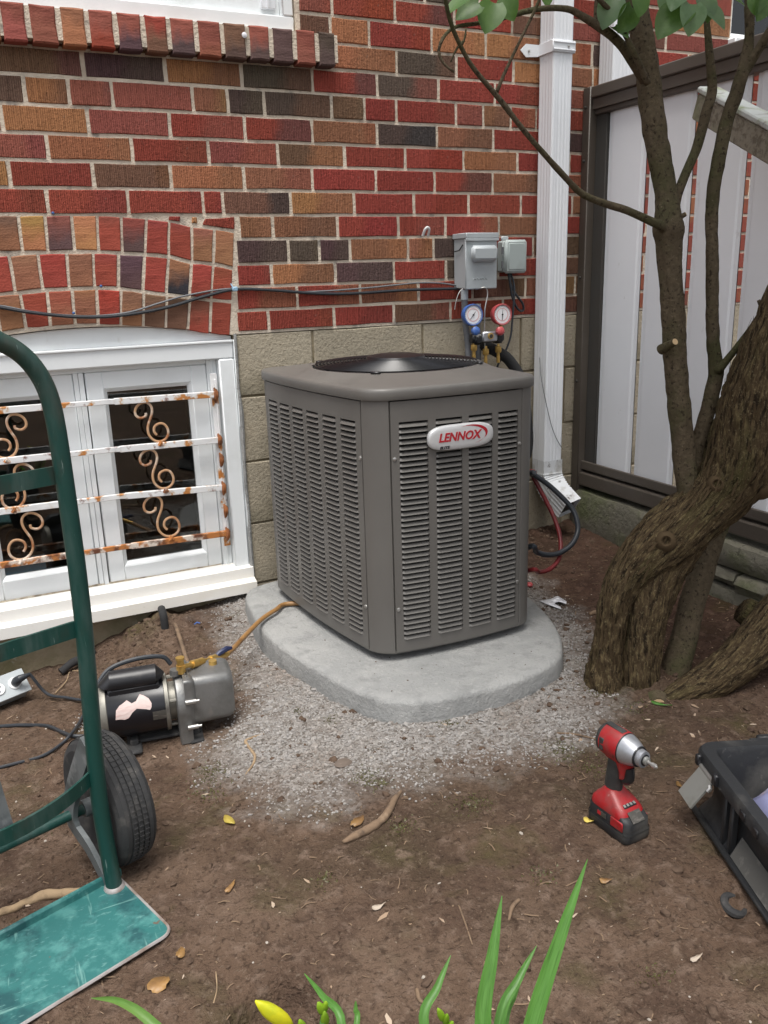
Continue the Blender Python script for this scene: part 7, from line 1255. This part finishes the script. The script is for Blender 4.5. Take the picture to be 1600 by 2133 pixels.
mb = MB(); mb.rings([rect(.016, BLn-.016, .016, BWd-.016, .03, 0), rect(.008, BLn-.008, .004, BWd-.004, .03, .004), rect(.010, BLn-.010, .010, BWd-.010, .03, .014), rect(.022, BLn-.02, .024, BWd-.02, .03, .040), rect(.024, BLn-.022, .026, BWd-.022, .03, .060), rect(.020, BLn-.020, .022, BWd-.018, .03, .108),
                     rect(.008, BLn-.008, .010, BWd-.008, .03, .112), rect(.000, BLn, .0, BWd, .032, .116), rect(0, BLn, 0, BWd, .032, .136), rect(.004, BLn-.004, .004, BWd-.004, .030, BH), rect(.026, BLn-.026, .026, BWd-.026, .022, BH), rect(.030, BLn-.030, .030, BWd-.030, .02, .134), rect(.036, BLn-.036, .036, BWd-.036, .02, .012)], True, True)
bx = mb.build('tub', M['black_dusty'], tbx, ang=40)
def onside(l0, l1, z0, z1, th, name, m, w=.018, par=None):
    mb = MB(); mb.box(BX((l0+l1)/2, w-th/2, (z0+z1)/2), (l1-l0, th, z1-z0), .0025, BR); return mb.build(name, m, par or tbx)
for l in (.125, .152, .36): onside(l, l+.012, .008, .112, .014, 'rib', M['black_dusty'], .020)
onside(.006, .50, .004, .012, .012, 'base_flange', M['black_dusty'], .008)
for l in (.20, .245, .29): onside(l, l+.020, .118, .134, .004, 'rim_notch', M['black'], .001)
onside(.10, .115, .116, .140, .010, 'hinge_block', M['black'], .002); onside(.032, .044, .116, .138, .012, 'hinge_block', M['black'], .002)
# latch: steel plate swung out from the rim
ha, hb = BX(.045, -.002, .118), BX(.100, -.002, .118); dn = (-bW*.60+Vector((0, 0, -.80))).normalized()*.066
mb = MB(); nn_ = (hb-ha).cross(dn).normalized()*.0025; mb.prism([ha+nn_, ha+dn*.12+nn_+(ha-hb)*.0, ha+dn+nn_, hb+dn+nn_, hb+dn*.3+nn_, hb+nn_], -nn_*1.6); mb.build('latch', M['steel'], tbx)
MB().tube([ha-(hb-ha)*.02, hb+(hb-ha)*.08], .0040, 10).build('latch_pin', M['screw'], tbx)
mb = MB(); mb.tube([hb+dn*.16, hb+dn*.2+(hb-ha)*.08, hb+dn*.3+(hb-ha)*.06], .0045, 8); mb.build('latch_spring', M['screw'], tbx)
mb = MB(); mb.prism([BX(.172, .0045, .014), BX(.172, .0235, .052), BX(.172, .024, .030), BX(.172, .016, .012)], bL*.34); mb.build('dusty_ledge', M['dust'], tbx)
onside(.0, .52, .0035, .0075, .003, 'worn_edge', M['dust'], .0025)
mb = MB(); mb.box(BX(.33, .0205, .072), (.07, .006, .05), .002, BR); 
red_ = [BX(.315+.018*math.cos(a)+.016, .0165, .070+.040*math.sin(a)) for a in [math.pi*2*i/18 for i in range(18)]]
mb = MB(); mb.prism(red_, bW*.006); mb.build('red_emblem', M['redprint'], tbx)
mb = MB(); mb.box(BX(-.006, .16, .124), (.022, .09, .022), .005, BR); mb.box(BX(-.016, .16, .133), (.014, .05, .008), .003, BR); mb.build('end_catch', M['black_dusty'], tbx)
# bag lying in the box
bgc = BX(.17, .10, .085); bag = MB(); n = 14; g = []
q = random.Random(3)
for i in range(n+1):
    row = []
    for j in range(n+1):
        a, b = i/n-.5, j/n-.5; p = BX(.205+a*.26, .108+b*.125, .0)
        z = .118*max(0, (1-(2.1*a)**4))*max(0.0, 1-(1.9*b)**4)**.5; z += .022*noise.noise(Vector((a*9, b*9, 2)))+.008*noise.noise(Vector((a*25, b*25, 5)))
        p.z = bz0+.014+max(0.001, z*.98); row.append(p)
    g.append(row)
vs = [p for r in g for p in r]; bag.add(vs, [(i*(n+1)+j, i*(n+1)+j+1, (i+1)*(n+1)+j+1, (i+1)*(n+1)+j) for i in range(n) for j in range(n)])
o = bag.build('plastic_bag', M['bag'], None, loc=bgc, ang=180); props(o, 'crumpled blue and pink plastic bag lying inside the black tool box', 'bag')
# c-shaped dark ring in the soil beside the box
rc = gp(1530, 1888, -.0008); pts = [rc+Vector((math.cos(a)*.0165, math.sin(a)*.018, .003+.004*math.sin(a))) for a in [math.radians(20+i*15) for i in range(20)]]
o = MB().tube(pts, [.005+.003*math.sin(i/19*math.pi) for i in range(20)], 8).build('rubber_ring_scrap', M['rubber'], None); props(o, 'dark c-shaped rubber scrap pressed in the soil beside the tool box', 'rubber scrap')

# ------------------------------------------------------------------ sticks, roots, leaves and scraps on the soil
def stick(pxs, rs, name, m, label, cat, dz=.5, n=9, extra=None):
    pts = [gp(px, py) for px, py in pxs]; rr = list(rs) if isinstance(rs, (list, tuple)) else [rs]*len(pts)
    pts = [p+Vector((0, 0, r*dz)) for p, r in zip(pts, rr)]
    q, r2 = curver(pts, rr, 6); mb = MB(); mb.tube(q, r2, n)
    for i, v in enumerate(mb.v):
        k = i//n; 
        if k < len(q): c = q[k]; mb.v[i] = c+(v-c)*(1+.28*noise.noise(v*70))
    o = mb.build(name, m, None, ang=180); return props(o, label, cat)
stick([(-60, 1925), (0, 1905), (35, 1893), (65, 1880), (95, 1868), (130, 1866), (165, 1864), (190, 1858), (205, 1854)], [.006, .0065, .007, .0075, .009, .0085, .0085, .0075, .006], 'stick', M['twigwood'], 'pale crooked stick lying behind the teal toe plate', 'stick')
stick([(714, 1756), (740, 1745), (770, 1730), (795, 1712), (812, 1690), (822, 1668), (836, 1650)], [.0035, .0075, .0088, .0085, .0075, .0065, .003], 'stick', M['darkstick'], 'brown root piece lying at the edge of the gravel in the foreground', 'root')
stick([(550, 1530), (525, 1538), (512, 1546), (520, 1560), (531, 1575), (528, 1592), (518, 1606), (512, 1614)], [.002, .0032, .0036, .0036, .0034, .0028, .0024, .0015], 'stick', M['twigwood'], 'thin bent pale rootlet on the gravel below the vacuum pump', 'root')
stick([(1228, 1282), (1240, 1278), (1252, 1284), (1262, 1296)], [.005, .007, .007, .005], 'stick', M['darkstick'], 'short brown stick end poking from behind the tree trunk base', 'stick')
stick([(366, 1308), (378, 1345), (392, 1392)], [.006, .0065, .006], 'stick', M['darkstick'], 'straight brown stick leaning on the soil mound behind the pump', 'stick', dz=2.0)
stick([(115, 1445), (138, 1420), (146, 1400), (165, 1398)], [.0022, .002, .002, .0015], 'twig', M['twigwood'], 'thin pale twig on the soil near the foam pipe end', 'twig')
stick([(450, 2025), (452, 2060), (445, 2090)], [.0011, .001, .0008], 'twig', M['twigwood'], 'hair thin dry stalk on bare soil near the bottom edge', 'twig')
stick([(955, 1885), (968, 1920), (984, 1968)], [.0015, .0015, .001], 'twig', M['darkstick'], 'straight thin twig on bare soil left of the tall green blades', 'twig')
stick([(1082, 1876), (1068, 1890), (1060, 1918)], [.003, .0035, .002], 'twig', M['darkstick'], 'short curved dark twig on the soil behind the tall green blades', 'twig')
stick([(868, 2062), (875, 2085), (888, 2092)], [.003, .003, .002], 'twig', M['darkstick'], 'small hooked dark twig on the soil at the bottom edge', 'twig')
stick([(1160, 1528), (1195, 1530), (1240, 1540)], [.002, .0022, .0018], 'twig', M['darkstick'], 'thin twig at the gravel edge left of the impact driver', 'twig')
def flat_leaf(px, py, ln, wd, rot, m, label, cat='leaf', jag=False, lift_=.004):
    p = gp(px, py, .002); mb = MB(); q = random.Random(int(px)); n = 12; L_ = []; c = []
    for i in range(2*n):
        t = i/n; a = 2*math.pi*i/(2*n); r = 1.0 if not jag else q.uniform(.8, 1.1)
        x = ln*.5*math.cos(a)*r; y = wd*.5*math.sin(a)*(abs(math.sin(a))**.25 if not jag else 1)*r
        z = lift_*(math.cos(2*a+1)*.6+.8)+q.uniform(0, .001); c.append(Vector((x*math.cos(rot)-y*math.sin(rot), x*math.sin(rot)+y*math.cos(rot), z))+p)
    ce = p+Vector((0, 0, lift_*.5)); k = len(c); mb.add(c+[ce]+[v-Vector((0, 0, .0006)) for v in c], [(i, (i+1) % k, k) for i in range(k)]+[(i, i+k+1, (i+1) % k+k+1, (i+1) % k) for i in range(k)]); o = mb.build('fallen_leaf', m, None, ang=180); return props(o, label, cat)
flat_leaf(478, 1713, .036, .017, 1.85, M['yleaf'], 'small yellow leaf lying alone on the bare soil')
flat_leaf(331, 2055, .034, .030, .3, M['bleaf'], 'roundish orange brown leaf on the soil below the toe plate', jag=True)
flat_leaf(268, 1398, .028, .018, .4, M['bud'], 'bright yellow green leaf on the soil just behind the pump motor')
flat_leaf(745, 1714, .040, .020, .5, M['bleaf'], 'red brown leaf scrap beside the foreground root', jag=True)
flat_leaf(1226, 1713, .02, .012, 2.2, M['yleaf'], 'tiny yellow leaf at the left foot of the impact driver battery')
flat_leaf(376, 1990, .022, .016, 1.2, M['bleaf'], 'curled tan leaf on the soil right of the toe plate corner', jag=True)
flat_leaf(300, 1893, .018, .008, .3, M['flake'], 'small whitish wood flake right of the toe plate weld', 'flake', jag=True)
flat_leaf(790, 1892, .026, .010, .1, M['flake'], 'pale split wood flake in the middle of the bare soil', 'flake', jag=True)
flat_leaf(480, 1852, .034, .010, .8, M['bleaf'], 'narrow dull leaf in the soil below the yellow leaf', jag=True)
flat_leaf(1450, 2000, .030, .007, .1, M['flake'], 'thin white splinter on the soil near the right bottom edge', 'flake', jag=True)
flat_leaf(1262, 1838, .024, .012, -.3, M['bleaf'], 'tan curled bark flake below the impact driver', 'flake', jag=True)
flat_leaf(1416, 1640, .026, .008, 1.4, M['bleaf'], 'orange tan sliver between the impact driver and the tool box', 'flake', jag=True)
flat_leaf(1378, 1470, .05, .010, -.9, M['blade'], 'small green leaf at the gravel edge under the tree trunk')
p = gp(715, 1592); o = MB().lathe([(.0, -.006), (.017, -.003), (.021, .003), (.015, .008), (0, .009)], 14, Matrix.Translation(p) @ Matrix.Diagonal((1, .75, 1, 1))).build('cobble', M['cobble'], None); props(o, 'single smooth brown cobble on the grey gravel', 'stone')
# torn white paper by the pad
pc_ = gp(1160, 1262, .002); ux = (onz(1190, 1255, pc_.z)-pc_); ux.normalize(); uy = Vector((-ux.y, ux.x, 0)); out_ = [(-.042, .030), (.0, .024), (.032, .034), (.040, .034), (.042, .002), (.028, -.010), (.012, .004), (-.003, .006), (-.010, -.004), (-.006, -.020), (-.016, -.030), (-.026, -.014)]
mb = MB(); q = random.Random(8); mb.prism([pc_+ux*a*.9+uy*b*1.5+Vector((0, 0, .004+.004*q.random())) for a, b in out_], (0, 0, .0006)); o = mb.build('paper_scrap', M['paper'], None, ang=180); props(o, 'torn piece of white printed paper on dark soil right of the pad', 'paper')
p = gp(1103, 1222, .006); o = MB().lathe([(0, -.006), (.010, -.004), (.012, .002), (.007, .008), (0, .009)], 10, Matrix.Translation(p)).build('red_cap', M['red'], None); props(o, 'tiny red plastic cap on the soil at the right rear of the air conditioner', 'cap')
p = gp(405, 1303, .004); mb = MB(); mb.tube([p, p+Vector((.010, .004, .003)), p+Vector((.018, -.003, .001))], .0022, 6); o = mb.build('blue_wire_scrap', M['blue'], None); props(o, 'bit of blue wire on the soil mound by the window sill', 'scrap')
# ------------------------------------------------------------------ gravel, clods, chips, moss (nobody could count them)
ICO = None
def rocks(name, m, pts, kindlabel=None, flat=.75):
    t = (1+5**.5)/2; base = np.array([(-1, t, 0), (1, t, 0), (-1, -t, 0), (1, -t, 0), (0, -1, t), (0, 1, t), (0, -1, -t), (0, 1, -t), (t, 0, -1), (t, 0, 1), (-t, 0, -1), (-t, 0, 1)])/1.902
    fcs = np.array([(0, 11, 5), (0, 5, 1), (0, 1, 7), (0, 7, 10), (0, 10, 11), (1, 5, 9), (5, 11, 4), (11, 10, 2), (10, 7, 6), (7, 1, 8), (3, 9, 4), (3, 4, 2), (3, 2, 6), (3, 6, 8), (3, 8, 9), (4, 9, 5), (2, 4, 11), (6, 2, 10), (8, 6, 7), (9, 8, 1)])
    rg = np.random.default_rng(len(pts)); V_ = []; F_ = []
    for k, (x, y, z, s) in enumerate(pts):
        v = base*(1+rg.uniform(-.28, .28, (12, 1)))*np.array([rg.uniform(.7, 1.35), rg.uniform(.6, 1.0), rg.uniform(.5, flat)])*s
        a = rg.uniform(0, 6.28); b_ = rg.uniform(-.5, .5); ca, sa, cb_, sb_ = math.cos(a), math.sin(a), math.cos(b_), math.sin(b_)
        v = v @ np.array([[1, 0, 0], [0, cb_, -sb_], [0, sb_, cb_]]) @ np.array([[ca, -sa, 0], [sa, ca, 0], [0, 0, 1]]); V_.append(v+np.array([x, y, z])); F_.append(fcs+12*k)
    if not V_: return
    V_ = np.concatenate(V_); F_ = np.concatenate(F_); me = bpy.data.meshes.new(name); me.from_pydata(V_.tolist(), [], F_.tolist()); me.materials.append(m); o = link(bpy.data.objects.new(name, me)); return props(o, kind='stuff')
rg = np.random.default_rng(4)
N_ = 80000; X = rg.uniform(.1, 1.75, N_); Y = rg.uniform(-1.42, .0, N_); dG = np.where(inpoly(X, Y, GRV), 1, -1)*distpoly(X, Y, GRV)+np.array([noise.fractal(Vector((x*9, y*9, 3)), .8, 2.1, 3) for x, y in zip(X, Y)])*.045; PP2 = [(p.x, p.y) for p in PADC]; inP = inpoly(X, Y, PP2); dP = distpoly(X, Y, PP2)
patch = np.exp(-(((X-.07)/.09)**2+((Y+.50)/.05)**2))
prob = np.clip(dG/.17+.42, 0, 1)**1.5
keep = (rg.random(N_) < np.maximum(prob, patch*.6)) & (~inP | (dP < .004))
pts = []; big = []
for x, y in zip(X[keep], Y[keep]):
    z = gnd(x, y); s = .0015+.0024*rg.random()**1.6; pts.append((x, y, z+s*.35, s))
    if rg.random() < .010: big.append((x, y, z+.002, .005+.004*rg.random()))
rocks('gravel', M['gravel'], pts+big)
N_ = 9000; X = rg.uniform(-.25, 2.0, N_); Y = rg.uniform(-2.0, -.02, N_); lo_ = np.clip(1-np.abs(X-.33)/.32, 0, 1)*np.clip(1+Y/.5, 0, 1)+np.clip((X-1.3)/.4, 0, 1)*np.clip(1+(Y+.05)/.5, 0, 1)*.6+.8*np.exp(-((X-1.44)**2+(Y+1.1)**2)/.03)+.16; keep = (rg.random(N_) < lo_) & ~inpoly(X, Y, PP2)
rocks('soil_clods', M['clod'], [(x, y, gnd(x, y)+.001, .002+.010*rg.random()**3) for x, y in zip(X[keep], Y[keep])], flat=.9)
N_ = 260; X = rg.uniform(-.25, 1.9, N_); Y = rg.uniform(-2.0, -.05, N_); keep = ~inpoly(X, Y, PP2)
rocks('pale_grit', M['whitebit'], [(x, y, gnd(x, y)+.0005, .0012+.0026*rg.random()**2) for x, y in zip(X[keep], Y[keep])])
mb = MB(); q = random.Random(21)
for i in range(300):
    x, y = q.uniform(-.3, 1.9), q.uniform(-2.0, -.3)
    if inpoly(np.array([x]), np.array([y]), PP2)[0]: continue
    if inpoly(np.array([x]), np.array([y]), GRV)[0] and q.random() < .85: continue
    z = gnd(x, y)+.0014; a = q.uniform(0, 6.28); ln = .002+.011*q.random()**2.2; w = ln*q.uniform(.12, .6); e = Vector((math.cos(a), math.sin(a), q.uniform(-.15, .15))); s = Vector((-e.y, e.x, q.uniform(-.3, .3))); p = Vector((x, y, z))
    mb.add([p-e*ln, p-e*ln*q.uniform(-.3, .5)+s*w*q.uniform(.3, 1.3), p+e*ln*q.uniform(.4, .9)+s*w*q.uniform(.1, 1), p+e*ln*q.uniform(.8, 1.3), p+e*ln*q.uniform(.2, .6)-s*w*q.uniform(.5, 1.2), p-e*ln*q.uniform(.3, .7)-s*w*q.uniform(.2, 1), p-Vector((0, 0, .001))], [(0, 1, 2, 3, 4, 5)], False)
o = mb.build('wood_chips', M['chips'], None, fix=False); props(o, kind='stuff')
mb = MB(); q = random.Random(77)
for i in range(3600):
    x, y = q.uniform(-.3, 2.0), q.uniform(-2.0, -.1)
    if q.random() > .35+.65*sstep(.6, 1.3, x): continue
    if inpoly(np.array([x]), np.array([y]), PP2)[0] or (q.random() < .8 and inpoly(np.array([x]), np.array([y]), GRV)[0]): continue
    z = gnd(x, y)+.0012; a = q.uniform(0, 6.28); ln = .002+.012*q.random()**2.5; w = .0005+.0011*q.random(); e = Vector((math.cos(a), math.sin(a), q.uniform(-.12, .12))); s = Vector((-e.y, e.x, 0)); p = Vector((x, y, z)); b_ = s*ln*q.uniform(-.3, .3)
    mb.add([p-e*ln-s*w+b_, p-e*ln+s*w+b_, p+s*w+Vector((0, 0, w)), p-s*w+Vector((0, 0, w)), p+e*ln+s*w+b_, p+e*ln-s*w+b_], [(0, 3, 2, 1), (3, 5, 4, 2)], False)
o = mb.build('mulch_fibres', M['darkstick'], None, fix=False); props(o, kind='stuff')
mb = MB(); q = random.Random(31)
for (px, py, r, n) in ((440, 1610, .04, 240), (690, 1500, .02, 90), (765, 1622, .035, 260), (795, 1630, .02, 100), (940, 1508, .03, 160), (985, 1675, .045, 220), (1165, 1560, .05, 300), (1255, 1440, .05, 340), (1235, 1600, .05, 200), (835, 1720, .03, 120), (1130, 1822, .03, 90), (675, 1830, .02, 60), (430, 1655, .05, 160), (620, 1480, .014, 60), (1330, 1480, .04, 130), (1365, 2030, .02, 60), (80, 1730, .04, 90)):
    c = gp(px, py)
    for i in range(n):
        x, y = c.x+q.gauss(0, r*.5), c.y+q.gauss(0, r*.5); z = gnd(x, y); a = q.uniform(0, 6.28); h = q.uniform(.001, .0045); w = q.uniform(.001, .0028); e = Vector((math.cos(a), math.sin(a), 0)); p = Vector((x, y, z))
        mb.add([p-e*w, p+e*w, p+e*w*.3+Vector((q.uniform(-.004, .004), q.uniform(-.004, .004), h))], [(0, 1, 2)], False)
o = mb.build('moss_tufts', M['moss'], None, fix=False); props(o, kind='stuff')
# grit scattered on the pad
X = rg.uniform(.7, 1.45, 260); Y = rg.uniform(-1.02, -.2, 260); k_ = inpoly(X, Y, PP2) & (distpoly(X, Y, PP2) > .03)
rocks('pad_grit', M['clod'], [(x, y, PADTOP+.0006, .0009+.0016*rg.random()**3) for x, y in zip(X[k_], Y[k_])])
# ------------------------------------------------------------------ day lily at the bottom edge
def lily(base, tag_, blades, buds):
    t = thing('day_lily', base, tag_, 'plant')
    for (tpx, tpy, D, wd, bulge, px2, py2, D2) in blades:
        tip = atd(tpx, tpy, D); mid_ = atd(px2, py2, D2); b0 = base+Vector((rnd.uniform(-.015, .015), rnd.uniform(-.015, .015), 0))
        c = curve([b0, b0.lerp(mid_, .5)+Vector((0, 0, bulge)), mid_, mid_.lerp(tip, .5)+Vector((0, 0, bulge*.35)), tip], 6); n = len(c); L_ = []; mb = MB()
        for i, p in enumerate(c):
            tt = (c[min(i+1, n-1)]-c[max(i-1, 0)]).normalized(); v = (CAM-p).normalized(); s = tt.cross(v).normalized(); nn = s.cross(tt); w = wd*.5*(1-(i/(n-1))**3.2)*(.75+.25*min(1, i/6))+.0004
            L_.append([p-s*w+nn*w*.45, p-s*w*.5+nn*w*.12, p, p+s*w*.5+nn*w*.12, p+s*w+nn*w*.45])
        vs = [p for r in L_ for p in r]; mb.add(vs, [(i*5+j, i*5+j+1, (i+1)*5+j+1, (i+1)*5+j) for i in range(n-1) for j in range(4)]); o = mb.build('blade', M['blade'], t, fix=False, ang=180); o.data.attributes.new('grain', 'FLOAT_VECTOR', 'POINT').data.foreach_set('vector', [w for i in range(n) for j in range(5) for w in (j/4*.05+tpx, i*.0012, tpy*.1)])
    for (px, py, D, pts2, r, m) in buds:
        p = atd(px, py, D); e = atd(*pts2, D+.01)
        st0 = base+Vector((.01, .01, 0)); mb = MB(); mb.tube(curve([st0, st0.lerp(e, .6)+Vector((0, 0, .04)), e], 6), .0026, 7); mb.build('flower_stalk', M['blade'], t)
        d = p-e; prof = [0, .55, .9, 1, .98, .85, .55, .12]; mb = MB(); c_ = [e+d*(i/7) for i in range(8)]; mb.tube(c_, [max(.0004, r*k) for k in prof], 12)
        for i, v in enumerate(mb.v[:96]):
            a = (i % 12)/12*2*math.pi; c = c_[i//12]; mb.v[i] = c+(v-c)*(1+.13*math.cos(3*a))
        mb.build('bud', M[m], t, ang=180)
B1 = onz(1040, 2600, 0.0); B1.z = gnd(B1.x, B1.y); B2 = onz(640, 2620, 0.0); B2.z = gnd(B2.x, B2.y)
lily(B1, 'day lily clump with tall green strap leaves rising from the bottom edge', [(1224, 1790, .84, .0215, .02, 1110, 2133, .76), (1046, 1866, .82, .020, .02, 1006, 2133, .75), (1118, 1970, .83, .0135, .015, 1042, 2125, .77), (1089, 2032, .84, .011, .015, 1050, 2133, .78), (939, 1990, .83, .0125, .015, 884, 2138, .77)], [(912, 2100, .78, (925, 2128), .0042, 'budgreen'), (932, 2112, .78, (926, 2136), .0036, 'budgreen'), (944, 2128, .78, (930, 2145), .0036, 'budgreen')])
lily(B2, 'day lily with one plump yellow bud at the bottom edge', [(634, 2028, .84, .0105, .015, 712, 2138, .77), (741, 2085, .82, .007, .015, 742, 2140, .78), (190, 2079, .86, .0125, .04, 322, 2136, .80)], [(532, 2085, .77, (612, 2136), .0088, 'bud'), (624, 2124, .78, (634, 2150), .005, 'budgreen'), (662, 2088, .79, (676, 2112), .005, 'budgreen'), (680, 2086, .79, (672, 2112), .0042, 'budgreen'), (676, 2106, .79, (676, 2140), .0052, 'budgreen')])

# ------------------------------------------------------------------ repeats share a group
GROUPS = dict(stick='sticks and roots lying on the soil', twig='thin twigs scattered on the soil', fallen_leaf='leaves and flakes fallen on the soil', hose='refrigerant hoses beside the air conditioner', extension_cord='black cords on the soil',
              cable_tack='blue tacks left in the brick arch', conduit_whip='conduits under the disconnect box', pipe_stub='black pipe ends by the foundation', day_lily='day lily clumps at the bottom edge', downspout='white downspouts on the house wall')
for o in list(C.objects):
    if o.parent is None and o.get('category'):
        g_ = GROUPS.get(o.name.split('.')[0])
        if g_: o['group'] = g_
